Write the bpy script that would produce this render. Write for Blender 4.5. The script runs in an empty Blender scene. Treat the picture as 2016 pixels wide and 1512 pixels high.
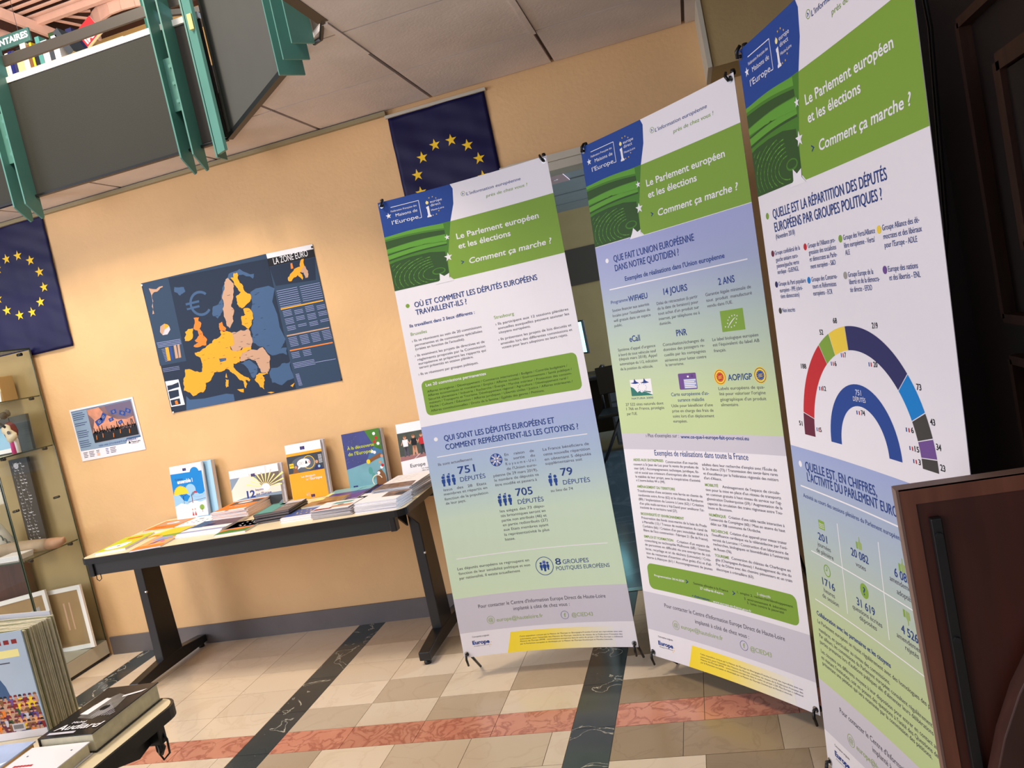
import bpy, bmesh, math, random
from mathutils import Vector, Matrix
random.seed(7)
PI=math.pi
S=bpy.context.scene
COL=S.collection
# ---------------------------------------------------------------- camera, world, light, exposure
def C(r,g,b,a=1.0):
    f=lambda c:(c/255/12.92) if c<=10.3 else ((c/255+.055)/1.055)**2.4
    return (f(r),f(g),f(b),a)
cd=bpy.data.cameras.new('camera'); cam=bpy.data.objects.new('camera',cd); COL.objects.link(cam)
cd.sensor_width=36; cd.lens=1542.05/2016*36; cd.clip_start=.05; cd.clip_end=100
yaw,pitch,roll=-0.2443,-0.0830,-0.2105
fw=Vector((math.sin(yaw)*math.cos(pitch),math.cos(yaw)*math.cos(pitch),math.sin(pitch)))
rt=Vector((math.cos(yaw),-math.sin(yaw),0)); up=rt.cross(fw)
r2=rt*math.cos(roll)+up*math.sin(roll); u2=-rt*math.sin(roll)+up*math.cos(roll)
cam.matrix_world=Matrix(((r2.x,u2.x,-fw.x,0),(r2.y,u2.y,-fw.y,0),(r2.z,u2.z,-fw.z,1.4608),(0,0,0,1)))
S.camera=cam
S.view_settings.view_transform='Standard'; S.view_settings.look='None'; S.view_settings.gamma=1; S.view_settings.use_curve_mapping=False
S.cycles.transparent_max_bounces=24
S.view_settings.exposure=0.9
w=bpy.data.worlds.new('world'); S.world=w; w.use_nodes=True
w.node_tree.nodes['Background'].inputs[0].default_value=(.80,.86,1.0,1); w.node_tree.nodes['Background'].inputs[1].default_value=.26
def area(name,loc,target,size,sizey,power,color):
    l=bpy.data.lights.new(name,'AREA'); l.shape='RECTANGLE'; l.size=size; l.size_y=sizey; l.energy=power; l.color=color
    o=bpy.data.objects.new(name,l); COL.objects.link(o); o.location=loc
    o.rotation_euler=(Vector(target)-Vector(loc)).to_track_quat('-Z','Y').to_euler(); return o
area('hall_lamp',(-3.1,1.9,4.9),(-3.0,3.0,0),1.0,.8,80,(1,.85,.66))
area('hall_lamp',(-1.4,1.2,4.9),(-1.4,2.4,0),1.4,.8,25,(1,.90,.78))
area('hall_daylight',(-3.2,-2.6,1.9),(-.3,2.6,1.3),2.6,2.2,36,(.90,.90,1.0))
area('side_fill',(-5.6,.4,1.9),(.1,2.2,1.2),2.2,2.2,60,(.90,.90,1.0))  # added fill from the left, lifts the two right-hand banners more than the wall
area('back_room_daylight',(3.6,7.2,2.2),(-1.4,8.0,1.0),2.5,1.6,330,(.62,.80,1.0))
area('upper_floor_lamp',(-4.2,4.6,4.2),(-5.6,7.0,5.6),1.6,.8,75,(1,.86,.76))
# ---------------------------------------------------------------- materials
MATS={}
def mat(name,col,rough=.6,metal=0,noise=0,nscale=8,bump=0,bscale=60,spec=.5,emit=None,estr=1,alpha=1,coords='Object'):
    if name in MATS: return MATS[name]
    m=bpy.data.materials.new(name); m.use_nodes=True; nt=m.node_tree; b=nt.nodes['Principled BSDF']
    b.inputs['Base Color'].default_value=col; b.inputs['Roughness'].default_value=rough; b.inputs['Metallic'].default_value=metal
    b.inputs['Specular IOR Level'].default_value=spec
    tc=nt.nodes.new('ShaderNodeTexCoord')
    if noise:
        n=nt.nodes.new('ShaderNodeTexNoise'); n.inputs['Scale'].default_value=nscale; n.inputs['Detail'].default_value=6
        nt.links.new(tc.outputs[coords],n.inputs['Vector'])
        r=nt.nodes.new('ShaderNodeValToRGB'); r.color_ramp.elements[0].position=.32; r.color_ramp.elements[1].position=.68
        k=1-noise; r.color_ramp.elements[0].color=(col[0]*k,col[1]*k,col[2]*k,1); r.color_ramp.elements[1].color=tuple(min(1,c*(1+noise*.4)) for c in col[:3])+(1,)
        nt.links.new(n.outputs['Fac'],r.inputs['Fac']); nt.links.new(r.outputs['Color'],b.inputs['Base Color'])
    if bump:
        n2=nt.nodes.new('ShaderNodeTexNoise'); n2.inputs['Scale'].default_value=bscale; n2.inputs['Detail'].default_value=4
        nt.links.new(tc.outputs[coords],n2.inputs['Vector'])
        bp=nt.nodes.new('ShaderNodeBump'); bp.inputs['Strength'].default_value=bump; bp.inputs['Distance'].default_value=.004
        nt.links.new(n2.outputs['Fac'],bp.inputs['Height']); nt.links.new(bp.outputs['Normal'],b.inputs['Normal'])
    if emit: b.inputs['Emission Color'].default_value=emit; b.inputs['Emission Strength'].default_value=estr
    if alpha<1: b.inputs['Alpha'].default_value=alpha
    MATS[name]=m; return m
def marble(name,base,vein,vs=5,thin=.04,rough=.25,amount=1.0,spread=.5,patch=None):
    m=bpy.data.materials.new(name); m.use_nodes=True; nt=m.node_tree; b=nt.nodes['Principled BSDF']; b.inputs['Roughness'].default_value=rough
    tc=nt.nodes.new('ShaderNodeNewGeometry')
    n=nt.nodes.new('ShaderNodeTexNoise'); n.inputs['Scale'].default_value=vs; n.inputs['Detail'].default_value=8; n.inputs['Distortion'].default_value=1.2
    nt.links.new(tc.outputs['Position'],n.inputs['Vector'])
    r=nt.nodes.new('ShaderNodeValToRGB'); e=r.color_ramp.elements
    e[0].position=spread-thin; e[0].color=(0,0,0,1); e[1].position=spread+thin; e[1].color=(0,0,0,1); q=e.new(spread); q.color=(amount,amount,amount,1)
    nt.links.new(n.outputs['Fac'],r.inputs['Fac'])
    n2=nt.nodes.new('ShaderNodeTexNoise'); n2.inputs['Scale'].default_value=vs*.6; n2.inputs['Detail'].default_value=5; nt.links.new(tc.outputs['Position'],n2.inputs['Vector'])
    mx=nt.nodes.new('ShaderNodeMix'); mx.data_type='RGBA'; mx.inputs[6].default_value=base; p=patch or tuple(c*.82 for c in base[:3])+(1,)
    mx.inputs[7].default_value=p; nt.links.new(n2.outputs['Fac'],mx.inputs[0])
    oi=nt.nodes.new('ShaderNodeObjectInfo'); mr=nt.nodes.new('ShaderNodeMapRange'); mr.inputs[3].default_value=.90; mr.inputs[4].default_value=1.06
    nt.links.new(oi.outputs['Random'],mr.inputs[0])
    vm=nt.nodes.new('ShaderNodeVectorMath'); vm.operation='SCALE'; nt.links.new(mx.outputs[2],vm.inputs[0]); nt.links.new(mr.outputs[0],vm.inputs['Scale'])
    m2=nt.nodes.new('ShaderNodeMix'); m2.data_type='RGBA'; m2.inputs[7].default_value=vein; nt.links.new(r.outputs['Color'],m2.inputs[0]); nt.links.new(vm.outputs[0],m2.inputs[6])
    nt.links.new(m2.outputs[2],b.inputs['Base Color']); return m
def gradmat(name,stops,axis='v',rough=.55):
    m=bpy.data.materials.new(name); m.use_nodes=True; nt=m.node_tree; b=nt.nodes['Principled BSDF']; b.inputs['Roughness'].default_value=rough
    uv=nt.nodes.new('ShaderNodeUVMap'); sx=nt.nodes.new('ShaderNodeSeparateXYZ'); nt.links.new(uv.outputs[0],sx.inputs[0])
    r=nt.nodes.new('ShaderNodeValToRGB'); e=r.color_ramp.elements
    e[0].position=stops[0][0]; e[0].color=stops[0][1]; e[1].position=stops[-1][0]; e[1].color=stops[-1][1]
    for p,c in stops[1:-1]: q=e.new(p); q.color=c
    nt.links.new(sx.outputs[1 if axis=='v' else 0],r.inputs['Fac']); nt.links.new(r.outputs['Color'],b.inputs['Base Color']); return m
def wood(name,a,b_,rough=.4,scale=3):
    if name in MATS: return MATS[name]
    m=MATS[name]=bpy.data.materials.new(name); m.use_nodes=True; nt=m.node_tree; b=nt.nodes['Principled BSDF']; b.inputs['Roughness'].default_value=rough
    tc=nt.nodes.new('ShaderNodeTexCoord'); mp=nt.nodes.new('ShaderNodeMapping'); mp.inputs['Scale'].default_value=(scale*8,scale*8,scale); nt.links.new(tc.outputs['Object'],mp.inputs[0])
    n=nt.nodes.new('ShaderNodeTexNoise'); n.inputs['Scale'].default_value=1.5; n.inputs['Detail'].default_value=6; nt.links.new(mp.outputs[0],n.inputs['Vector'])
    r=nt.nodes.new('ShaderNodeValToRGB'); r.color_ramp.elements[0].position=.3; r.color_ramp.elements[1].position=.7; r.color_ramp.elements[0].color=a; r.color_ramp.elements[1].color=b_
    nt.links.new(n.outputs['Fac'],r.inputs['Fac']); nt.links.new(r.outputs['Color'],b.inputs['Base Color']); return m
M_wall=mat('peach_plaster',C(228,186,134),.8,noise=.10,nscale=2.2,bump=.35,bscale=45)
M_olive=mat('olive_beige_paint',C(176,152,104),.85,noise=.08,nscale=3,bump=.3,bscale=50)
M_base=mat('grey_baseboard_paint',C(104,98,98),.5,noise=.08)
M_ceil=mat('ceiling_board',C(220,208,202),.9,noise=.14,nscale=2.5,bump=.25,bscale=90)
M_ceilgap=mat('ceiling_gap',C(96,84,74),.9)
M_trim=mat('pale_metal_trim',C(196,190,172),.5,noise=.05)
M_fasc=mat('grey_fascia_board',C(37,37,30),.75,noise=.06,nscale=4,bump=.15,bscale=200)
M_teal=mat('teal_painted_steel',C(84,134,124),.38,noise=.08,nscale=6)
M_white=mat('white_paint',C(236,232,228),.5)
M_black=mat('black_metal',C(24,24,25),.35,noise=.15,nscale=20)
M_blackp=mat('black_plastic_edge',C(15,15,17),.3)
M_greym=mat('dark_grey_metal',C(22,22,23),.5)
M_top=mat('cream_laminate',C(238,222,186),.35,noise=.03)
M_chrome=mat('chrome',C(200,200,200),.2,metal=1)
M_paper=mat('white_paper',C(232,228,230),.55)
M_cream=mat('cream_pages',C(222,212,180),.8,noise=.12,nscale=60)
M_vinyl=mat('white_vinyl_print',C(236,232,238),.42,bump=.05,bscale=6)
M_brass=mat('pale_yellow_tape',C(205,190,120),.6)
def glassmat():
    m=bpy.data.materials.new('smoky_glass'); m.use_nodes=True; nt=m.node_tree; nt.nodes.remove(nt.nodes['Principled BSDF'])
    t=nt.nodes.new('ShaderNodeBsdfTransparent'); t.inputs[0].default_value=(.965,.975,.955,1)
    g=nt.nodes.new('ShaderNodeBsdfGlossy'); g.inputs['Roughness'].default_value=.03; g.inputs[0].default_value=(.9,.95,.9,1)
    x=nt.nodes.new('ShaderNodeMixShader'); lw=nt.nodes.new('ShaderNodeLayerWeight'); lw.inputs[0].default_value=.5; f0=nt.nodes.new('ShaderNodeMath'); f0.operation='POWER'; f0.inputs[1].default_value=4; nt.links.new(lw.outputs['Facing'],f0.inputs[0]); f=nt.nodes.new('ShaderNodeMath'); f.operation='MULTIPLY_ADD'; f.inputs[1].default_value=.5; f.inputs[2].default_value=.02; nt.links.new(f0.outputs[0],f.inputs[0])
    nt.links.new(f.outputs[0],x.inputs[0]); nt.links.new(t.outputs[0],x.inputs[1]); nt.links.new(g.outputs[0],x.inputs[2]); nt.links.new(x.outputs[0],nt.nodes['Material Output'].inputs[0]); return m
M_glass=glassmat(); M_gedge=mat('glass_edge',C(58,68,52),.2)
INK={}
INKC={'n':(34,62,134),'g':(128,164,62),'w':(238,236,240),'k':(82,80,92),'d':(52,66,36),'b':(34,34,40),'f':(150,172,104),'red':(196,40,48),'maroon':(104,34,58),'yellow':(240,208,70),
 'navy':(42,44,98),'blue':(0,128,206),'grey':(160,156,150),'dark':(66,64,62),'purple':(112,78,146),'green':(128,165,62),'white':(240,238,242),'logo':(34,70,148),'dgreen':(52,84,42),'mgreen':(74,128,46),
 'lgreen':(98,160,58),'gold':(250,204,40),'flagblue':(16,22,112),'orange':(240,130,40),'oran2':(244,166,34),'tan':(196,156,128),'mapdark':(26,42,64),'mapmid':(44,66,92),'mapland':(62,92,130),'cyan':(56,160,214),
 'lav':(150,160,206),'black':(20,20,24),'lgrey':(206,202,212),'seagreen':(86,156,150),'brown':(132,86,48),'skin':(206,150,120),'pink':(226,80,150),'teal':(50,120,110),'ltyellow':(248,232,150),'crim':(140,30,30),'sky':(150,195,225),'dkgrey':(60,66,74),'lime':(196,206,40),'peach':(240,170,110),'cream1':(232,220,190),'cream2':(240,232,206)}
def ink(k):
    if k not in INK: INK[k]=mat('ink_'+k,C(*INKC[k]),.55,spec=.25)
    return INK[k]
# ---------------------------------------------------------------- mesh helpers
def newobj(name,me,parent=None,m=None,**kw):
    o=bpy.data.objects.new(name,me); COL.objects.link(o)
    if m is not None and me is not None: me.materials.append(m)
    if parent is not None: o.parent=parent
    for k,v in kw.items(): o[k]=v
    return o
def thing(name,label,cat,loc=(0,0,0),rz=0,group=None,rot=None):
    o=bpy.data.objects.new(name,None); COL.objects.link(o); o.location=loc; o.rotation_euler=rot or (0,0,rz); o.empty_display_size=.05
    o['label']=label; o['category']=cat
    if group: o['group']=group
    return o
def tag(o,label,cat,group=None):
    o['label']=label; o['category']=cat
    if group: o['group']=group
    return o
class MB:
    def __init__(s): s.v=[]; s.f=[]
    def add(s,vs,fs):
        n=len(s.v); s.v+= [tuple(v) for v in vs]; s.f+=[tuple(i+n for i in f) for f in fs]; return s
    def box(s,x0,y0,z0,x1,y1,z1):
        return s.add([(x0,y0,z0),(x1,y0,z0),(x1,y1,z0),(x0,y1,z0),(x0,y0,z1),(x1,y0,z1),(x1,y1,z1),(x0,y1,z1)],[(0,3,2,1),(4,5,6,7),(0,1,5,4),(1,2,6,5),(2,3,7,6),(3,0,4,7)])
    def bar(s,a,b,w,h,upv=(0,0,1)):
        a=Vector(a);b=Vector(b);d=(b-a).normalized();u=Vector(upv)
        sx=d.cross(u)
        if sx.length<1e-4: sx=Vector((1,0,0))
        sx.normalize(); uu=sx.cross(d); vs=[]
        for p in (a,b):
            for i,j in ((-1,-1),(1,-1),(1,1),(-1,1)): vs.append(p+sx*w/2*i+uu*h/2*j)
        return s.add(vs,[(3,2,1,0),(4,5,6,7),(0,1,5,4),(1,2,6,5),(2,3,7,6),(3,0,4,7)])
    def prism(s,poly,axis,a,b):  # polygon in 2 other axes, extruded along axis
        n=len(poly); P=lambda p,t:{'x':(t,p[0],p[1]),'y':(p[0],t,p[1]),'z':(p[0],p[1],t)}[axis]
        return s.add([P(p,a) for p in poly]+[P(p,b) for p in poly],[tuple(range(n))[::-1],tuple(range(n,2*n))]+[(i,(i+1)%n,n+(i+1)%n,n+i) for i in range(n)])
    def tube(s,pts,r,seg=10,cap=True):
        pts=[Vector(p) for p in pts]; n0=len(s.v); rr=r if isinstance(r,(list,tuple)) else [r]*len(pts)
        prev=None
        for i,p in enumerate(pts):
            d=(pts[min(i+1,len(pts)-1)]-pts[max(i-1,0)]).normalized()
            sx=d.cross(Vector((0,0,1))) if prev is None else prev-d*prev.dot(d)
            if sx.length<1e-3: sx=d.cross(Vector((0,1,0)))
            sx.normalize(); prev=sx; sy=d.cross(sx)
            for k in range(seg): a=2*PI*k/seg; s.v.append(tuple(p+(sx*math.cos(a)+sy*math.sin(a))*rr[i]))
        for i in range(len(pts)-1):
            for k in range(seg):
                a=n0+i*seg+k;b=n0+i*seg+(k+1)%seg; s.f.append((a,b,b+seg,a+seg))
        if cap: s.f.append(tuple(n0+k for k in range(seg))[::-1]); s.f.append(tuple(n0+(len(pts)-1)*seg+k for k in range(seg)))
        return s
    def lathe(s,prof,c=(0,0,0),seg=20):
        n0=len(s.v)
        for r,z in prof:
            for k in range(seg): a=2*PI*k/seg; s.v.append((c[0]+r*math.cos(a),c[1]+r*math.sin(a),c[2]+z))
        for i in range(len(prof)-1):
            for k in range(seg):
                a=n0+i*seg+k;b=n0+i*seg+(k+1)%seg; s.f.append((a,b,b+seg,a+seg))
        s.f.append(tuple(n0+k for k in range(seg))[::-1]); s.f.append(tuple(n0+(len(prof)-1)*seg+k for k in range(seg))); return s
    def ring(s,c,R,r,n=(0,-1,0),seg=20,t=.002):
        c=Vector(c); n=Vector(n).normalized(); a=n.cross(Vector((0,0,1)))
        if a.length<.1: a=Vector((1,0,0))
        a.normalize(); b=n.cross(a); n0=len(s.v)
        for k in range(seg):
            d=a*math.cos(2*PI*k/seg)+b*math.sin(2*PI*k/seg)
            for q,h in ((R,0),(R,t),(r,t),(r,0)): s.v.append(tuple(c+d*q+n*h))
        for k in range(seg):
            for j in range(4):
                s.f.append((n0+k*4+j,n0+k*4+(j+1)%4,n0+((k+1)%seg)*4+(j+1)%4,n0+((k+1)%seg)*4+j))
        return s
    def mesh(s,name='mesh'):
        me=bpy.data.meshes.new(name); me.from_pydata(s.v,[],s.f); me.update(); return me
    def build(s,name,m,parent=None,smooth=False,bevel=0,**kw):
        me=s.mesh(name)
        bm=bmesh.new(); bm.from_mesh(me); bmesh.ops.recalc_face_normals(bm,faces=bm.faces)
        if bevel: bmesh.ops.bevel(bm,geom=bm.edges[:],offset=bevel,segments=2,affect='EDGES',profile=.5)
        bm.to_mesh(me); bm.free()
        if smooth:
            for p in me.polygons: p.use_smooth=True
        return newobj(name,me,parent,m,**kw)
# ---------------------------------------------------------------- printed text and shapes
_cu=bpy.data.curves.new('lettering','FONT'); _cu.resolution_u=3; _cu.fill_mode='FRONT'; _to=bpy.data.objects.new('lettering',_cu); COL.objects.link(_to)
_tc={}
def glyphs(t,bold):
    k=(t,bold)
    if k in _tc: return _tc[k]
    _cu.body=t; _cu.offset={0:0.0,.5:.008,1:.016,2:.036}[bold]
    bpy.context.view_layer.update(); dg=bpy.context.evaluated_depsgraph_get(); oe=_to.evaluated_get(dg); me=oe.to_mesh()
    v=[(p.co.x,p.co.y) for p in me.vertices]; f=[tuple(p.vertices) for p in me.polygons]; oe.to_mesh_clear(); _tc[k]=(v,f); return v,f
_hv,_=glyphs('H',0); CAPH=max(p[1] for p in _hv)
def textpoly(t,x0,y0,x1,cap,bold=0,slant=0,ydown=True,angle=None):
    v,f=glyphs(t,bold)
    if not v: return [],[]
    a=min(p[0] for p in v); b=max(p[0] for p in v); sx=(x1-x0)/(b-a); sy=cap/CAPH; g=-1 if ydown else 1
    return [(x0+(p[0]-a)*sx+slant*p[1]*sy,y0+g*p[1]*sy) for p in v],f
def poly(pts): return [tuple(p) for p in pts],[tuple(range(len(pts)))]
def rect(x0,y0,x1,y1): return poly([(x0,y0),(x1,y0),(x1,y1),(x0,y1)])
def disc(x,y,r,n=20,ry=None): return poly([(x+r*math.cos(2*PI*k/n),y+(ry or r)*math.sin(2*PI*k/n)) for k in range(n)])
def circ(x,y,R,r,n=28):
    v=[(x+q*math.cos(2*PI*k/n),y+q*math.sin(2*PI*k/n)) for k in range(n) for q in (R,r)]
    return v,[(2*k,2*((k+1)%n),2*((k+1)%n)+1,2*k+1) for k in range(n)]
def arc(x,y,R,r,a0,a1,n=24):
    v=[(x+q*math.cos(a0+(a1-a0)*k/n),y-q*math.sin(a0+(a1-a0)*k/n)) for k in range(n+1) for q in (R,r)]
    return v,[(2*k,2*k+2,2*k+3,2*k+1) for k in range(n)]
def star(x,y,r,rot=0,ratio=.4,ydown=True):
    g=-1 if ydown else 1
    return poly([(x+(r if k%2==0 else r*ratio)*math.sin(rot+k*PI/5),y+g*(r if k%2==0 else r*ratio)*math.cos(rot+k*PI/5)) for k in range(10)])
def rrect(x0,y0,x1,y1,r):
    p=[]
    for cx,cy,a in ((x1-r,y0+r,-PI/2),(x1-r,y1-r,0),(x0+r,y1-r,PI/2),(x0+r,y0+r,PI)):
        for k in range(5): t=a+k*PI/8; p.append((cx+r*math.cos(t),cy+r*math.sin(t)))
    return poly(p)
def seg(x0,y0,x1,y1,w):
    d=Vector((x1-x0,y1-y0)).normalized(); n=Vector((-d.y,d.x))*w/2
    return poly([(x0+n.x,y0+n.y),(x1+n.x,y1+n.y),(x1-n.x,y1-n.y),(x0-n.x,y0-n.y)])
SPLIT={'printed_field','printed_chart','printed_star','printed_rule','printed_dot'}
class Print:
    """collects flat shapes per (name, material, layer); mapped onto a sheet by fn(u,v,height)"""
    def __init__(s): s.d={}
    def add(s,name,m,layer,vf):
        v,f=vf; q=s.d.setdefault((name,m,layer,len(s.d) if name in SPLIT else 0),([],[])); n=len(q[0]); q[0].extend(v); q[1].extend(tuple(i+n for i in t) for t in f); return s
    def text(s,t,x0,y0,x1,cap,m,layer=3,bold=0,slant=0,name='printed_text',ydown=True):
        return s.add(name,m,layer,textpoly(t,x0,y0,x1,cap,bold,slant,ydown))
    def build(s,parent,fn,step=.00022,cuts=None,uvs=(1,1)):
        for (name,m,layer,_),(v,f) in s.d.items():
            bm=bmesh.new(); vs=[bm.verts.new((p[0],p[1],0)) for p in v]
            for t in f:
                try: bm.faces.new([vs[i] for i in t])
                except ValueError: pass
            if cuts and name!='printed_text':
                for ax,vals in enumerate(cuts):
                    for c in vals:
                        bmesh.ops.bisect_plane(bm,geom=bm.verts[:]+bm.edges[:]+bm.faces[:],plane_co=(c,0,0) if ax==0 else (0,c,0),plane_no=(1,0,0) if ax==0 else (0,1,0))
            big=[q for q in bm.faces if len(q.verts)>4]
            if big: bmesh.ops.triangulate(bm,faces=big)
            uvl=bm.loops.layers.uv.new('UVMap')
            for q in bm.faces:
                for l in q.loops: l[uvl].uv=(l.vert.co.x/uvs[0],l.vert.co.y/uvs[1])
            for p in bm.verts: p.co=fn(p.co.x,p.co.y,step*layer)
            me=bpy.data.meshes.new(name); bm.to_mesh(me); bm.free(); o=newobj(name,me,parent,m)
            if name not in SPLIT: o['kind']='stuff'
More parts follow.
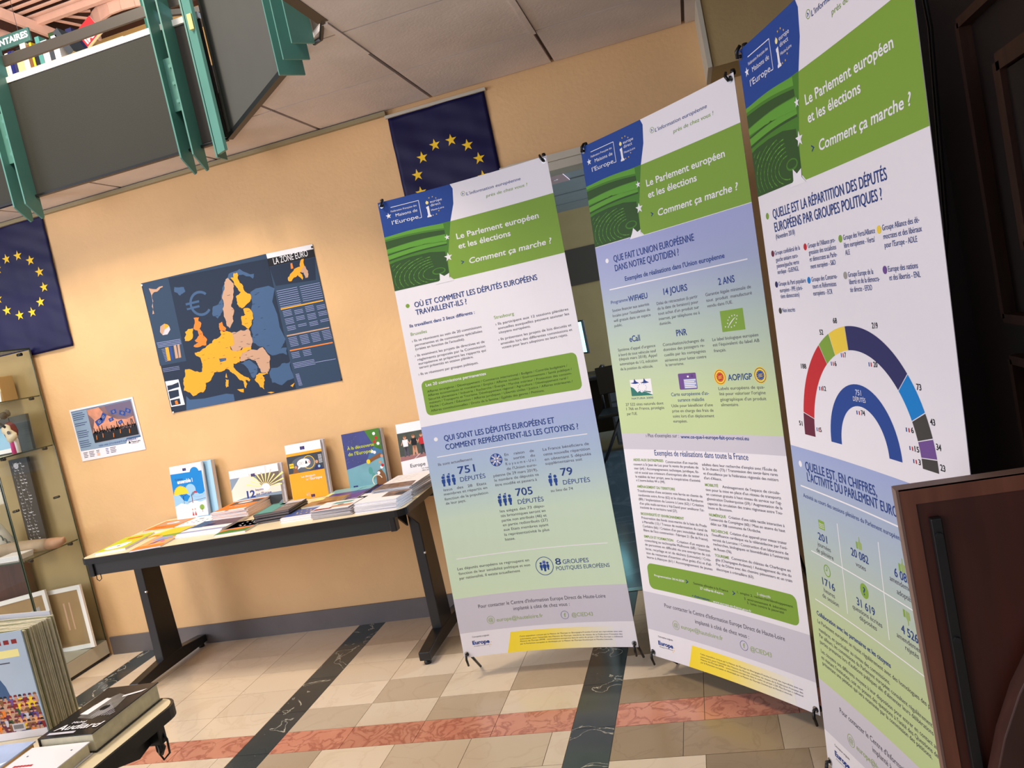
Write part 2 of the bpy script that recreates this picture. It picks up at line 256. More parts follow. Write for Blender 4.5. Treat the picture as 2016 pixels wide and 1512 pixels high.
# ---------------------------------------------------------------- artwork tables (positions in metres)
MAPLINES= [[[-2.087,1.8544],[-1.9659,1.8503],[-1.9659,1.8477],[-2.087,1.8518]],[[-2.0869,1.8434],[-1.9658,1.8393],[-1.9657,1.8367],[-2.0869,1.8408]],[[-2.0868,1.8324],[-1.9656,1.8283],[-1.9656,1.8257],[-2.0867,1.8298]],[[-2.0867,1.8213],[-1.9655,1.8174],[-1.9655,1.8148],[-2.0866,1.8187]],[[-2.0865,1.8103],[-1.9654,1.8064],[-1.9653,1.8038],[-2.0865,1.8077]],[[-2.0864,1.7992],[-1.9652,1.7954],[-1.9652,1.7928],[-2.0864,1.7966]],[[-2.0863,1.7881],[-1.9651,1.7844],[-1.965,1.7818],[-2.0863,1.7855]],[[-2.0862,1.7771],[-1.9649,1.7734],[-1.9649,1.7708],[-2.0862,1.7745]],[[-2.0861,1.766],[-1.9648,1.7624],[-1.9647,1.7598],[-2.086,1.7634]],[[-1.9519,1.8492],[-1.8349,1.8449],[-1.8348,1.8423],[-1.9519,1.8466]],[[-1.9518,1.8382],[-1.8347,1.834],[-1.8347,1.8314],[-1.9518,1.8356]],[[-1.9517,1.8272],[-1.8345,1.8231],[-1.8345,1.8205],[-1.9516,1.8247]],[[-1.9515,1.8163],[-1.8344,1.8122],[-1.8343,1.8097],[-1.9515,1.8137]],[[-1.9514,1.8053],[-1.8342,1.8013],[-1.8341,1.7988],[-1.9513,1.8027]],[[-1.9512,1.7943],[-1.834,1.7904],[-1.834,1.7879],[-1.9512,1.7918]],[[-1.9511,1.7834],[-1.8339,1.7795],[-1.8338,1.777],[-1.951,1.7808]],[[-1.9509,1.7724],[-1.8337,1.7686],[-1.8336,1.7661],[-1.9509,1.7698]],[[-2.08,1.7439],[-2.0297,1.7431],[-2.0297,1.7405],[-2.08,1.7413]],[[-2.0797,1.7354],[-2.0294,1.7346],[-2.0294,1.732],[-2.0797,1.7328]],[[-2.0794,1.7269],[-2.0291,1.7261],[-2.0291,1.7235],[-2.0794,1.7243]],[[-2.0791,1.7184],[-2.0288,1.7177],[-2.0288,1.715],[-2.0791,1.7158]],[[-2.0786,1.7013],[-2.0282,1.7007],[-2.0282,1.698],[-2.0785,1.6987]],[[-2.0783,1.6928],[-2.0279,1.6921],[-2.0279,1.6895],[-2.0782,1.6902]],[[-2.078,1.6843],[-2.0276,1.6836],[-2.0276,1.681],[-2.0779,1.6817]],[[-2.0777,1.6757],[-2.0273,1.6751],[-2.0273,1.6725],[-2.0777,1.6731]],[[-2.0771,1.6587],[-2.0267,1.6581],[-2.0267,1.6555],[-2.0771,1.656]],[[-2.0768,1.6501],[-2.0264,1.6496],[-2.0264,1.647],[-2.0768,1.6475]],[[-2.0765,1.6416],[-2.0261,1.6411],[-2.0261,1.6385],[-2.0765,1.639]],[[-2.0138,1.734],[-1.9639,1.7332],[-1.9638,1.7306],[-2.0137,1.7314]],[[-2.0135,1.7255],[-1.9636,1.7247],[-1.9635,1.7221],[-2.0134,1.7229]],[[-2.0132,1.717],[-1.9632,1.7163],[-1.9632,1.7137],[-2.0131,1.7144]],[[-2.0126,1.7],[-1.9626,1.6993],[-1.9626,1.6967],[-2.0125,1.6974]],[[-2.0123,1.6915],[-1.9623,1.6909],[-1.9623,1.6883],[-2.0122,1.6889]],[[-2.012,1.683],[-1.962,1.6824],[-1.962,1.6798],[-2.0119,1.6804]],[[-2.0111,1.6575],[-1.9611,1.657],[-1.9611,1.6544],[-2.0111,1.6549]],[[-2.0108,1.649],[-1.9608,1.6485],[-1.9608,1.6459],[-2.0108,1.6464]],[[-1.9487,1.741],[-1.8991,1.7402],[-1.8991,1.7376],[-1.9486,1.7384]],[[-1.9483,1.7325],[-1.8988,1.7318],[-1.8988,1.7292],[-1.9483,1.7299]],[[-1.948,1.7241],[-1.8985,1.7233],[-1.8984,1.7207],[-1.948,1.7215]],[[-1.9477,1.7156],[-1.8982,1.7149],[-1.8981,1.7123],[-1.9477,1.713]],[[-1.9471,1.6987],[-1.8975,1.698],[-1.8975,1.6954],[-1.9471,1.6961]],[[-1.9468,1.6902],[-1.8972,1.6896],[-1.8972,1.687],[-1.9468,1.6876]],[[-1.9465,1.6818],[-1.8969,1.6811],[-1.8969,1.6786],[-1.9465,1.6792]],[[-1.9462,1.6733],[-1.8966,1.6727],[-1.8965,1.6701],[-1.9461,1.6707]],[[-1.9456,1.6563],[-1.896,1.6558],[-1.8959,1.6532],[-1.9455,1.6537]],[[-1.9453,1.6479],[-1.8956,1.6473],[-1.8956,1.6448],[-1.9452,1.6453]],[[-1.945,1.6394],[-1.8953,1.6389],[-1.8953,1.6363],[-1.9449,1.6368]],[[-1.8834,1.7311],[-1.8342,1.7303],[-1.8342,1.7278],[-1.8834,1.7285]],[[-1.8831,1.7227],[-1.8339,1.7219],[-1.8339,1.7194],[-1.883,1.7201]],[[-1.8828,1.7142],[-1.8336,1.7135],[-1.8335,1.711],[-1.8827,1.7117]],[[-1.8821,1.6974],[-1.8329,1.6967],[-1.8329,1.6941],[-1.8821,1.6948]],[[-1.8818,1.6889],[-1.8326,1.6883],[-1.8326,1.6857],[-1.8818,1.6864]],[[-1.8815,1.6805],[-1.8323,1.6799],[-1.8322,1.6773],[-1.8814,1.6779]],[[-1.8805,1.6552],[-1.8313,1.6547],[-1.8313,1.6521],[-1.8805,1.6526]],[[-1.8802,1.6467],[-1.831,1.6462],[-1.8309,1.6437],[-1.8802,1.6442]],[[-2.0838,1.5999],[-2.0349,1.5992],[-2.0349,1.5966],[-2.0838,1.5973]],[[-2.0832,1.5913],[-2.0343,1.5906],[-2.0342,1.588],[-2.0832,1.5887]],[[-2.0826,1.5827],[-2.0336,1.582],[-2.0336,1.5794],[-2.0825,1.58]],[[-2.0819,1.574],[-2.033,1.5734],[-2.0329,1.5707],[-2.0819,1.5714]],[[-2.0813,1.5654],[-2.0323,1.5648],[-2.0323,1.5621],[-2.0813,1.5628]],[[-2.0807,1.5567],[-2.0317,1.5561],[-2.0317,1.5535],[-2.0806,1.5541]],[[-2.0177,1.599],[-1.9691,1.5983],[-1.9691,1.5957],[-2.0176,1.5964]],[[-2.017,1.5904],[-1.9685,1.5897],[-1.9684,1.5871],[-2.017,1.5878]],[[-2.0164,1.5818],[-1.9678,1.5811],[-1.9678,1.5785],[-2.0164,1.5792]],[[-2.0158,1.5732],[-1.9672,1.5725],[-1.9671,1.5699],[-2.0157,1.5706]],[[-2.0151,1.5646],[-1.9665,1.5639],[-1.9665,1.5613],[-2.0151,1.562]],[[-2.0145,1.556],[-1.9659,1.5554],[-1.9658,1.5528],[-2.0144,1.5533]],[[-1.952,1.598],[-1.9038,1.5973],[-1.9038,1.5947],[-1.952,1.5954]],[[-1.9514,1.5895],[-1.9032,1.5888],[-1.9031,1.5862],[-1.9513,1.5869]],[[-1.9507,1.5809],[-1.9025,1.5802],[-1.9025,1.5776],[-1.9507,1.5783]],[[-1.9501,1.5723],[-1.9019,1.5717],[-1.9018,1.5691],[-1.9501,1.5697]],[[-1.9494,1.5638],[-1.9012,1.5631],[-1.9012,1.5605],[-1.9494,1.5612]],[[-1.9488,1.5552],[-1.9006,1.5546],[-1.9005,1.552],[-1.9488,1.5526]],[[-1.8869,1.5971],[-1.8391,1.5964],[-1.839,1.5938],[-1.8868,1.5945]],[[-1.8862,1.5886],[-1.8384,1.5879],[-1.8383,1.5853],[-1.8862,1.586]],[[-1.8856,1.58],[-1.8377,1.5794],[-1.8377,1.5768],[-1.8855,1.5775]],[[-1.8849,1.5715],[-1.8371,1.5709],[-1.837,1.5683],[-1.8849,1.5689]],[[-1.8843,1.563],[-1.8364,1.5624],[-1.8364,1.5598],[-1.8842,1.5604]],[[-1.8836,1.5544],[-1.8358,1.5538],[-1.8357,1.5512],[-1.8836,1.5518]],[[-2.0881,1.5202],[-2.0412,1.5194],[-2.0412,1.5168],[-2.088,1.5175]],[[-2.0874,1.5115],[-2.0406,1.5108],[-2.0406,1.5082],[-2.0874,1.5089]],[[-2.0868,1.5028],[-2.04,1.5022],[-2.0399,1.4995],[-2.0868,1.5002]],[[-2.0862,1.4942],[-2.0393,1.4935],[-2.0393,1.4909],[-2.0861,1.4915]],[[-2.0197,1.5191],[-1.9733,1.5184],[-1.9732,1.5158],[-2.0197,1.5165]],[[-2.0191,1.5105],[-1.9726,1.5098],[-1.9726,1.5072],[-2.019,1.5079]],[[-2.0184,1.5019],[-1.972,1.5012],[-1.9719,1.4986],[-2.0184,1.4992]],[[-2.0178,1.4932],[-1.9713,1.4926],[-1.9713,1.49],[-2.0178,1.4906]],[[-2.0916,1.465],[-1.9659,1.4635],[-1.9659,1.4609],[-2.0916,1.4624]],[[-2.0908,1.4569],[-1.9651,1.4555],[-1.9651,1.4529],[-2.0908,1.4543]],[[-2.09,1.4489],[-1.9643,1.4475],[-1.9643,1.4449],[-2.09,1.4462]],[[-2.0892,1.4408],[-1.9635,1.4395],[-1.9635,1.4369],[-2.0892,1.4382]],[[-1.9631,1.4466],[-1.8434,1.4428],[-1.8433,1.4402],[-1.9631,1.444]],[[-2.8705,1.7324],[-2.7198,1.724],[-2.7198,1.7213],[-2.8705,1.7297]],[[-2.8698,1.7241],[-2.7198,1.7158],[-2.7198,1.7131],[-2.8698,1.7214]],[[-2.869,1.7158],[-2.7198,1.7077],[-2.7198,1.705],[-2.869,1.713]],[[-2.8683,1.7074],[-2.7198,1.6996],[-2.7198,1.6969],[-2.8683,1.7047]],[[-2.8758,1.5863],[-2.7685,1.5813],[-2.7683,1.5792],[-2.8756,1.5842]],[[-2.875,1.5779],[-2.7684,1.5731],[-2.7683,1.571],[-2.8748,1.5758]],[[-2.8743,1.5695],[-2.7684,1.5649],[-2.7683,1.5628],[-2.8741,1.5674]],[[-2.8509,1.691],[-2.8298,1.6902],[-2.8297,1.6881],[-2.8507,1.6889]],[[-2.8502,1.6826],[-2.8291,1.6819],[-2.8289,1.6798],[-2.85,1.6806]],[[-2.8494,1.6743],[-2.8284,1.6735],[-2.8282,1.6715],[-2.8493,1.6722]],[[-2.8487,1.666],[-2.8276,1.6652],[-2.8274,1.6631],[-2.8485,1.6639]],[[-2.848,1.6576],[-2.8269,1.6569],[-2.8267,1.6548],[-2.8478,1.6555]],[[-2.8472,1.6493],[-2.8261,1.6485],[-2.8259,1.6464],[-2.847,1.6472]],[[-2.8465,1.6409],[-2.8254,1.6402],[-2.8252,1.6381],[-2.8463,1.6388]],[[-2.8457,1.6325],[-2.8246,1.6318],[-2.8245,1.6298],[-2.8456,1.6305]],[[-2.845,1.6242],[-2.8239,1.6235],[-2.8237,1.6214],[-2.8448,1.6221]],[[-2.0911,1.4056],[-2.0694,1.4054],[-2.0694,1.4028],[-2.0911,1.403]],[[-2.0907,1.3989],[-2.069,1.3988],[-2.069,1.3961],[-2.0907,1.3963]],[[-2.0903,1.3923],[-2.0686,1.3921],[-2.0685,1.3894],[-2.0902,1.3896]],[[-2.0898,1.3856],[-2.0681,1.3854],[-2.0681,1.3828],[-2.0898,1.3829]],[[-2.0894,1.3789],[-2.0677,1.3787],[-2.0676,1.3761],[-2.0894,1.3762]],[[-2.089,1.3722],[-2.0672,1.3721],[-2.0672,1.3694],[-2.0889,1.3696]],[[-2.0885,1.3655],[-2.0668,1.3654],[-2.0668,1.3627],[-2.0885,1.3629]],[[-2.0881,1.3588],[-2.0664,1.3587],[-2.0663,1.3561],[-2.088,1.3562]],[[-2.0876,1.3521],[-2.0659,1.352],[-2.0659,1.3494],[-2.0876,1.3495]],[[-2.0872,1.3454],[-2.0655,1.3453],[-2.0655,1.3427],[-2.0872,1.3428]]]
MAPART= {"bg":[[-2.8757,2.0659],[-2.0968,2.0547],[-1.8272,2.0444],[-1.8368,1.3232],[-2.885,1.3347]],"leftlight":[[-2.8686,2.0631],[-2.701,2.06],[-2.7163,1.5998],[-2.8861,1.6054]],"rightlight":[[-2.096,2.0384],[-1.8301,2.0198],[-1.8415,1.3241],[-2.1075,1.3261]],"landA":[[-2.2368,1.8814],[-2.0937,1.8701],[-2.1003,1.598],[-2.1121,1.5807],[-2.1411,1.5536],[-2.1048,1.553],[-2.1147,1.5155],[-2.1989,1.5288],[-2.2139,1.5416],[-2.2423,1.5869],[-2.2934,1.617],[-2.2816,1.6609],[-2.2854,1.6881],[-2.2527,1.7406],[-2.2499,1.8057],[-2.2418,1.8629]],"landB":[[-2.2235,1.4641],[-2.154,1.4771],[-2.1021,1.4802],[-2.1044,1.3883],[-2.1839,1.3636],[-2.2366,1.3868],[-2.2406,1.4275]],"landC":[[-2.7698,1.4118],[-2.7531,1.3881],[-2.6624,1.3783],[-2.5236,1.3799],[-2.481,1.3687],[-2.4835,1.3319],[-2.6752,1.3327],[-2.7922,1.3332]],"landD":[[-2.476,1.8533],[-2.4157,1.8803],[-2.3809,1.9519],[-2.3374,2.0013],[-2.2677,2.0121],[-2.1911,1.9691],[-2.2046,1.9461],[-2.2761,1.9813],[-2.3372,1.9751],[-2.3812,1.9454],[-2.4122,1.8795],[-2.4259,1.8163],[-2.4648,1.7846],[-2.49,1.8031]],"landE":[[-2.3934,1.5236],[-2.3385,1.5329],[-2.2992,1.4853],[-2.3165,1.4486],[-2.3429,1.4336],[-2.3556,1.4695]],"landF":[[-2.6787,2.0031],[-2.6205,1.9905],[-2.6204,1.9639],[-2.6549,1.9512],[-2.6859,1.9779]],"yellow1":[[-2.6525,1.6334],[-2.6129,1.6371],[-2.5874,1.6455],[-2.5612,1.6571],[-2.5162,1.6817],[-2.4661,1.6983],[-2.4689,1.7155],[-2.4483,1.708],[-2.4126,1.7007],[-2.3999,1.6649],[-2.4049,1.6326],[-2.4334,1.625],[-2.4261,1.5968],[-2.3673,1.5918],[-2.3568,1.6031],[-2.3091,1.6002],[-2.3133,1.5845],[-2.3716,1.576],[-2.3919,1.5567],[-2.3988,1.5313],[-2.4363,1.5319],[-2.4415,1.5128],[-2.4144,1.474],[-2.3839,1.4481],[-2.3597,1.4267],[-2.3694,1.4185],[-2.3882,1.4321],[-2.3836,1.4078],[-2.3968,1.3867],[-2.4049,1.3983],[-2.4016,1.4246],[-2.434,1.4576],[-2.4575,1.4822],[-2.4738,1.5055],[-2.4909,1.5122],[-2.5279,1.5025],[-2.565,1.5062],[-2.5877,1.48],[-2.6278,1.4605],[-2.6405,1.4288],[-2.6643,1.4128],[-2.7003,1.4092],[-2.7289,1.4042],[-2.742,1.4272],[-2.7764,1.4439],[-2.768,1.4869],[-2.7476,1.5172],[-2.7366,1.5561],[-2.7066,1.5517],[-2.6656,1.5322],[-2.6371,1.5234],[-2.6262,1.5484],[-2.6245,1.5819],[-2.6264,1.6026],[-2.6493,1.6172]],"yellow2":[[-2.3085,1.9983],[-2.2867,1.9967],[-2.2916,1.9652],[-2.2703,1.9213],[-2.2647,1.8874],[-2.2401,1.8691],[-2.2537,1.8327],[-2.3084,1.8082],[-2.3306,1.8359],[-2.3275,1.8747],[-2.2926,1.8934],[-2.3104,1.9235],[-2.3195,1.9582],[-2.3328,1.9774],[-2.3144,1.9767]],"yellow3":[[-2.3023,1.8036],[-2.2664,1.7993],[-2.2562,1.7414],[-2.2803,1.7068],[-2.2986,1.6941],[-2.3314,1.7239],[-2.323,1.7684],[-2.2967,1.7695]],"yellow4":[[-2.6534,1.7665],[-2.627,1.7645],[-2.636,1.7327],[-2.6505,1.7087],[-2.6935,1.7072],[-2.6926,1.7239],[-2.6762,1.7408],[-2.6799,1.7551]],"yellow5":[[-2.3006,1.4523],[-2.2496,1.4491],[-2.2486,1.439],[-2.282,1.4387],[-2.2755,1.4075],[-2.2894,1.3834],[-2.2918,1.3604],[-2.3132,1.3778],[-2.3214,1.4028],[-2.3348,1.422],[-2.3173,1.4454]],"yellow6":[[-2.5059,1.4578],[-2.4888,1.4512],[-2.4985,1.4158],[-2.5147,1.4121],[-2.5112,1.4385]],"yellow7":[[-2.4935,1.4891],[-2.4933,1.4621],[-2.5047,1.4677]],"yellow8":[[-2.4524,1.3904],[-2.412,1.3862],[-2.4172,1.367],[-2.4343,1.3735]],"yellow9":[[-2.2784,1.3412],[-2.2562,1.3411],[-2.2357,1.3346],[-2.2585,1.3322]],"yellow10":[[-2.1359,1.3513],[-2.1075,1.3625],[-2.1236,1.3423]],"yellow11":[[-2.0866,1.7603],[-1.8382,1.7549],[-1.8384,1.7485],[-2.087,1.7532]],"yellow12":[[-2.0043,1.9088],[-1.9693,1.9331],[-1.9443,1.9468],[-1.9226,1.9484],[-1.9065,1.9831],[-1.8924,1.9831],[-1.8976,1.9492],[-1.9157,1.9341],[-1.9305,1.9182],[-1.9199,1.8903],[-1.9264,1.8789],[-1.9471,1.909],[-1.9705,1.9013],[-1.9887,1.8861],[-2.0057,1.8898]],"yellow13":[[-2.8257,1.6962],[-2.8047,1.6955],[-2.8103,1.6215],[-2.8314,1.6222]],"yellow14":[[-2.8001,1.7931],[-2.7941,1.8244],[-2.7753,1.8164],[-2.7682,1.8055]],"tan1":[[-2.3469,1.9805],[-2.3229,1.9458],[-2.3314,1.9149],[-2.3485,1.866],[-2.3693,1.8309],[-2.3585,1.8022],[-2.3757,1.7529],[-2.4074,1.7196],[-2.4217,1.7358],[-2.4257,1.7897],[-2.4224,1.8288],[-2.4104,1.8858],[-2.3842,1.9263],[-2.374,1.9635]],"tan2":[[-2.4028,1.6954],[-2.3461,1.6972],[-2.2986,1.6941],[-2.2956,1.6637],[-2.2931,1.6235],[-2.3091,1.6002],[-2.3639,1.6045],[-2.3736,1.5964],[-2.4261,1.5968],[-2.4331,1.6316],[-2.4032,1.6389]],"tan3":[[-2.3832,1.575],[-2.3133,1.5845],[-2.2431,1.5838],[-2.2243,1.5437],[-2.2137,1.5284],[-2.2288,1.4717],[-2.2425,1.4478],[-2.2856,1.4527],[-2.2939,1.4909],[-2.3013,1.519],[-2.3438,1.5406],[-2.3757,1.5335],[-2.3971,1.5376]],"tan4":[[-2.0882,1.6165],[-1.8395,1.6113],[-1.8397,1.6049],[-2.0884,1.61]],"tan5":[[-1.9229,1.9472],[-1.895,1.9455],[-1.8845,1.9176],[-1.8931,1.8844],[-1.9073,1.8843],[-1.9103,1.9137],[-1.9279,1.9227]],"tan6":[[-2.8349,2.0301],[-2.7464,2.0244],[-2.7482,2.0181],[-2.8034,2.0032],[-2.8275,1.9881],[-2.8442,1.9309],[-2.8405,1.8895],[-2.8526,1.8886]],"tan7":[[-2.7469,1.6975],[-2.7338,1.697],[-2.7418,1.6252],[-2.7561,1.6246]],"tan8":[[-2.7704,1.6975],[-2.7548,1.6971],[-2.7598,1.6253],[-2.7778,1.6254]],"orange1":[[-2.6081,1.8176],[-2.5746,1.814],[-2.5836,1.7958],[-2.569,1.7794],[-2.5879,1.7531],[-2.576,1.7138],[-2.5581,1.6901],[-2.5721,1.6593],[-2.6066,1.6594],[-2.6504,1.6681],[-2.6158,1.6815],[-2.634,1.6986],[-2.6014,1.7189],[-2.6015,1.7458],[-2.6242,1.7606],[-2.6089,1.7876]],"orange2":[[-2.4647,1.758],[-2.4442,1.7637],[-2.4431,1.7402],[-2.4288,1.724],[-2.4367,1.709],[-2.4653,1.7148],[-2.4699,1.739]],"orange3":[[-2.0909,1.5371],[-1.84,1.5314],[-1.8389,1.5248],[-2.0911,1.5306]],"orange4":[[-1.9725,1.9755],[-1.9616,1.9762],[-1.962,1.9475],[-1.9762,1.9475]],"orange5":[[-2.8484,1.3986],[-2.8324,1.3992],[-2.8305,1.3781],[-2.8488,1.378]],"blue1":[[-2.5156,1.5742],[-2.4715,1.5689],[-2.475,1.5562],[-2.5137,1.5536]],"blue2":[[-2.8002,1.6946],[-2.783,1.6945],[-2.7896,1.6223],[-2.8071,1.6243]],"white1":[[-2.0968,2.0547],[-1.8272,2.0444],[-1.8267,2.019],[-2.0951,2.0286]],"white2":[[-2.8783,1.5145],[-2.7926,1.5107],[-2.7918,1.3676],[-2.8804,1.3699]],"black1":[[-2.0951,2.0286],[-1.8267,2.019],[-1.8288,1.9783],[-2.0957,1.9856]],"dark1":[[-2.8721,1.4893],[-2.8423,1.4885],[-2.7969,1.4957],[-2.7991,1.4687],[-2.8408,1.4662],[-2.8752,1.4623]],"dark2":[[-2.8735,1.4571],[-2.8081,1.4566],[-2.8131,1.4197],[-2.8756,1.414]],"dark3":[[-2.8753,1.407],[-2.8142,1.4076],[-2.8156,1.3754],[-2.8747,1.3758]],"dark4":[[-2.0961,1.9837],[-1.8295,1.9753],[-1.8528,1.8628],[-2.0836,1.8809]],"dark5":[[-2.5224,1.4947],[-2.4927,1.5058],[-2.4791,1.4864],[-2.4086,1.4125],[-2.4147,1.3901],[-2.4587,1.3949],[-2.4861,1.4608]],"grey1":[[-2.8001,1.7931],[-2.7682,1.8055],[-2.766,1.7861],[-2.7904,1.764],[-2.8214,1.7655]],"grey2":[[-2.8001,1.7931],[-2.8214,1.7655],[-2.8335,1.7863],[-2.8229,1.8147],[-2.7941,1.8244]],}
MAPTITLE= [(-2.0648, 1.9929), (-1.8639, 1.9894)]
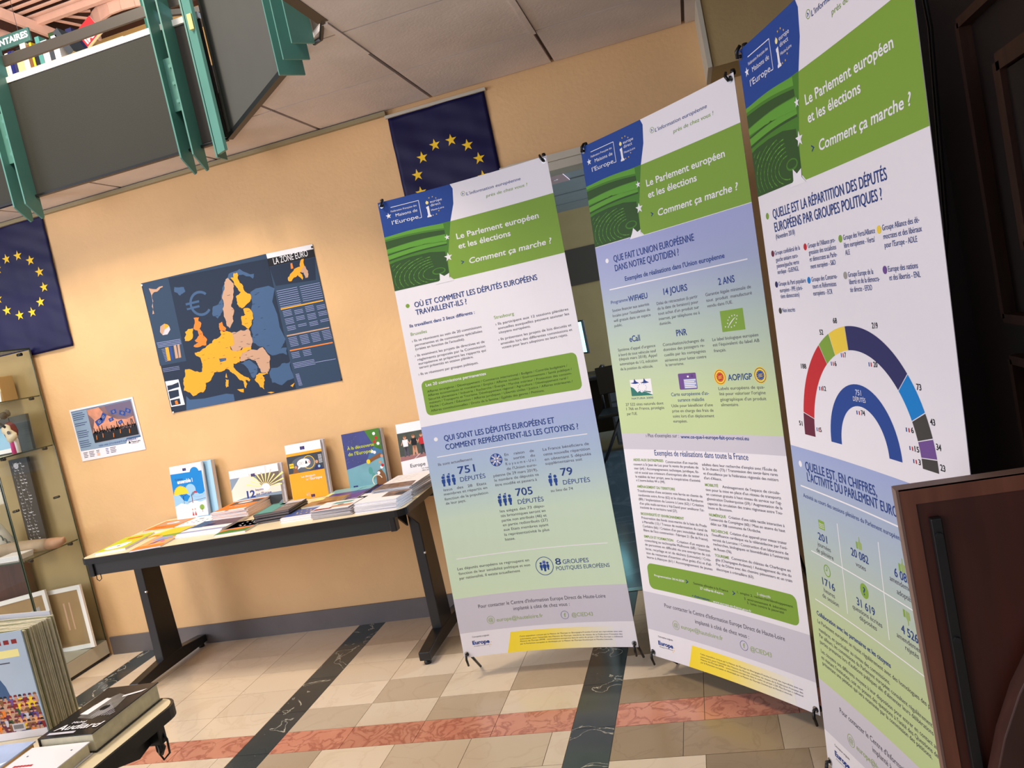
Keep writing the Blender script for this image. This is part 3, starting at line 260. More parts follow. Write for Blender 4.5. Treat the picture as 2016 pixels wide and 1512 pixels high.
ART=[[
("L'information européenne", 0.385, 0.062, 0.6252, 'n13', 0.0027),
('près de chez vous !', 0.4676, 0.0915, 0.6475, 'g13', 0.0009),
('c', 0.3715, 0.0501, 0.3807, 'ring', 0.0524),
('Le Parlement européen', 0.3078, 0.2252, 0.6715, 'w27', 0.0045),
('et les élections', 0.3085, 0.2652, 0.5401, 'w27', 0.0033),
('Comment ça marche ?', 0.3409, 0.3342, 0.7034, 'i27', 0.0012),
('chev', 0.3096, 0.331, 0.3284, 'pt', 0.3213),
('logostar', 0.036, 0.0617, 0.0335, 'pt', 0.0737),
('Fédération Française des', 0.0491, 0.0517, 0.1634, 'w8', 0.0035),
('Maisons de', 0.0666, 0.0736, 0.1626, 'w13', 0.0024),
("l'Europe", 0.0446, 0.1027, 0.162, 'w17', 0.0027),
('bracket1', 0.0515, 0.0323, 0.1746, 'line', 0.0313),
('bracket2', 0.177, 0.0986, 0.1649, 'line', 0.1047),
('europe', 0.2238, 0.0538, 0.2763, 'w11', 0.0028),
('direct', 0.2236, 0.0684, 0.2675, 'w11', 0.0006),
('Haute-Loire', 0.222, 0.0865, 0.2791, 'w8', 0.0038),
('idot', 0.2101, 0.049, 0.2164, 'ring', 0.0506),
('ibody', 0.201, 0.0637, 0.2182, 'pt', 0.1085),
('star1', 0.2682, 0.2076, 0.2658, 'pt', 0.2194),
('star2', 0.2568, 0.2865, 0.253, 'pt', 0.3048),
('star3', 0.2084, 0.3791, 0.215, 'pt', 0.3466),
('green', 0.0426, 0.4476, 0.0506, 'dot', 0.4493),
('OÙ ET COMMENT LES DÉPUTÉS EUROPÉENS', 0.0721, 0.4607, 0.6158, 'n24', 0.0057),
('TRAVAILLENT-ILS ?', 0.0712, 0.493, 0.2972, 'n24', 0.002),
('Ils travaillent dans 2 lieux différents :', 0.0345, 0.5388, 0.3234, 'nb14', 0.0057),
('Strasbourg', 0.402, 0.5781, 0.4896, 'g14', 0.004),
('Bruxelles', 0.0323, 0.5737, 0.1034, 'g14', 0.0008),
('› Ils se réunissent au sein de 20 commissions', 0.0316, 0.6011, 0.3408, 'k11', 0.0062),
('permanentes et de commissions spécialisées', 0.0412, 0.6199, 0.3403, 'k11', 0.0057),
("(créées en fonction de l'actualité).", 0.0404, 0.637, 0.2582, 'k11', 0.0051),
('› Ils examinent les projets de directives et de', 0.0324, 0.6638, 0.3416, 'k11', 0.0052),
('règlements proposés par la Commission', 0.0412, 0.682, 0.3411, 'k11', 0.006),
('européenne et préparent les rapports qui', 0.0414, 0.6996, 0.3402, 'k11', 0.0058),
('seront présentés en session plénière.', 0.0418, 0.7161, 0.2816, 'k11', 0.0045),
('› Ils se réunissent par groupes politiques.', 0.0326, 0.7433, 0.2977, 'k11', 0.0037),
('› Ils participent aux 12 sessions plénières', 0.4022, 0.6042, 0.7208, 'k11', 0.006),
('annuelles auxquelles peuvent assister les', 0.4106, 0.6229, 0.7207, 'k11', 0.0051),
('citoyens européens.', 0.4106, 0.6402, 0.5499, 'k11', 0.0025),
('› Ils présentent les projets de lois discutés et', 0.4025, 0.6677, 0.721, 'k11', 0.0043),
('amendés lors des différentes commissions et', 0.4092, 0.686, 0.7212, 'k11', 0.0014),
('votent pour leurs adoptions ou leurs rejets.', 0.4113, 0.7026, 0.6987, 'k11', 0.0016),
('green', 0.0395, 0.7687, 0.7171, 'box', 0.92),
('green2', 0.7198, 0.778, 0.0342, 'box', 0.9092),
('Les 20 commissions permanentes', 0.0548, 0.7946, 0.322, 'wb13', 0.0065),
('Affaires étrangères / Développement / Commerce international / Budgets / Contrôle budgétaire /', 0.0562, 0.8212, 0.673, 'd10', 0.0094),
('Affaires économiques et monétaires / Emploi / Affaires sociales / Environnement / Santé publique /', 0.0556, 0.8375, 0.6889, 'd10', 0.0091),
('Sécurité alimentaire / Industrie / Recherche / Énergie / Marché intérieur / Protection des consom-', 0.0556, 0.854, 0.6856, 'd10', 0.009),
('mateurs / Transports et Tourisme, Développement régional / Agriculture / Développement rural /', 0.0562, 0.8694, 0.6671, 'd10', 0.0084),
('Pêche / Culture / Éducation / Affaires juridiques / Libertés civiles / Justice / Affaires intérieures /', 0.0558, 0.8858, 0.6828, 'd10', 0.0095),
('Affaires constitutionnelles / Droits de la femme / Égalités des genres / Pétitions.', 0.056, 0.9033, 0.5573, 'd10', 0.009),
('bluetop', 0.0001, 0.9557, 0.7561, 'line', 0.9675),
('QUI SONT LES DÉPUTÉS EUROPÉENS ET', 0.0891, 1.0341, 0.5751, 'n25', 0.0093),
('COMMENT REPRÉSENTENT-ILS LES CITOYENS ?', 0.088, 1.0717, 0.6701, 'n25', 0.0135),
('white', 0.054, 1.0206, 0.0638, 'dot', 1.0224),
('white', 0.0455, 1.0912, 0.7017, 'line', 1.1004),
('Ils sont actuellement', 0.0433, 1.1327, 0.1938, 'k12', 0.0055),
('751', 0.1222, 1.1807, 0.1963, 'n33', 0.002),
('DÉPUTÉS', 0.1252, 1.2143, 0.2362, 'n20', 0.0022),
('people3', 0.0409, 1.2124, 0.1115, 'pt', 1.2242),
('issus   des   28   Etats', 0.0455, 1.242, 0.2335, 'k12', 0.0087),
('membres et répartis en', 0.044, 1.2604, 0.2346, 'k12', 0.0089),
('fonction de la population', 0.0433, 1.2814, 0.234, 'k12', 0.0086),
('de leur pays.', 0.0448, 1.2997, 0.1324, 'k12', 0.0048),
('uk', 0.296, 1.148, 0.3239, 'ring', 1.1522),
('En    raison    de', 0.3354, 1.1377, 0.4645, 'k12', 0.0041),
('la    sortie    du', 0.3336, 1.157, 0.4654, 'k12', 0.0042),
('R o y a u m e - U n i', 0.3332, 1.1763, 0.4649, 'k12', 0.004),
("de l'Union euro-", 0.3339, 1.1966, 0.4656, 'k12', 0.0043),
('péenne (le 29 mars 2019),', 0.2707, 1.2169, 0.4648, 'k12', 0.0058),
('le nombre de députés va', 0.2716, 1.2364, 0.4663, 'k12', 0.0055),
('être modifié et passera à', 0.271, 1.256, 0.4545, 'k12', 0.0044),
('705', 0.3529, 1.3076, 0.4253, 'n33', 0.0045),
('DÉPUTÉS', 0.3546, 1.3424, 0.4672, 'n20', 0.0025),
('people3', 0.2664, 1.3393, 0.3408, 'pt', 1.3426),
('les sièges des 73 dépu-', 0.2703, 1.3665, 0.4657, 'k12', 0.0037),
('tés britanniques seront en', 0.2699, 1.3862, 0.4658, 'k12', 0.004),
('partie non attribués (46) et', 0.2708, 1.4057, 0.4668, 'k12', 0.0036),
('en partie redistribués (27)', 0.2717, 1.4249, 0.4678, 'k12', 0.0026),
('aux Etats membres ayant', 0.2713, 1.4446, 0.4673, 'k12', 0.0029),
('la représentativité la plus', 0.2706, 1.4652, 0.4673, 'k12', 0.0025),
('basse.', 0.27, 1.4851, 0.314, 'k12', 0.0007),
('La France bénéficiera de', 0.5032, 1.1393, 0.701, 'k12', 0.0013),
('cette nouvelle répartition', 0.5026, 1.1597, 0.7014, 'k12', 0.0028),
('en obtenant 5 députés', 0.5033, 1.1799, 0.702, 'k12', 0.0022),
('supplémentaires soit', 0.503, 1.1974, 0.6614, 'k12', 0.0005),
('79', 0.5605, 1.249, 0.6102, 'n33', 0.0011),
('DÉPUTÉS', 0.5632, 1.2857, 0.6781, 'n20', 0.0005),
('people2', 0.4991, 1.2846, 0.5495, 'pt', 1.2871),
('au lieu de 74', 0.5044, 1.3095, 0.5996, 'k12', 0.0013),
('white', 0.0427, 1.5266, 0.7052, 'line', 1.5398),
('Les députés européens se regroupent en', 0.0414, 1.5808, 0.3561, 'k12', 0.0107),
('fonction de leur sensibilité politique et non', 0.043, 1.6013, 0.3567, 'k12', 0.0113),
('par nationalité. Il existe actuellement', 0.0425, 1.6211, 0.309, 'k12', 0.01),
('group', 0.4179, 1.605, 0.4576, 'ring', 1.6085),
('8', 0.4668, 1.606, 0.4902, 'n28', -0.0),
('GROUPES', 0.4983, 1.6051, 0.6098, 'n19', -0.0005),
('POLITIQUES EUROPÉENS', 0.4655, 1.6294, 0.693, 'n17', -0.0004),
('greytop', -0.0093, 1.6928, 0.7594, 'line', 1.7075),
('greybot', -0.0062, 1.8364, 0.7591, 'line', 1.8584),
("Pour contacter le Centre d'Information Europe Direct de Haute-Loire", 0.1006, 1.7511, 0.6521, 'k16', 0.0125),
('implanté à côté de chez vous :', 0.2499, 1.777, 0.4942, 'k16', 0.0072),
('at', 0.1437, 1.8064, 0.1597, 'ring', 1.8083),
('europe@hauteloire.fr', 0.1688, 1.8169, 0.3707, 'f17', 0.006),
('f', 0.4657, 1.8141, 0.4822, 'ring', 1.8151),
('@CIED43', 0.4946, 1.8229, 0.5853, 'f17', -0.0011),
('Conception originale', 0.0499, 1.8711, 0.1241, 'k7', 0.0047),
('Europe', 0.0465, 1.9005, 0.121, 'nb16', 0.0072),
('Bourgogne-Franche-Comté', 0.0516, 1.9092, 0.1181, 'k4', 0.0062),
('yellow', 0.2168, 1.8638, 0.1895, 'pt', 1.9464),
("Cette exposition conçue par la Maison de l'Europe en Bourgogne-Franche-Comté est reproduite avec son", 0.2547, 1.8906, 0.6939, 'k6', 0.0033),
("autorisation, pour l'ensemble des Maisons de l'Europe, membres du réseau de la Fédération Française des", 0.2539, 1.9015, 0.6932, 'k6', 0.0028),
("Maisons de l'Europe (FFME - www.maisons-europe.eu) dans le cadre du projet « DK Plus Europe » cofinancé", 0.2532, 1.9116, 0.6926, 'k6', 0.0023),
("par le Parlement européen et développé par la Maison de l'Europe Dunkerque et Flandre Littorale.", 0.2518, 1.9223, 0.6494, 'k6', 0.0017)],
[
('white', 0.054, 0.4366, 0.0651, 'dot', 0.4387),
("QUE FAIT L'UNION EUROPÉENNE", 0.0892, 0.4471, 0.4907, 'n25', 0.0049),
('DANS NOTRE QUOTIDIEN ?', 0.0895, 0.4815, 0.4128, 'n25', 0.0035),
("Exemples de réalisations dans l'Union européenne", 0.1335, 0.5246, 0.6116, 'nb17', 0.0044),
('white', 0.0444, 0.5409, 0.7024, 'line', 0.547),
('Programme', 0.043, 0.5976, 0.1332, 'n13', -0.0032),
('WIFI4EU', 0.1356, 0.6013, 0.235, 'nb21', -0.0025),
('14 JOURS', 0.3157, 0.6017, 0.4294, 'nb23', -0.0023),
('2 ANS', 0.5697, 0.6049, 0.6395, 'nb23', -0.0007),
('Soutien financier aux autorités', 0.0436, 0.6275, 0.2377, 'k11', 0.0032),
("locales pour l'installation du", 0.0419, 0.6467, 0.2375, 'k11', 0.0028),
('wifi gratuit dans un espace', 0.0433, 0.6657, 0.2373, 'k11', 0.0021),
('public.', 0.0431, 0.6843, 0.0866, 'k11', -0.0003),
('Délai de rétractation (à partir', 0.275, 0.6322, 0.4708, 'k11', 0.0016),
('de la date de livraison) pour', 0.2749, 0.65, 0.4706, 'k11', 0.0014),
("tout achat d'un produit sur", 0.2749, 0.6676, 0.4704, 'k11', 0.0017),
('internet, par téléphone ou à', 0.2748, 0.686, 0.4701, 'k11', 0.0015),
('domicile.', 0.2746, 0.7033, 0.3324, 'k11', -0.0006),
('Garantie légale minimale de', 0.5064, 0.6325, 0.7013, 'k11', 0.0025),
('tout  produit  manufacturé', 0.5061, 0.6514, 0.7017, 'k11', 0.0035),
("vendu dans l'UE.", 0.5068, 0.6695, 0.6183, 'k11', 0.0008),
('organic', 0.5584, 0.6876, 0.6559, 'box', 0.7549),
('eCall', 0.1123, 0.7468, 0.1675, 'nb23', 0.0012),
('PNR', 0.3488, 0.7489, 0.399, 'nb23', 0.0013),
("Système d'appel d'urgence", 0.0437, 0.7761, 0.2388, 'k11', 0.0017),
('à bord de tout véhicule neuf', 0.0435, 0.7948, 0.2389, 'k11', -0.0004),
('(depuis mars 2018). Appel', 0.043, 0.8107, 0.2404, 'k11', 0.0036),
('automatique du 112, indication', 0.0431, 0.8293, 0.2388, 'k11', 0.0034),
('de la position du véhicule.', 0.0431, 0.8483, 0.2137, 'k11', 0.0038),
('Consultation/échanges de', 0.2764, 0.7775, 0.473, 'k11', 0.0027),
('données des passagers re-', 0.2757, 0.7951, 0.4717, 'k11', 0.0021),
('cueillis par les compagnies', 0.2762, 0.8138, 0.4726, 'k11', 0.0024),
('aériennes pour lutter contre', 0.2761, 0.8325, 0.4722, 'k11', 0.0027),
('le terrorisme.', 0.2764, 0.8488, 0.3649, 'k11', 0.0022),
('Le label biologique européen', 0.5098, 0.78, 0.7042, 'k11', 0.0017),
("est l'équivalent du label AB", 0.5084, 0.7975, 0.705, 'k11', 0.0015),
('français.', 0.5092, 0.8166, 0.563, 'k11', 0.0006),
('natura', 0.0833, 0.8873, 0.1925, 'box', 0.9475),
('NATURA 2000', 0.0811, 0.9601, 0.192, 'n7', 0.0025),
('card', 0.329, 0.8782, 0.4132, 'box', 0.9341),
('aop', 0.5207, 0.8986, 0.5453, 'ring', 0.8996),
('igp', 0.6903, 0.8996, 0.7139, 'ring', 0.9005),
('AOP/IGP', 0.5536, 0.9113, 0.656, 'nb21', 0.0006),
('Labels européens de qua-', 0.5067, 0.9411, 0.7011, 'k11', 0.0005),
("lité pour valoriser l'origine", 0.5079, 0.9585, 0.7019, 'k11', 0.0007),
("géographique d'un produit", 0.5076, 0.977, 0.7016, 'k11', 0.0003),
('alimentaire.', 0.5087, 0.9945, 0.5851, 'k11', -0.0002),
('27 522 sites naturels dont', 0.0441, 0.9832, 0.2395, 'k11', 0.0011),
('1 766 en France, protégés', 0.0447, 0.9994, 0.2399, 'k11', 0.0012),
("par l'UE.", 0.0447, 1.018, 0.0994, 'k11', -0.0004),
("Carte européenne d'as-", 0.2836, 0.9551, 0.4609, 'n13', 0.0018),
('surance maladie', 0.3119, 0.9753, 0.4361, 'n13', 0.0004),
("Utile pour bénéficier d'une", 0.2775, 0.9941, 0.4715, 'k11', 0.0018),
('prise en charge des frais de', 0.2774, 1.0124, 0.4713, 'k11', 0.0012),
("soins lors d'un déplacement", 0.2774, 1.031, 0.471, 'k11', 0.002),
('européen.', 0.276, 1.0487, 0.3433, 'k11', 0.0002),
('grey1', -0.009, 1.0668, 0.7504, 'line', 1.0759),
('grey2', -0.0026, 1.1226, 0.7502, 'line', 1.1292),
("› Plus d'exemples sur :", 0.1265, 1.1019, 0.2926, 'k14', 0.001),
('www.ce-que-l-europe-fait-pour-moi.eu', 0.3015, 1.1048, 0.6075, 'nb13', 0.0005),
('Exemples de réalisations dans toute la France', 0.1598, 1.1694, 0.5942, 'n22', 0.004),
('AIDES AUX ENTREPRISES', 0.0436, 1.1927, 0.1987, 'gb10', 0.0017),
("Construction d'un marché", 0.2095, 1.1955, 0.3645, 'k10', 0.0029),
('couvert à St Jean de Luz pour la vente de produits de', 0.0426, 1.2098, 0.3654, 'k10', 0.0037),
('mer (64) / Accompagnement technique, juridique, fis-', 0.043, 1.2254, 0.3655, 'k10', 0.0036),
("cal et social aux créateurs d'entreprises afin de tester", 0.0434, 1.2408, 0.3658, 'k10', 0.0031),
("la viabilité de leur projet, avec la coopérative d'activité", 0.0439, 1.2564, 0.3658, 'k10', 0.004),
("« L'ouvre-boîtes 44 » (44).", 0.0445, 1.2706, 0.1931, 'k10', 0.003),
('AMÉNAGEMENT DU TERRITOIRE', 0.0447, 1.2947, 0.2379, 'gb10', 0.0034),
("Transformation d'une ancienne voie ferrée en chemin de", 0.0438, 1.311, 0.366, 'k10', 0.0054),
('randonnée entre Arras (62) et le château de Rambures', 0.0454, 1.3277, 0.3659, 'k10', 0.0058),
('(80) / Implantation du Louvre à Lens (62) / Création', 0.0444, 1.3432, 0.3662, 'k10', 0.0043),
("d'un pôle multi-services à Val-David pour améliorer l'at-", 0.0461, 1.3595, 0.3662, 'k10', 0.0048),
('tractivité de ce territoire rural (27).', 0.0452, 1.3747, 0.2346, 'k10', 0.0036),
('BIODIVERSITÉ ET ENVIRONNEMENT', 0.0451, 1.3991, 0.2627, 'gb10', 0.0004),
('Préservation des fonds sous-marins de la baie du Prado', 0.0458, 1.4147, 0.3672, 'k10', 0.0033),
('à Marseille (13) / Travaux de modernisation du canal de', 0.0462, 1.4306, 0.3674, 'k10', 0.0027),
("Corbière (66) / Création d'un parc immobilier dédié à la", 0.0465, 1.4468, 0.3675, 'k10', 0.0027),
("filière de l'éco construction - Fabrique 21 (Île de France).", 0.047, 1.4625, 0.3659, 'k10', 0.0029),
('EMPLOI ET FORMATION', 0.0465, 1.4864, 0.1938, 'gb10', 0.0014),
("Création d'un espace de", 0.2126, 1.487, 0.3667, 'k10', -0.0014),
('coworking au technopôle Mulhouse (68) / Insertion', 0.0464, 1.5016, 0.3679, 'k10', 0.0022),
('de personnes en difficulté via une entreprise de col-', 0.0455, 1.5176, 0.3681, 'k10', 0.0015),
('lecte, recyclage et tri de déchets (Limousin) / Créa-', 0.0459, 1.5341, 0.3663, 'k10', 0.0032),
("tion du restaurant d'insertion «Aux goûts d'ici et d'ail-", 0.0461, 1.5503, 0.3665, 'k10', 0.0012),
('leurs» à Alençon (61) / Accompagnement de jeunes', 0.0468, 1.5662, 0.3671, 'k10', 0.0035),
("adultes dans leur recherche d'emploi avec l'École de", 0.384, 1.1981, 0.7052, 'k10', 0.0014),
('la 2e chance (73) / Transmission des savoir-faire rares', 0.3856, 1.2127, 0.7061, 'k10', 0.0024),
("et d'excellence par la Fédération régionale des métiers", 0.3857, 1.2289, 0.7058, 'k10', 0.004),
("d'art d'Alsace.", 0.3855, 1.2447, 0.4654, 'k10', 0.0),
('MOBILITÉ', 0.3858, 1.2686, 0.4453, 'gb10', -0.0008),
("Aménagement de l'espace de circula-", 0.4638, 1.2697, 0.7053, 'k10', -0.0003),
("tion pour la mise en place d'un réseau de transports", 0.3857, 1.2852, 0.7068, 'k10', -0.0013),
("en commun gratuits à haut niveau de service sur l'ag-", 0.386, 1.3011, 0.7065, 'k10', 0.0003),
('glomération Dunkerquoise (59) / Augmentation de la', 0.3861, 1.3167, 0.7065, 'k10', -0.0005),
('capacité de circulation des trains régionaux entre Tou-', 0.3861, 1.3329, 0.7053, 'k10', -0.0008),
('louse et Boussens.', 0.3864, 1.348, 0.494, 'k10', 0.0002),
('NUMÉRIQUE', 0.386, 1.3726, 0.4617, 'gb10', -0.0015),
("Création d'une table tactile interactive à", 0.4738, 1.3719, 0.7061, 'k10', -0.0041),
("l'université de Compiègne (60) / Mise en œuvre du haut", 0.3862, 1.388, 0.7057, 'k10', -0.0017),
("débit sur 708 communes de l'Ardèche.", 0.3868, 1.4041, 0.6059, 'k10', -0.0023),
('RECHERCHE', 0.3867, 1.4274, 0.4619, 'gb10', -0.0027),
("Création d'un appareil pour mieux traiter", 0.4702, 1.4267, 0.7058, 'k10', -0.0009),
("l'insuffisance cardiaque via la télémédecine par l'uni-", 0.3871, 1.4422, 0.7059, 'k10', -0.0024),
("versité de Lorraine / Construction d'un laboratoire de", 0.3859, 1.4595, 0.7064, 'k10', -0.0011),
("recherches, biologiques et biomédicales à l'université", 0.3873, 1.4746, 0.7065, 'k10', -0.0017),
('de Rouen (76).', 0.3861, 1.4917, 0.4675, 'k10', -0.0008),
('TOURISME', 0.3875, 1.5136, 0.4515, 'gb10', -0.0022),
('Conversion du château de Charbogne en', 0.4625, 1.5124, 0.7069, 'k10', -0.0029),
('gîte (Champagne-Ardenne) / Aménagement du site du', 0.3879, 1.5285, 0.7066, 'k10', -0.0006),
('Puy de Dôme avec des chemins piétonniers et un train', 0.388, 1.5447, 0.7075, 'k10', -0.0012),
('électrique à crémaillère (63).', 0.3867, 1.5621, 0.5506, 'k10', -0.0009),
('green', 0.0533, 1.5934, 0.7045, 'box', 1.6881),
('green2', 0.708, 1.5958, 0.044, 'box', 1.6873),
('Programmation 2014-2020', 0.0726, 1.6319, 0.2218, 'wb8', -0.0013),
('chev', 0.2308, 1.6324, 0.2436, 'pt', 1.6276),
('Somme allouée à la France', 0.267, 1.6315, 0.427, 'd9', -0.0034),
("27 milliards d'euros", 0.2958, 1.6447, 0.4033, 'wb9', -0.0027),
('chev', 0.4467, 1.6351, 0.4604, 'pt', 1.6299),
('5 objectifs', 0.5547, 1.6157, 0.61, 'w9', -0.0009),
('1. emploi 2. recherche/développement', 0.4682, 1.627, 0.6976, 'd9', -0.0028),
('3. environnement 4. éducation', 0.4956, 1.6432, 0.6696, 'd9', -0.004),
('5. lutte contre la pauvreté', 0.506, 1.6554, 0.658, 'd9', -0.0047),
("+ d'informations :", 0.252, 1.6794, 0.3395, 'nb8', 0.0004),
('www.europe-en-france.gouv.fr', 0.3503, 1.681, 0.5198, 'wb8', -0.0034),
('greytop', 0.0063, 1.6989, 0.7527, 'line', 1.7039),
("Pour contacter le Centre d'Information Europe Direct de Haute-Loire", 0.1047, 1.7454, 0.647, 'k16', 0.003),
('greybot', 0.0046, 1.8459, 0.7563, 'line', 1.8486),
('at', 0.1508, 1.8054, 0.1672, 'ring', 1.8021),
('europe@hauteloire.fr', 0.1759, 1.8123, 0.373, 'f17', -0.0019),
('f', 0.467, 1.8066, 0.4834, 'ring', 1.8024),
('@CIED43', 0.4936, 1.8167, 0.5826, 'f17', -0.0057)],
[
('green', 0.0382, 0.4324, 0.0465, 'dot', 0.4337),
('QUELLE EST LA RÉPARTITION DES DÉPUTÉS', 0.0697, 0.4435, 0.5939, 'n25', 0.0037),
('EUROPÉENS PAR GROUPES POLITIQUES ?', 0.0692, 0.4772, 0.5678, 'n25', 0.0024),
('(Novembre 2018)', 0.07, 0.4961, 0.1726, 'n13', 0.002),
('maroon', 0.0401, 0.53, 0.0496, 'dot', 0.531),
('red', 0.2155, 0.5319, 0.2245, 'dot', 0.5329),
('green', 0.3828, 0.5323, 0.3906, 'dot', 0.5332),
('yellow', 0.5418, 0.5323, 0.5498, 'dot', 0.5332),
('navy', 0.0382, 0.6105, 0.0472, 'dot', 0.6112),
('blue', 0.2127, 0.6115, 0.2217, 'dot', 0.6121),
('grey', 0.3839, 0.6122, 0.3922, 'dot', 0.6127),
('purple', 0.5453, 0.612, 0.5538, 'dot', 0.6126),
('dark', 0.0401, 0.6794, 0.0484, 'dot', 0.6797),
('Groupe confédéral de la', 0.052, 0.5353, 0.1884, 'n12', 0.0021),
('gauche unitaire euro-', 0.0532, 0.5528, 0.1735, 'n12', 0.0013),
('péenne/gauche verte', 0.0538, 0.5687, 0.1744, 'n12', 0.0009),
('nordique - GUE/NGL', 0.0537, 0.5847, 0.1687, 'n12', 0.0015),
("Groupe de l'Alliance pro-", 0.2294, 0.5366, 0.359, 'n12', 0.0009),
('gressiste des socialistes', 0.2297, 0.5523, 0.3595, 'n12', 0.0014),
('et démocrates au Parle-', 0.2301, 0.5684, 0.3596, 'n12', -0.0006),
('ment européen - S&D', 0.2302, 0.5853, 0.3484, 'n12', 0.0006),
('Groupe des Verts/Alliance', 0.3957, 0.5368, 0.5262, 'n12', -0.0003),
('libre européenne - Verts/', 0.3955, 0.5537, 0.5219, 'n12', 0.0014),
('ALE', 0.3964, 0.5694, 0.416, 'n12', 0.0006),
('Groupe Alliance des dé-', 0.5547, 0.5359, 0.6842, 'n12', -0.0004),
('mocrates et des libéraux', 0.555, 0.5527, 0.689, 'n12', -0.0003),
("pour l'Europe - ADLE", 0.5554, 0.5695, 0.6703, 'n12', 0.0008),
('Groupe du Parti populaire', 0.0511, 0.6155, 0.1971, 'n12', -0.0002),
('européen - PPE (chré-', 0.0528, 0.6323, 0.1754, 'n12', -0.0002),
('tiens démocrates)', 0.0529, 0.6475, 0.1546, 'n12', -0.0008),
('Groupe des Conserva-', 0.2261, 0.6161, 0.3474, 'n12', -0.0018),
('teurs et Réformistes', 0.2269, 0.6325, 0.3394, 'n12', -0.0008),
('européens - ECR', 0.226, 0.6491, 0.3177, 'n12', -0.0002),
('Groupe Europe de la', 0.3967, 0.6168, 0.5001, 'n12', 0.0002),
('liberté et de la démocra-', 0.3977, 0.6325, 0.5213, 'n12', 0.0006),
('tie directe - EFDD', 0.397, 0.6492, 0.4878, 'n12', 0.0009),
('Europe des nations', 0.5576, 0.6166, 0.6618, 'n12', 0.0007),
('et des libertés - ENL', 0.5579, 0.6333, 0.6673, 'n12', 0.0005),
('Non inscrits', 0.0529, 0.6841, 0.1214, 'n12', -0.0005),
('arcouter', 0.0887, 1.0055, 0.6525, 'line', 0.9991),
('arcinner', 0.1467, 1.0046, 0.6001, 'line', 0.9999),
('arctop', 0.3828, 0.7193, 0.3696, 'line', 0.7733),
('ringouter', 0.2236, 1.0063, 0.5254, 'line', 1.0005),
('ringinner', 0.2755, 1.0056, 0.478, 'line', 1.0006),
('ringtop', 0.3755, 0.8526, 0.3696, 'line', 0.9014),
('51', 0.0651, 0.9813, 0.0828, 'b13', -0.002),
('188', 0.1151, 0.8289, 0.1421, 'b13', -0.0005),
('52', 0.2323, 0.7428, 0.2496, 'b13', 0.0006),
('68', 0.3033, 0.7162, 0.3208, 'b13', 0.0008),
('219', 0.4686, 0.7283, 0.4915, 'b13', -0.0),
('73', 0.6085, 0.8463, 0.6248, 'b13', -0.0009),
('43', 0.6415, 0.9099, 0.6577, 'b13', -0.0017),
('34', 0.6525, 0.9562, 0.6683, 'b13', -0.0009),
('23', 0.6582, 0.9945, 0.6739, 'b13', -0.0011),
('5', 0.1707, 0.986, 0.1804, 'b12', -0.0006),
('12', 0.213, 0.8793, 0.2287, 'b12', -0.0005),
('6', 0.2853, 0.8157, 0.2942, 'b12', 0.0002),
('7', 0.3362, 0.794, 0.3431, 'b12', -0.0002),
('20', 0.4557, 0.8101, 0.4716, 'b12', 0.0),
('6', 0.5709, 0.935, 0.5801, 'b12', -0.0008),
('15', 0.5759, 0.972, 0.5916, 'b12', -0.0006),
('3', 0.5843, 0.9971, 0.5923, 'b12', -0.0002),
('74', 0.3785, 0.9218, 0.3948, 'b12', -0.0004),
('fr', 0.1556, 0.9767, 0.1687, 'pt', 0.9865),
('fr', 0.1951, 0.8705, 0.2098, 'pt', 0.8799),
('fr', 0.2684, 0.8064, 0.2811, 'pt', 0.8158),
('fr', 0.3201, 0.7847, 0.3322, 'pt', 0.7943),
('fr', 0.4361, 0.8009, 0.4486, 'pt', 0.8099),
('fr', 0.552, 0.9269, 0.5654, 'pt', 0.9354),
('fr', 0.5572, 0.9637, 0.5701, 'pt', 0.9719),
('fr', 0.5657, 0.9889, 0.5785, 'pt', 0.997),
('fr', 0.3585, 0.9135, 0.373, 'pt', 0.9221),
('751', 0.3651, 0.8773, 0.389, 'w13', -0.0012),
('DÉPUTÉS', 0.351, 0.8919, 0.4046, 'w11', -0.0021),
('bluetop', 0.004, 1.0429, 0.5898, 'line', 1.0362),
('white', 0.0433, 1.0883, 0.0526, 'dot', 1.0867),
('QUELLE EST, EN CHIFFRES,', 0.0695, 1.1, 0.4043, 'n25', -0.0059),
("L'ACTIVITÉ DU PARLEMENT EUROP", 0.0724, 1.1292, 0.497, 'n25', -0.0068),
('white', 0.0307, 1.1532, 0.5008, 'line', 1.1462),
('Activité au cours des sessions plénières du Parlement européen, de', 0.0382, 1.1795, 0.5046, 'n12', -0.0096),
('201', 0.093, 1.2808, 0.1381, 'n21', -0.0081),
('journées', 0.0853, 1.3005, 0.1515, 'k13', -0.0071),
('de plénière', 0.0754, 1.3189, 0.1612, 'k13', -0.0082),
('20 082', 0.2544, 1.2771, 0.3317, 'n21', -0.0076),
('votes', 0.2708, 1.2993, 0.3152, 'k13', -0.0091),
('6 083', 0.4407, 1.2692, 0.5005, 'n21', -0.0035),
('amendements', 0.4183, 1.286, 0.5212, 'k13', -0.0086),
('adoptés', 0.4418, 1.3087, 0.5009, 'k13', -0.0047),
('v1', 0.2018, 1.2126, 0.2017, 'line', 1.4435),
('v2', 0.3858, 1.2089, 0.3875, 'line', 1.4365),
('h1', 0.0459, 1.3295, 0.5215, 'line', 1.3208),
('h2', 0.0342, 1.4701, 0.5388, 'line', 1.4537),
('calendar', 0.1036, 1.2254, 0.1339, 'box', 1.2488),
('thumb', 0.2829, 1.226, 0.3066, 'box', 1.2477),
('thumb', 0.4608, 1.2245, 0.4844, 'box', 1.2404),
('thumbdown', 0.4582, 1.3408, 0.4854, 'box', 1.3587),
('clock', 0.1196, 1.3586, 0.1424, 'ring', 1.3516),
('q', 0.2965, 1.3529, 0.3155, 'dot', 1.3464),
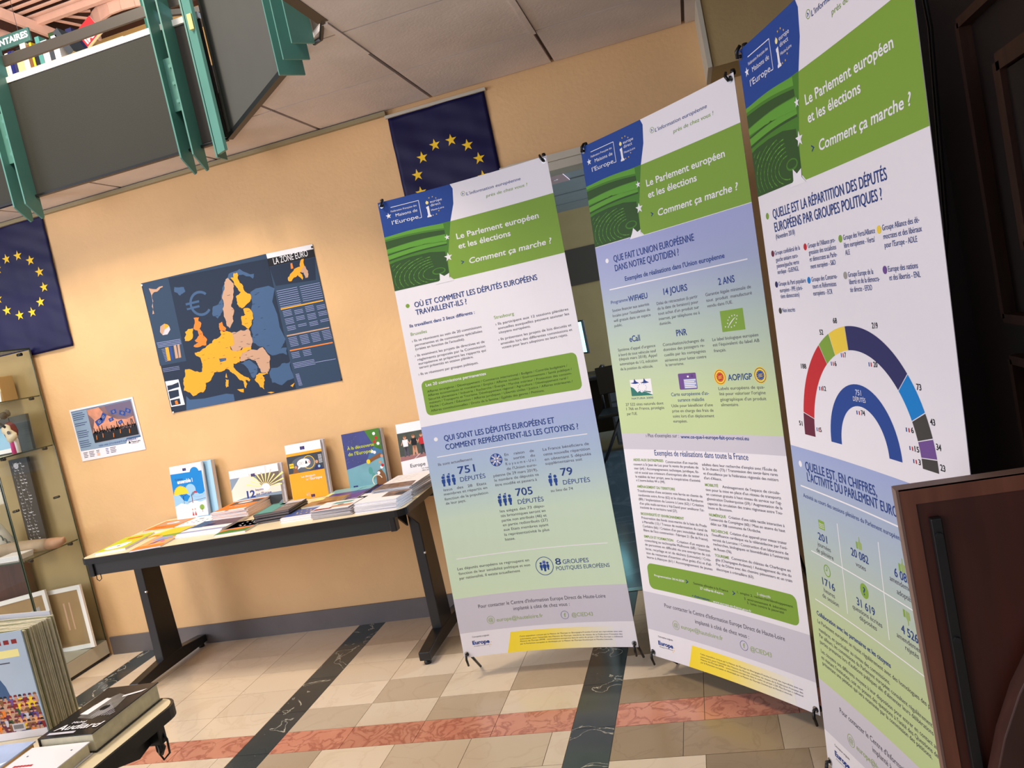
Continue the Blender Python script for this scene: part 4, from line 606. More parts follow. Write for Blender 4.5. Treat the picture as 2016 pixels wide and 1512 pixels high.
('1716', 0.0871, 1.404, 0.1494, 'n21', -0.0063),
('heures', 0.0904, 1.4242, 0.1448, 'k13', -0.0042),
('de session', 0.0787, 1.442, 0.1598, 'k13', -0.0055),
('31 619', 0.254, 1.4006, 0.3337, 'n21', -0.0099),
('questions écrites', 0.2304, 1.4185, 0.3609, 'k13', -0.0127),
('déposées', 0.2591, 1.4363, 0.3346, 'k13', -0.0094),
('4 526', 0.4428, 1.3953, 0.5059, 'n21', -0.008),
('amendements', 0.4209, 1.4143, 0.5277, 'k13', -0.0073),
('rejetés', 0.4509, 1.4313, 0.5014, 'k13', -0.0063),
('Collaboration avec les partenaires et les citoyens', 0.0347, 1.506, 0.3789, 'nb13', -0.0146),
('Le Parlement européen se réunit régulièrement avec des homologues des pays', 0.0337, 1.5294, 0.5443, 'k12', -0.0285),
('membres, en particulier au niveau des commissions.', 0.0358, 1.5516, 0.3668, 'k12', -0.0159),
('Par ailleurs, les commissions du Parlement européen consultent régulièrement les', 0.0342, 1.5694, 0.5467, 'k12', -0.0258),
("parties prenantes lors d'auditions publiques afin d'alimenter leurs délibérations sur", 0.0336, 1.587, 0.5512, 'k12', -0.0271),
('Les citoyens ont différents moyens à leur disposition pour entrer en contact avec', 0.0334, 1.6134, 0.5505, 'k12', -0.0286),
("en visitant l'institution, soit en posant des questions à l'unité des Questions des c", 0.0319, 1.6317, 0.5531, 'k12', -0.0269),
('présentant une pétition qui sera examinée par la commission des pétitions.', 0.0338, 1.6478, 0.511, 'k12', -0.0293),
('greytop', 0.0132, 1.6806, 0.5214, 'line', 1.6611),
('greybot', -0.0108, 1.8503, -0.0108, 'pt', 1.8503),
("Pour contacter le Centre d'Information E", 0.1044, 1.7188, 0.431, 'k16', -0.0206),
('at', 0.1537, 1.7882, 0.1705, 'ring', 1.7792),
('europe@hautel', 0.178, 1.7859, 0.3201, 'f17', -0.0129),
('Europe', 0.048, 1.8984, 0.1245, 'nb16', -0.0134)]]
BANPOSE= [[-1.20297, 3.01002, 0.09858, -0.09048, 0.0722, -0.00507, -0.00062, -0.03099], [-0.40506, 2.90534, 0.08095, -0.77082, 0.07479, -0.00578, -0.0028, -0.01366], [0.12175, 2.17275, 0.06126, -1.2691, 0.05534, -0.0079, -0.00163, -0.01048]] ; BANH= 1.9518
# ---------------------------------------------------------------- room shell
D=3.784; ZC=2.585
def struct(name,mb,m,parent=None,**k): return mb.build(name,m,parent,kind='structure',**k)
fl=MB().box(-6.5,-3.5,-.06,3.0,3.79,-.003); floor=struct('floor',fl,mat('floor_joint',C(168,152,130),.6))
M_t1=marble('cream_marble',C(226,210,190),C(196,170,142),4,.03,.22,.25,.5,C(212,190,162)); M_t2=marble('beige_marble',C(202,184,162),C(176,152,130),5,.03,.22,.25,.5,C(190,168,140))
M_t3=marble('grey_beige_marble',C(188,168,144),C(166,144,120),5,.03,.22,.3,.5,C(178,158,134))
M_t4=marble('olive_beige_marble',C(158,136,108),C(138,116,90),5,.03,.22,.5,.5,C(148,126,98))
M_red=marble('red_marble',C(192,116,94),C(140,70,56),11,.06,.22,.6,.52,C(214,156,130)); M_dk=marble('dark_green_marble',C(40,50,54),C(196,190,172),7,.012,.16,1,.60,C(62,70,72))
bands=[(-4.86,-4.715),(-3.46,-3.315),(-2.057,-1.905),(-.688,-.533),(.70,.85)]
def stone(x0,x1,y0,y1,m,name):
    x0,x1=max(x0,-4.7),min(x1,1.0)
    if x1-x0<.02: return
    g=.0012; return MB().box(x0+g,y0+g,-.02,x1-g,y1-g,0).build(name,m,floor)
rnd=random.Random(5)
rows=[2.706,2.885,3.085,3.285,3.485,3.784]; rows_l=[2.555,2.355,2.16,1.96,1.76,1.56,1.36,1.16]
PAT={(0,2):0,(1,2):1}
for i in range(len(bands)-1):
    xa=bands[i][1]; xb=bands[i+1][0]; nx=4; wx=(xb-xa)/nx
    for r in range(len(rows)-1):
        for k in range(nx):
            dark=((k+r)%2==0) if (i>=2) else rnd.random()<.10
            if i==2: dark={0:[1,0,1,0],1:[0,1,0,1],2:[0,0,0,0],3:[0,1,0,0],4:[1,0,0,1]}[r][k]
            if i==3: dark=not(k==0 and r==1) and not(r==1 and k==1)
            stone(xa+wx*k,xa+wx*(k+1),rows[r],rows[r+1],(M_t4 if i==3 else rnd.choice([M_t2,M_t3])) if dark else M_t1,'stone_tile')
    for r in range(len(rows_l)-1):
        off=.77 if r%2==0 else 0.0; xs=[xa]+[xa+wx*(k+off) for k in range(0 if off else 1,nx) if xa+wx*(k+off)<xb-.02]+[xb]
        xs=sorted(set(xs))
        for k in range(len(xs)-1):
            c=rnd.choice([M_t1,M_t1,M_t1,M_t2]) if i<2 else rnd.choice([M_t1,M_t2,M_t3]); 
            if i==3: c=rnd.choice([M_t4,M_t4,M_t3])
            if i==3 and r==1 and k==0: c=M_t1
            stone(xs[k],xs[k+1],rows_l[r+1],rows_l[r],c,'stone_tile')
    w3=(xb-xa)/3 if i!=2 else None
    for k in range(4): stone(xa+wx*k,xa+wx*(k+1),2.555,2.706,M_red,'red_stone_tile')
for xa,xb in bands:
    ys=[1.16,1.36,1.65,1.95,2.25,2.561,2.87,3.175,3.48,3.784]
    for a,b in zip(ys,ys[1:]): stone(xa,xb,a,b,M_dk,'dark_stone_tile')
struct('floor_1',MB().box(-4.0,3.790,-.06,6.0,11.5,0.0),marble('back_room_stone',C(54,66,74),C(120,130,134),1.6,.03,.14,.25,.5,C(76,88,94)))
MB().box(-.78,3.786,-.004,.22,3.83,.003).build('trim_4',M_chrome,None,kind='structure')
# back wall with a doorway
struct('wall_back',MB().box(-6.5,D,0,-.75,D+.16,3.05).box(-.75,D,2.17,.20,D+.16,3.05).box(.2,D,0,3.0,D+.16,3.05).box(-6.5,D,3.05,-1.2,D+.16,3.1),M_wall)
struct('baseboard_back',MB().box(-3.672,D-.012,0,-.75,D,.108),M_base)
MB().box(-.775,D-.03,0,-.735,D+.17,2.17).build('trim_1',M_trim,None,kind='structure')
MB().box(.165,D-.03,0,.215,D+.17,2.17).build('trim_2',M_trim,None,kind='structure')
tr=MB().box(-.735,D-.035,2.140,.165,D+.17,2.172).box(-.735,D-.02,2.100,.165,D+.15,2.1395).build('trim_3',M_trim,None,kind='structure')
MB().box(-6.5,D-.028,2.560,-1.28,D,2.580).build('trim_5',mat('olive_cable_trunking',C(150,138,104),.6),None,kind='structure')
# ceiling boards
def clip(P,a,b,c):  # keep a*x+b*y>=c
    out=[]
    for i in range(len(P)):
        p,q=P[i],P[(i+1)%len(P)]; fp=a*p[0]+b*p[1]-c; fq=a*q[0]+b*q[1]-c
        if fp>=0: out.append(p)
        if (fp>=0)!=(fq>=0): t=fp/(fp-fq); out.append((p[0]+(q[0]-p[0])*t,p[1]+(q[1]-p[1])*t))
    return out
YA=3.515; XA=-2.0; XCc=-1.03; YB=2.63
dx,dy=XCc-XA,YB-YA; na,nb=-dy,dx; nc=na*XA+nb*YA
def regions(P):
    r=[]
    q=clip(clip(P,-1,0,-XA),0,1,YA); r.append(q)
    q=clip(clip(clip(P,1,0,XA),-1,0,-XCc),na,nb,nc); r.append(q)
    q=clip(P,1,0,XCc); r.append(q)
    return [t for t in r if len(t)>2]
cb=MB()
for q in regions([(-6.5,-.5),(3.0,-.5),(3.0,D),(-6.5,D)]): cb.prism(q,'z',ZC+.014,ZC+.22)
ceil=cb.build('ceiling',M_ceilgap,None,kind='structure')
xj=[-6.44,-5.84,-5.24,-4.64,-4.04,-3.44,-2.84,-2.24,-1.64,-1.035,-.425,.18,.78,1.4]; yj=[-.3,.3,.95,1.55,2.15,2.75,3.31,3.779]
for i in range(len(xj)-1):
    for j in range(len(yj)-1):
        g=.004; P=[(xj[i]+g*2,yj[j]+g),(xj[i+1]-g*2,yj[j]+g),(xj[i+1]-g*2,yj[j+1]-g),(xj[i]+g*2,yj[j+1]-g)]
        rr=regions(P)
        if not rr: continue
        m=MB()
        for q in rr: m.prism(q,'z',ZC,ZC+.02)
        m.build('ceiling_board',M_ceil,ceil)
for x in (-1.035,-.425,.18):
    MB().box(x-.016,YB if x<-1 else -.3,ZC-.006,x+.006,3.0 if x<-1 else 3.33,ZC+.004).build('joint_strip',M_ceil,ceil)
# bulkhead above the right end
struct('wall_bulkhead',MB().box(.25,3.50,2.30,3.0,D,2.70),M_olive)
MB().box(.232,3.49,2.30,.25,D,2.584).build('trim_6',M_trim,None,kind='structure')
# right wall of dark panelled wood
M_dw=wood('dark_brown_wood',C(20,11,9),C(30,16,13),.45); M_dw2=wood('dark_brown_moulding',C(50,28,17),C(66,38,22),.4)
wr=struct('wall_right',MB().box(1.0,-.5,0,1.12,3.50,2.584),M_dw)
struct('wall_right_return',MB().box(.63,3.30,0,1.0,3.498,2.29),M_dw)
def moulding(y0,y1,z0,z1,wd,th):
    m=MB(); 
    for a,b in (((y0,z0),(y0,z1)),((y0,z1),(y1,z1)),((y1,z1),(y1,z0)),((y1,z0),(y0,z0))): m.bar((1.0-th/2,a[0],a[1]),(1.0-th/2,b[0],b[1]),th,wd,(1,0,0))
    return m
for y1 in (2.89,1.60,.31):
    moulding(y1-1.05,y1,1.12,2.08,.045,.03).build('moulding',M_dw2,wr); MB().box(.975,y1-.78,1.36,1.0,y1-.27,1.86).build('raised_panel',M_dw,wr)
    moulding(y1-.80,y1-.26,1.34,1.89,.03,.05).build('moulding',M_dw2,wr)
    moulding(y1-1.05,y1,.16,.98,.045,.03).build('moulding',M_dw2,wr)
# room beyond the doorway
struct('wall_far',MB().box(-4.0,8.9,0,6.0,9.0,2.6),mat('back_room_tan',C(150,128,84),.85,noise=.05))
struct('ceiling_1',MB().box(-4.0,3.95,2.5,6.0,9.0,2.56),mat('back_room_ceiling',C(150,160,160),.7,noise=.05))
struct('trim_7',MB().box(-4.0,8.87,1.665,6.0,8.9,2.07),mat('dark_wainscot_band',C(62,54,44),.6))
for y in (4.9,5.9,6.7,7.5,8.2): MB().box(-4.0,y,2.494,6.0,y+.03,2.50).build('trim_8',mat('back_ceiling_joint',C(112,120,120),.8),None,kind='structure')
lp=thing('ceiling_panel_light','pinkish square ceiling light in the room beyond the doorway','light',(-.90,6.5,2.494)); MB().box(-.12,-.22,-.01,.09,.2,0).build('diffuser',mat('pink_diffuser',C(214,178,180),.5),lp); MB().ring((0,0,-.012),.02,.01,(0,0,-1)).build('fixing',M_white,lp)
def desk(x,y,label):
    t=thing('office_desk',label,'desk',(x,y,0)); MB().box(-.8,-.35,.71,.8,.35,.74).build('desktop',M_greym,t,bevel=.004); MB().box(-.76,.28,.1,.76,.30,.71).build('modesty_panel',M_greym,t)
    for s in (-1,1):
        MB().box(s*.74-.02,-.33,0,s*.74+.02,.33,.71).build('side_panel',M_black,t)
    p=MB().box(.1,-.32,.05,.5,.2,.70).build('drawer_unit',mat('drawer_grey',C(84,92,98),.4),t)
    for k in range(3): MB().box(.12,-.335,.08+k*.2,.48,-.32,.26+k*.2).build('drawer',mat('drawer_grey',C(84,92,98),.4),p)
    return t
desk(-1.05,7.75,'dark office desk seen through the doorway')
mo=thing('monitor','flat computer monitor seen nearly edge-on through the doorway','monitor',(-.98,7.2,.0),rz=-1.02)
MB().box(-.24,-.012,.98,.24,.012,1.30).build('housing',M_black,mo,bevel=.003); MB().box(-.225,-.0135,.995,.225,-.0122,1.285).build('screen',mat('lit_screen',C(160,220,230),.3,emit=C(150,225,235),estr=1.5),mo); MB().box(-.03,.01,.745,.03,.03,1.1).build('stand_neck',M_black,mo); MB().box(-.12,-.06,.741,.12,.1,.75).build('stand_base',M_black,mo)
mo.location=(-1.16,7.55,0)
kb=thing('desk_telephone','black desk telephone on the desk beyond the doorway','telephone',(-.90,7.62,.742)); MB().box(-.1,-.1,0,.1,.1,.05).build('phone_body',M_black,kb,bevel=.01); MB().tube([(-.08,-.08,.06),(-.08,0,.075),(-.08,.08,.06)],[.022,.014,.022],10).build('handset',M_black,kb,True)
oc=thing('folding_chair','dark metal chair with slanting legs on the blue-grey floor beyond the doorway','chair',(-.78,6.9,0))
MB().box(-.2,-.2,.44,.22,.2,.47).build('seat',M_black,oc,bevel=.008); MB().box(-.2,.19,.6,.22,.215,.85).build('backrest',M_black,oc,bevel=.006)
for a,b in (((-.26,-.16,0),(.0,-.16,.45)),((-.26,.16,0),(.0,.16,.45)),((.26,-.16,0),(.0,-.16,.45)),((.26,.16,0),(0,.16,.45)),((-.18,.2,.45),(-.18,.205,.7)),((.2,.2,.45),(.2,.205,.7))): MB().tube([a,b],.011,8).build('leg',M_black,oc,True)
# ---------------------------------------------------------------- balcony parapet around the void
par=thing('balcony_parapet','grey panelled balcony parapet with teal steel fins above the back wall','parapet',(-2.0,3.5,2.585))
o0=Vector((2.0,-3.5,-2.585))
def PB(mb,name,m,parent=None,**k):
    mb.v=[tuple(Vector(v)+o0) for v in mb.v]
    return mb.build(name,m,parent or par,**k)
PB(MB().box(-3.137,3.50,2.588,-2.225,3.53,3.160),'fascia_panel',M_fasc)
PB(MB().box(-4.6,3.50,2.588,-3.245,3.53,3.160),'fascia_panel',M_fasc)
for xa_,xb_ in ((-3.245,-3.137),(-2.225,-2.0)): PB(MB().box(xa_,3.508,2.60,xb_,3.5135,3.160),'recess_panel',mat('recess_dark',C(52,47,44),.8))
A=Vector((-1.99,3.50,0)); B=Vector((-1.03,2.62,0)); dirB=(B-A).normalized(); nB=Vector((dirB.y,-dirB.x,0)) 
if nB.y>0: nB=-nB
def PBx(s0,s1,z0,z1,d0,d1):
    m=MB(); P=[A+dirB*s0-nB*d0,A+dirB*s1-nB*d0,A+dirB*s1-nB*d1,A+dirB*s0-nB*d1]; return m.prism([(p.x,p.y) for p in P],'z',z0,z1)
LB=(B-A).length
PB(PBx(.01,LB-.26,2.600,3.7,0,.03),'fascia_panel',mat('grey_fascia_light',C(66,67,64),.7,noise=.05))
PB(PBx(0,LB-.24,2.578,2.600,-.010,.018),'bottom_rail',M_black)
PB(PBx(LB-.24,LB-.02,2.64,3.7,.01,.04),'recess_panel',MATS['recess_dark'])
PB(MB().box(-4.6,3.488,2.576,-2.0,3.512,2.588),'bottom_rail',M_black)
PB(MB().box(-4.6,3.496,3.162,-2.21,3.60,3.190).box(-2.2105,3.498,3.162,-2.0,3.60,3.190),'cap_board',M_white)
PB(MB().box(-4.6,3.505,3.250,-2.0,3.52,3.300),'handrail',mat('bronze_grey_rail',C(66,60,54),.4))
M_pc=[(-3.213,None),(-3.141,None),(-2.215,None),(-2.147,None)]
for x,_ in M_pc:
    m=MB().prism([(3.415,2.535),(3.425,2.525),(3.50,2.465),(3.515,2.475),(3.515,3.75),(3.415,3.75)],'x',x-.004,x+.004); PB(m,'fin',M_teal)
for x0,x1 in ((-3.209,-3.145),(-2.211,-2.151)):
    b_=PB(MB().box(x0,3.455,2.76,x1,3.463,3.01),'fixing_plate',M_teal)
    for z in (2.80,2.885,2.965): PB(MB().tube([((x0+x1)/2+.008,3.455,z),((x0+x1)/2+.008,3.440,z)],.009,8),'bolt',M_teal,b_)
# corner channel
PB(MB().box(-2.032,3.415,2.49,-2.024,3.50,3.9),'fin',M_teal)
PB(MB().prism([(-2.018,3.412),(-1.955,3.375),(-1.945,3.385),(-2.010,3.425)],'z',2.50,3.9),'corner_post',M_teal)
PB(MB().box(-1.985,3.372,3.06,-1.962,3.389,3.13),'tape_patch',M_brass)
# teal plates at the second corner
for s,dz,dd in ((LB-.27,2.50,.10),(LB-.20,2.53,.10),(LB-.13,2.56,.085)):
    m=MB(); P=[A+dirB*s+nB*0,A+dirB*(s+.008),A+dirB*(s+.008)+nB*dd,A+dirB*s+nB*dd]; m.prism([(p.x,p.y) for p in P],'z',dz,3.7); PB(m,'fin',M_teal)
PB(PBx(LB-.255,LB-.16,2.60,3.7,-.05,-.042),'fixing_plate',M_teal)
# third side towards the camera
PB(MB().box(-1.06,-.3,2.583,-1.02,2.62,2.605),'bottom_rail',M_black); PB(MB().box(-1.02,-.3,2.605,-.99,2.60,3.7),'fascia_panel',M_fasc)
PB(MB().tube([(-1.03,2.60,2.59),(-1.10,2.72,2.575),(-1.14,2.74,2.575)],.008,6),'bracket',M_black)
# upper floor
struct('floor_2',MB().box(-8.5,3.54,2.80,-2.2,8.4,2.95).box(-2.2,3.54,2.80,-1.0,8.4,2.95),M_ceil)
struct('wall_upper',MB().box(-9.0,8.5,2.9,0,8.6,6.2),mat('upper_tan_wall',C(196,158,96),.8))
# slatted timber ceiling of the upper floor
M_sl=mat('pale_timber_slat',C(228,186,166),.6,noise=.08); M_db=wood('red_brown_timber',C(48,18,13),C(64,28,18),.7)
sc=struct('ceiling_2',MB().box(-10.5,3.6,5.72,0,8.5,5.8),M_db)
y=5.2
while y<7.50: MB().box(-9.5,y,5.645,-4.2,y+.030,5.665).build('slat',M_sl,sc); y+=.118
MB().box(-9.5,7.50,5.585,-4.2,7.56,5.67).build('slat_beam',M_sl,sc)
MB().box(-6.40,5.0,5.52,-6.20,8.3,5.60).build('ceiling_beam',M_db,sc); MB().box(-6.205,5.0,5.50,-6.165,8.3,5.61).build('slat_beam',M_sl,sc)
arcp=[(-5.86,8.05),(-5.8195,7.9032),(-5.7379,7.8197),(-5.6387,7.7389),(-5.5036,7.6615),(-5.3462,7.6087),(-5.1924,7.6028),(-5.04,7.6275),(-4.8,7.72)]
for k in range(9):
    x=-6.12+k*.115; yy=7.56; L_=.0
    # slats run away until they meet the curved board
    xe=x+.22; j=min(range(len(arcp)),key=lambda q:abs(arcp[q][0]-xe)); ye=arcp[j][1] if xe>-5.86 else 8.2
    MB().bar((x,7.55,5.655),(xe,ye,5.655),.026,.02).build('slat',M_sl,sc)
ab=MB()
for a,b in zip(arcp,arcp[1:]): ab.bar((a[0],a[1],5.56),(b[0],b[1],5.56),.03,.16)
ab.build('curved_board',M_sl,sc)
pc=thing('steel_column','teal steel column on the upper floor behind the shelves','column',(-3.02,4.7,2.95)); MB().box(-.03,-.03,0,.03,.03,1.13).build('shaft',mat('bright_teal',C(30,120,106),.5),pc); MB().box(-.03,-.05,1.05,.28,-.03,1.22).build('arm',MATS['bright_teal'],pc)
# low bookcase and its books
bc=thing('low_bookcase','low cream bookcase behind the balcony handrail','bookcase',(-3.4,4.25,2.95)); 
MB().box(-.9,-.13,.540,.55,.15,.553).build('top_board',M_cream if False else mat('cream_board',C(236,222,200),.5),bc); MB().box(-.9,.13,0,.55,.15,.54).build('back_panel',MATS['cream_board'],bc)
for x in (-.9,-.2,.53): MB().box(x,-.13,0,x+.02,.13,.54).build('side_panel',MATS['cream_board'],bc)
MB().box(-.88,-.13,.28,.53,.13,.30).build('shelf',MATS['cream_board'],bc)
def spinebook(x,th,h,d,col,label,lean=0,y=4.20,z=3.5035,band=None,group='books on the low bookcase upstairs'):
    t=thing('book',label,'book',(x,y,z),group=group,rot=(0,lean,0))
    c=mat('cover_'+col,C(*INKC[col]) if col in INKC else C(200,180,140),.5)
    MB().box(0,-.07,0,.002,.07,h).box(th-.002,-.07,0,th,.07,h).box(0,-.0715,0,th,-.0695,h).build('cover',c,t)
    MB().box(.002,-.069,.003,th-.002,.066,h-.004).build('pages',M_cream,t)
    if band: MB().box(-.0002,-.0722,h*.55,th+.0002,-.0715,h*.72).build('spine_band',ink(band),t)
    return t
bl=[('pink',.055,.080,'gold','pink paperback with a gold patch at the left end of the upstairs bookcase'),('dgreen',.012,.130,None,'thin dark green book beside the pink paperback upstairs'),('cream1',.03,.124,None,'cream book beside the thin green book upstairs'),('white',.022,.130,None,'white book left of the two navy books upstairs'),('flagblue',.022,.136,'w','left one of two navy books with white labels upstairs'),('navy',.022,.133,'w','right one of two navy books with white labels upstairs'),
('ltyellow',.045,.124,None,'thick pale yellow book right of the navy books upstairs'),('cream2',.04,.154,None,'thick ivory book before the brown book upstairs'),('brown',.022,.136,'w','brown book with a white label upstairs'),('gold',.015,.144,'w','thin golden book beside the brown one upstairs'),('black',.028,.122,'w','black book with white label beside the golden book upstairs'),('seagreen',.03,.162,None,'sea green book in the middle of the upstairs bookcase'),('lgrey',.045,.129,None,'pale grey thick book right of the sea green one upstairs'),('dkgrey',.03,.115,None,'short dark grey book upstairs'),('white',.04,.136,'red','white book with blue top and red mark upstairs')]
x=-3.775
for col,th,h,band,lab in bl: spinebook(x,th,h,0,col,lab,band=band); x+=th+.002
spinebook(-3.235,.040,.17,0,'dkgrey','dark book leaning to the left on the upstairs bookcase',lean=-.45)
# magazine leaning
mg=thing('magazine','red and white magazine with large white letters leaning on the upstairs bookcase','magazine',(-3.10,4.135,3.5035),rot=(-.05,-.50,0))
MB().box(0,0,0,.13,.006,.135).build('pages',M_paper,mg,bevel=.0015); Pm=Print(); Pm.add('printed_field',ink('red'),1,rect(.0,.014,.13,.135)); Pm.text('IMA',.012,.026,.118,.036,ink('w'),bold=2,ydown=False); Pm.add('printed_field',ink('peach'),1,rect(0,0,.13,.012))
Pm.build(mg,lambda u,v,h:Vector((u,-h,v)))
# second row behind
for k,(col,h) in enumerate((('black',.33),('white',.28),('crim',.31),('ltyellow',.30),('dgreen',.36),('white',.30),('navy',.34))):
    spinebook(-3.93+k*.066,.045,h*.62,0,col,['black folder','white folder','dark red folder','pale yellow folder','dark green folder','white box file','navy folder'][k]+[' standing at the left on the tall shelf behind the upstairs bookcase',' second from the left on the tall upstairs shelf',' third from the left on the tall upstairs shelf',' in the middle of the tall upstairs shelf',' right of the pale yellow folder on the tall upstairs shelf',' between green and navy folders on the tall upstairs shelf',' at the right end of the tall upstairs shelf'][k],y=4.60,z=3.651,group='folders on the tall upstairs shelf')
tb=thing('tall_shelf','cream shelf unit standing behind the low upstairs bookcase','shelf',(-3.68,4.65,2.95)); MB().box(-.28,-.15,.67,.4,.15,.70).build('top_board',MATS['cream_board'],tb)
for xx in (-.28,.38): MB().box(xx,-.15,0,xx+.02,.15,.67).build('side_panel',MATS['cream_board'],tb)
# hanging sign
sg=thing('hanging_sign','green hanging sign with white capital letters at the top left','sign',(-4.62,5.5,4.40),rot=(0,.0,0)); MB().box(-.62,0,-.01,0,.02,.092).build('board',mat('sign_green',C(20,52,48),.6),sg,bevel=.002)
Ps=Print(); Ps.text('DOCUMENTAIRES',-.60,.022,-.014,.045,ink('w'),bold=1,ydown=False); Ps.build(sg,lambda u,v,h:Vector((u,-h-.0005,v)))
for xx in (-.5,-.1): MB().tube([(xx,.01,.09),(xx,.01,1.12)],.002,6).build('wire',M_chrome,sg)
# dark monitor and chair on the upper floor
dm=thing('dark_display_board','dark display board on a stand behind the handrail','board',(-2.55,4.3,2.95)); MB().box(-.24,0,.85,.34,.03,1.16).build('board',mat('slate',C(58,60,60),.5),dm,bevel=.004); MB().box(-.26,-.005,.83,-.23,.035,1.17).build('frame_edge',M_black,dm)
for a,b in (((-.2,.02,.85),(-.26,.1,0)),((.25,.02,.85),(.3,.1,0)),((-.2,.0,.70),(.2,.0,.62)),((-.2,.0,.72),(-.18,0,.5))): MB().bar(a,b,.03,.03).build('leg',M_black,dm)
# ---------------------------------------------------------------- exhibition banners
BW=.75
G1=gradmat('print_blue_green_a',[(.49,C(164,176,222)),(.60,C(168,190,214)),(.70,C(198,218,196)),(.87,C(208,228,196))])
G2=gradmat('print_blue_green_b',[(.19,C(160,166,214)),(.27,C(162,172,206)),(.36,C(176,194,186)),(.50,C(196,214,158))])
G3=gradmat('print_blue_green_c',[(.53,C(156,170,216)),(.64,C(170,186,196)),(.78,C(188,204,150)),(.86,C(192,210,150))])
GY=gradmat('print_yellow_fade',[(.25,C(250,222,40)),(.5,C(252,228,80)),(.86,C(238,234,226))],'u')
def bannerfn(b):
    x,y,z,az,lean,bow,tw,bow2=b
    a=Vector((math.cos(az),math.sin(az),0)); n=Vector((math.sin(az),-math.cos(az),0)); o=Vector((x,y,z))
    upd=Vector((0,0,1))*math.cos(lean)-n*math.sin(lean)
    def fn(u,v,h=0):
        s,t=u/BW,v/BANH
        return o+upd*(BANH-v)+a*u+n*(bow*4*t*(1-t)+tw*(s-.5)*(t-.5)*4+bow2*4*s*(1-s)+h)
    return fn,a,n,upd
UC=[k*.05 for k in range(1,15)]; VC=[k*.15 for k in range(1,13)]
def person_icon(P,x,y,h,flag=True):
    P.add('printed_icon',ink('logo'),3,disc(x,y-h*.80,h*.14,14))
    P.add('printed_icon',ink('logo'),3,poly([(x-h*.17,y-h*.58),(x-h*.08,y-h*.64),(x+h*.08,y-h*.64),(x+h*.17,y-h*.58),(x+h*.15,y-h*.28),(x+h*.10,y-h*.28),(x+h*.09,y),(x-h*.09,y),(x-h*.10,y-h*.28),(x-h*.15,y-h*.28)]))
    if flag:
        P.add('printed_icon',ink('logo'),3,seg(x+h*.13,y-h*.5,x+h*.17,y-h*1.12,h*.035))
        P.add('printed_icon',ink('logo'),3,poly([(x+h*.17,y-h*1.12),(x-h*.04,y-h*1.03),(x+h*.16,y-h*.95)]))
def header(P):
    L=ink('logo'); W_=ink('w')
    P.add('printed_field',L,1,poly([(0,0),(.322,0),(.331,.02),(.322,.08),(.295,.146),(0,.146)]))
    P.add('printed_field',ink('green'),1,poly([(.295,.147),(BW,.147),(BW,.382),(.262,.382),(.245,.366),(.252,.3)]))
    P.add('printed_photo',ink('mgreen'),1,poly([(0,.146),(.295,.146),(.252,.3),(.245,.376),(0,.376)]))
    # debating chamber photograph: roof bands, galleries, curved rows of seats
    def cu(y0,y1,y2,y3,k):  # band between two sloping curves
        t=[i/8 for i in range(9)]; xe=.262
        return poly([(xe*a,y0+(y1-y0)*a-.006*math.sin(PI*a)) for a in t]+[(xe*a,y2+(y3-y2)*a-.006*math.sin(PI*a)) for a in t[::-1]])
    P.add('printed_photo',ink('lgreen'),2,cu(.148,.148,.158,.168,0))
    P.add('printed_photo',ink('dgreen'),2,cu(.166,.175,.198,.192,0))
    P.add('printed_photo',ink('lgreen'),2,cu(.200,.194,.216,.224,0))
    P.add('printed_photo',ink('dgreen'),2,cu(.221,.212,.225,.217,0))
    P.add('printed_photo',ink('lgreen'),2,cu(.226,.218,.243,.232,0))
    P.add('printed_photo',ink('dgreen'),2,cu(.244,.232,.250,.238,0))
    P.add('printed_photo',ink('dgreen'),2,poly([(0,.262),(.03,.256),(.1,.250),(.18,.250),(.247,.262),(.247,.368),(.238,.376),(0,.376)]))
    P.add('printed_photo',ink('dgreen'),2,rect(.205,.222,.224,.229))
    rnd=random.Random(3)
    for k in range(9):
        R=.045+k*.0165
        for j in range(30):
            a=PI*.52+PI*.98*j/30+rnd.uniform(-.02,.02); x=.190+R*1.25*math.cos(a); y=.338-R*.62*math.sin(a)
            if not(.004<x<.242 and .262<y<.372): continue
            d=PI/34; x2=.190+R*1.25*math.cos(a+d); y2=.338-R*.62*math.sin(a+d)
            if x2<.004 or y2>.373: continue
            P.add('printed_photo',ink('mgreen' if rnd.random()<.6 else 'lgreen'),3,seg(x,y,x2,y2,.0028))
    P.add('printed_photo',ink('mgreen'),3,disc(.205,.335,.030,20,.014)); P.add('printed_photo',ink('dgreen'),4,disc(.205,.334,.024,20,.010))
    P.add('printed_star',W_,4,star(.268,.2076,.0125)); P.add('printed_star',W_,4,star(.257,.2875,.019))
    # logos
    P.add('printed_logo',W_,3,star(.036,.0635,.0125)); P.add('printed_logo',W_,3,seg(.0515,.031,.176,.031,.0022)); P.add('printed_logo',W_,3,seg(.1755,.031,.1755,.1025,.0022)); P.add('printed_logo',W_,3,seg(.1755,.1025,.164,.1025,.0022))
    for k in range(12):
        a=2*PI*k/12+.2
        if math.cos(a)>.5 or (k in(4,)): pass
        x=.232+.030*math.sin(a); y=.068-.038*math.cos(a)
        if abs(math.cos(a))>.35: P.add('printed_logo',ink('gold') ,3,star(x,y,.0034))
    P.add('printed_logo',ink('ltyellow'),3,disc(.2101,.0495,.0065,16))
    P.add('printed_logo',W_,3,poly([(.203,.066),(.215,.063),(.215,.100),(.2195,.104),(.2195,.109),(.2005,.109),(.2005,.104),(.205,.100),(.205,.073),(.203,.073)]))
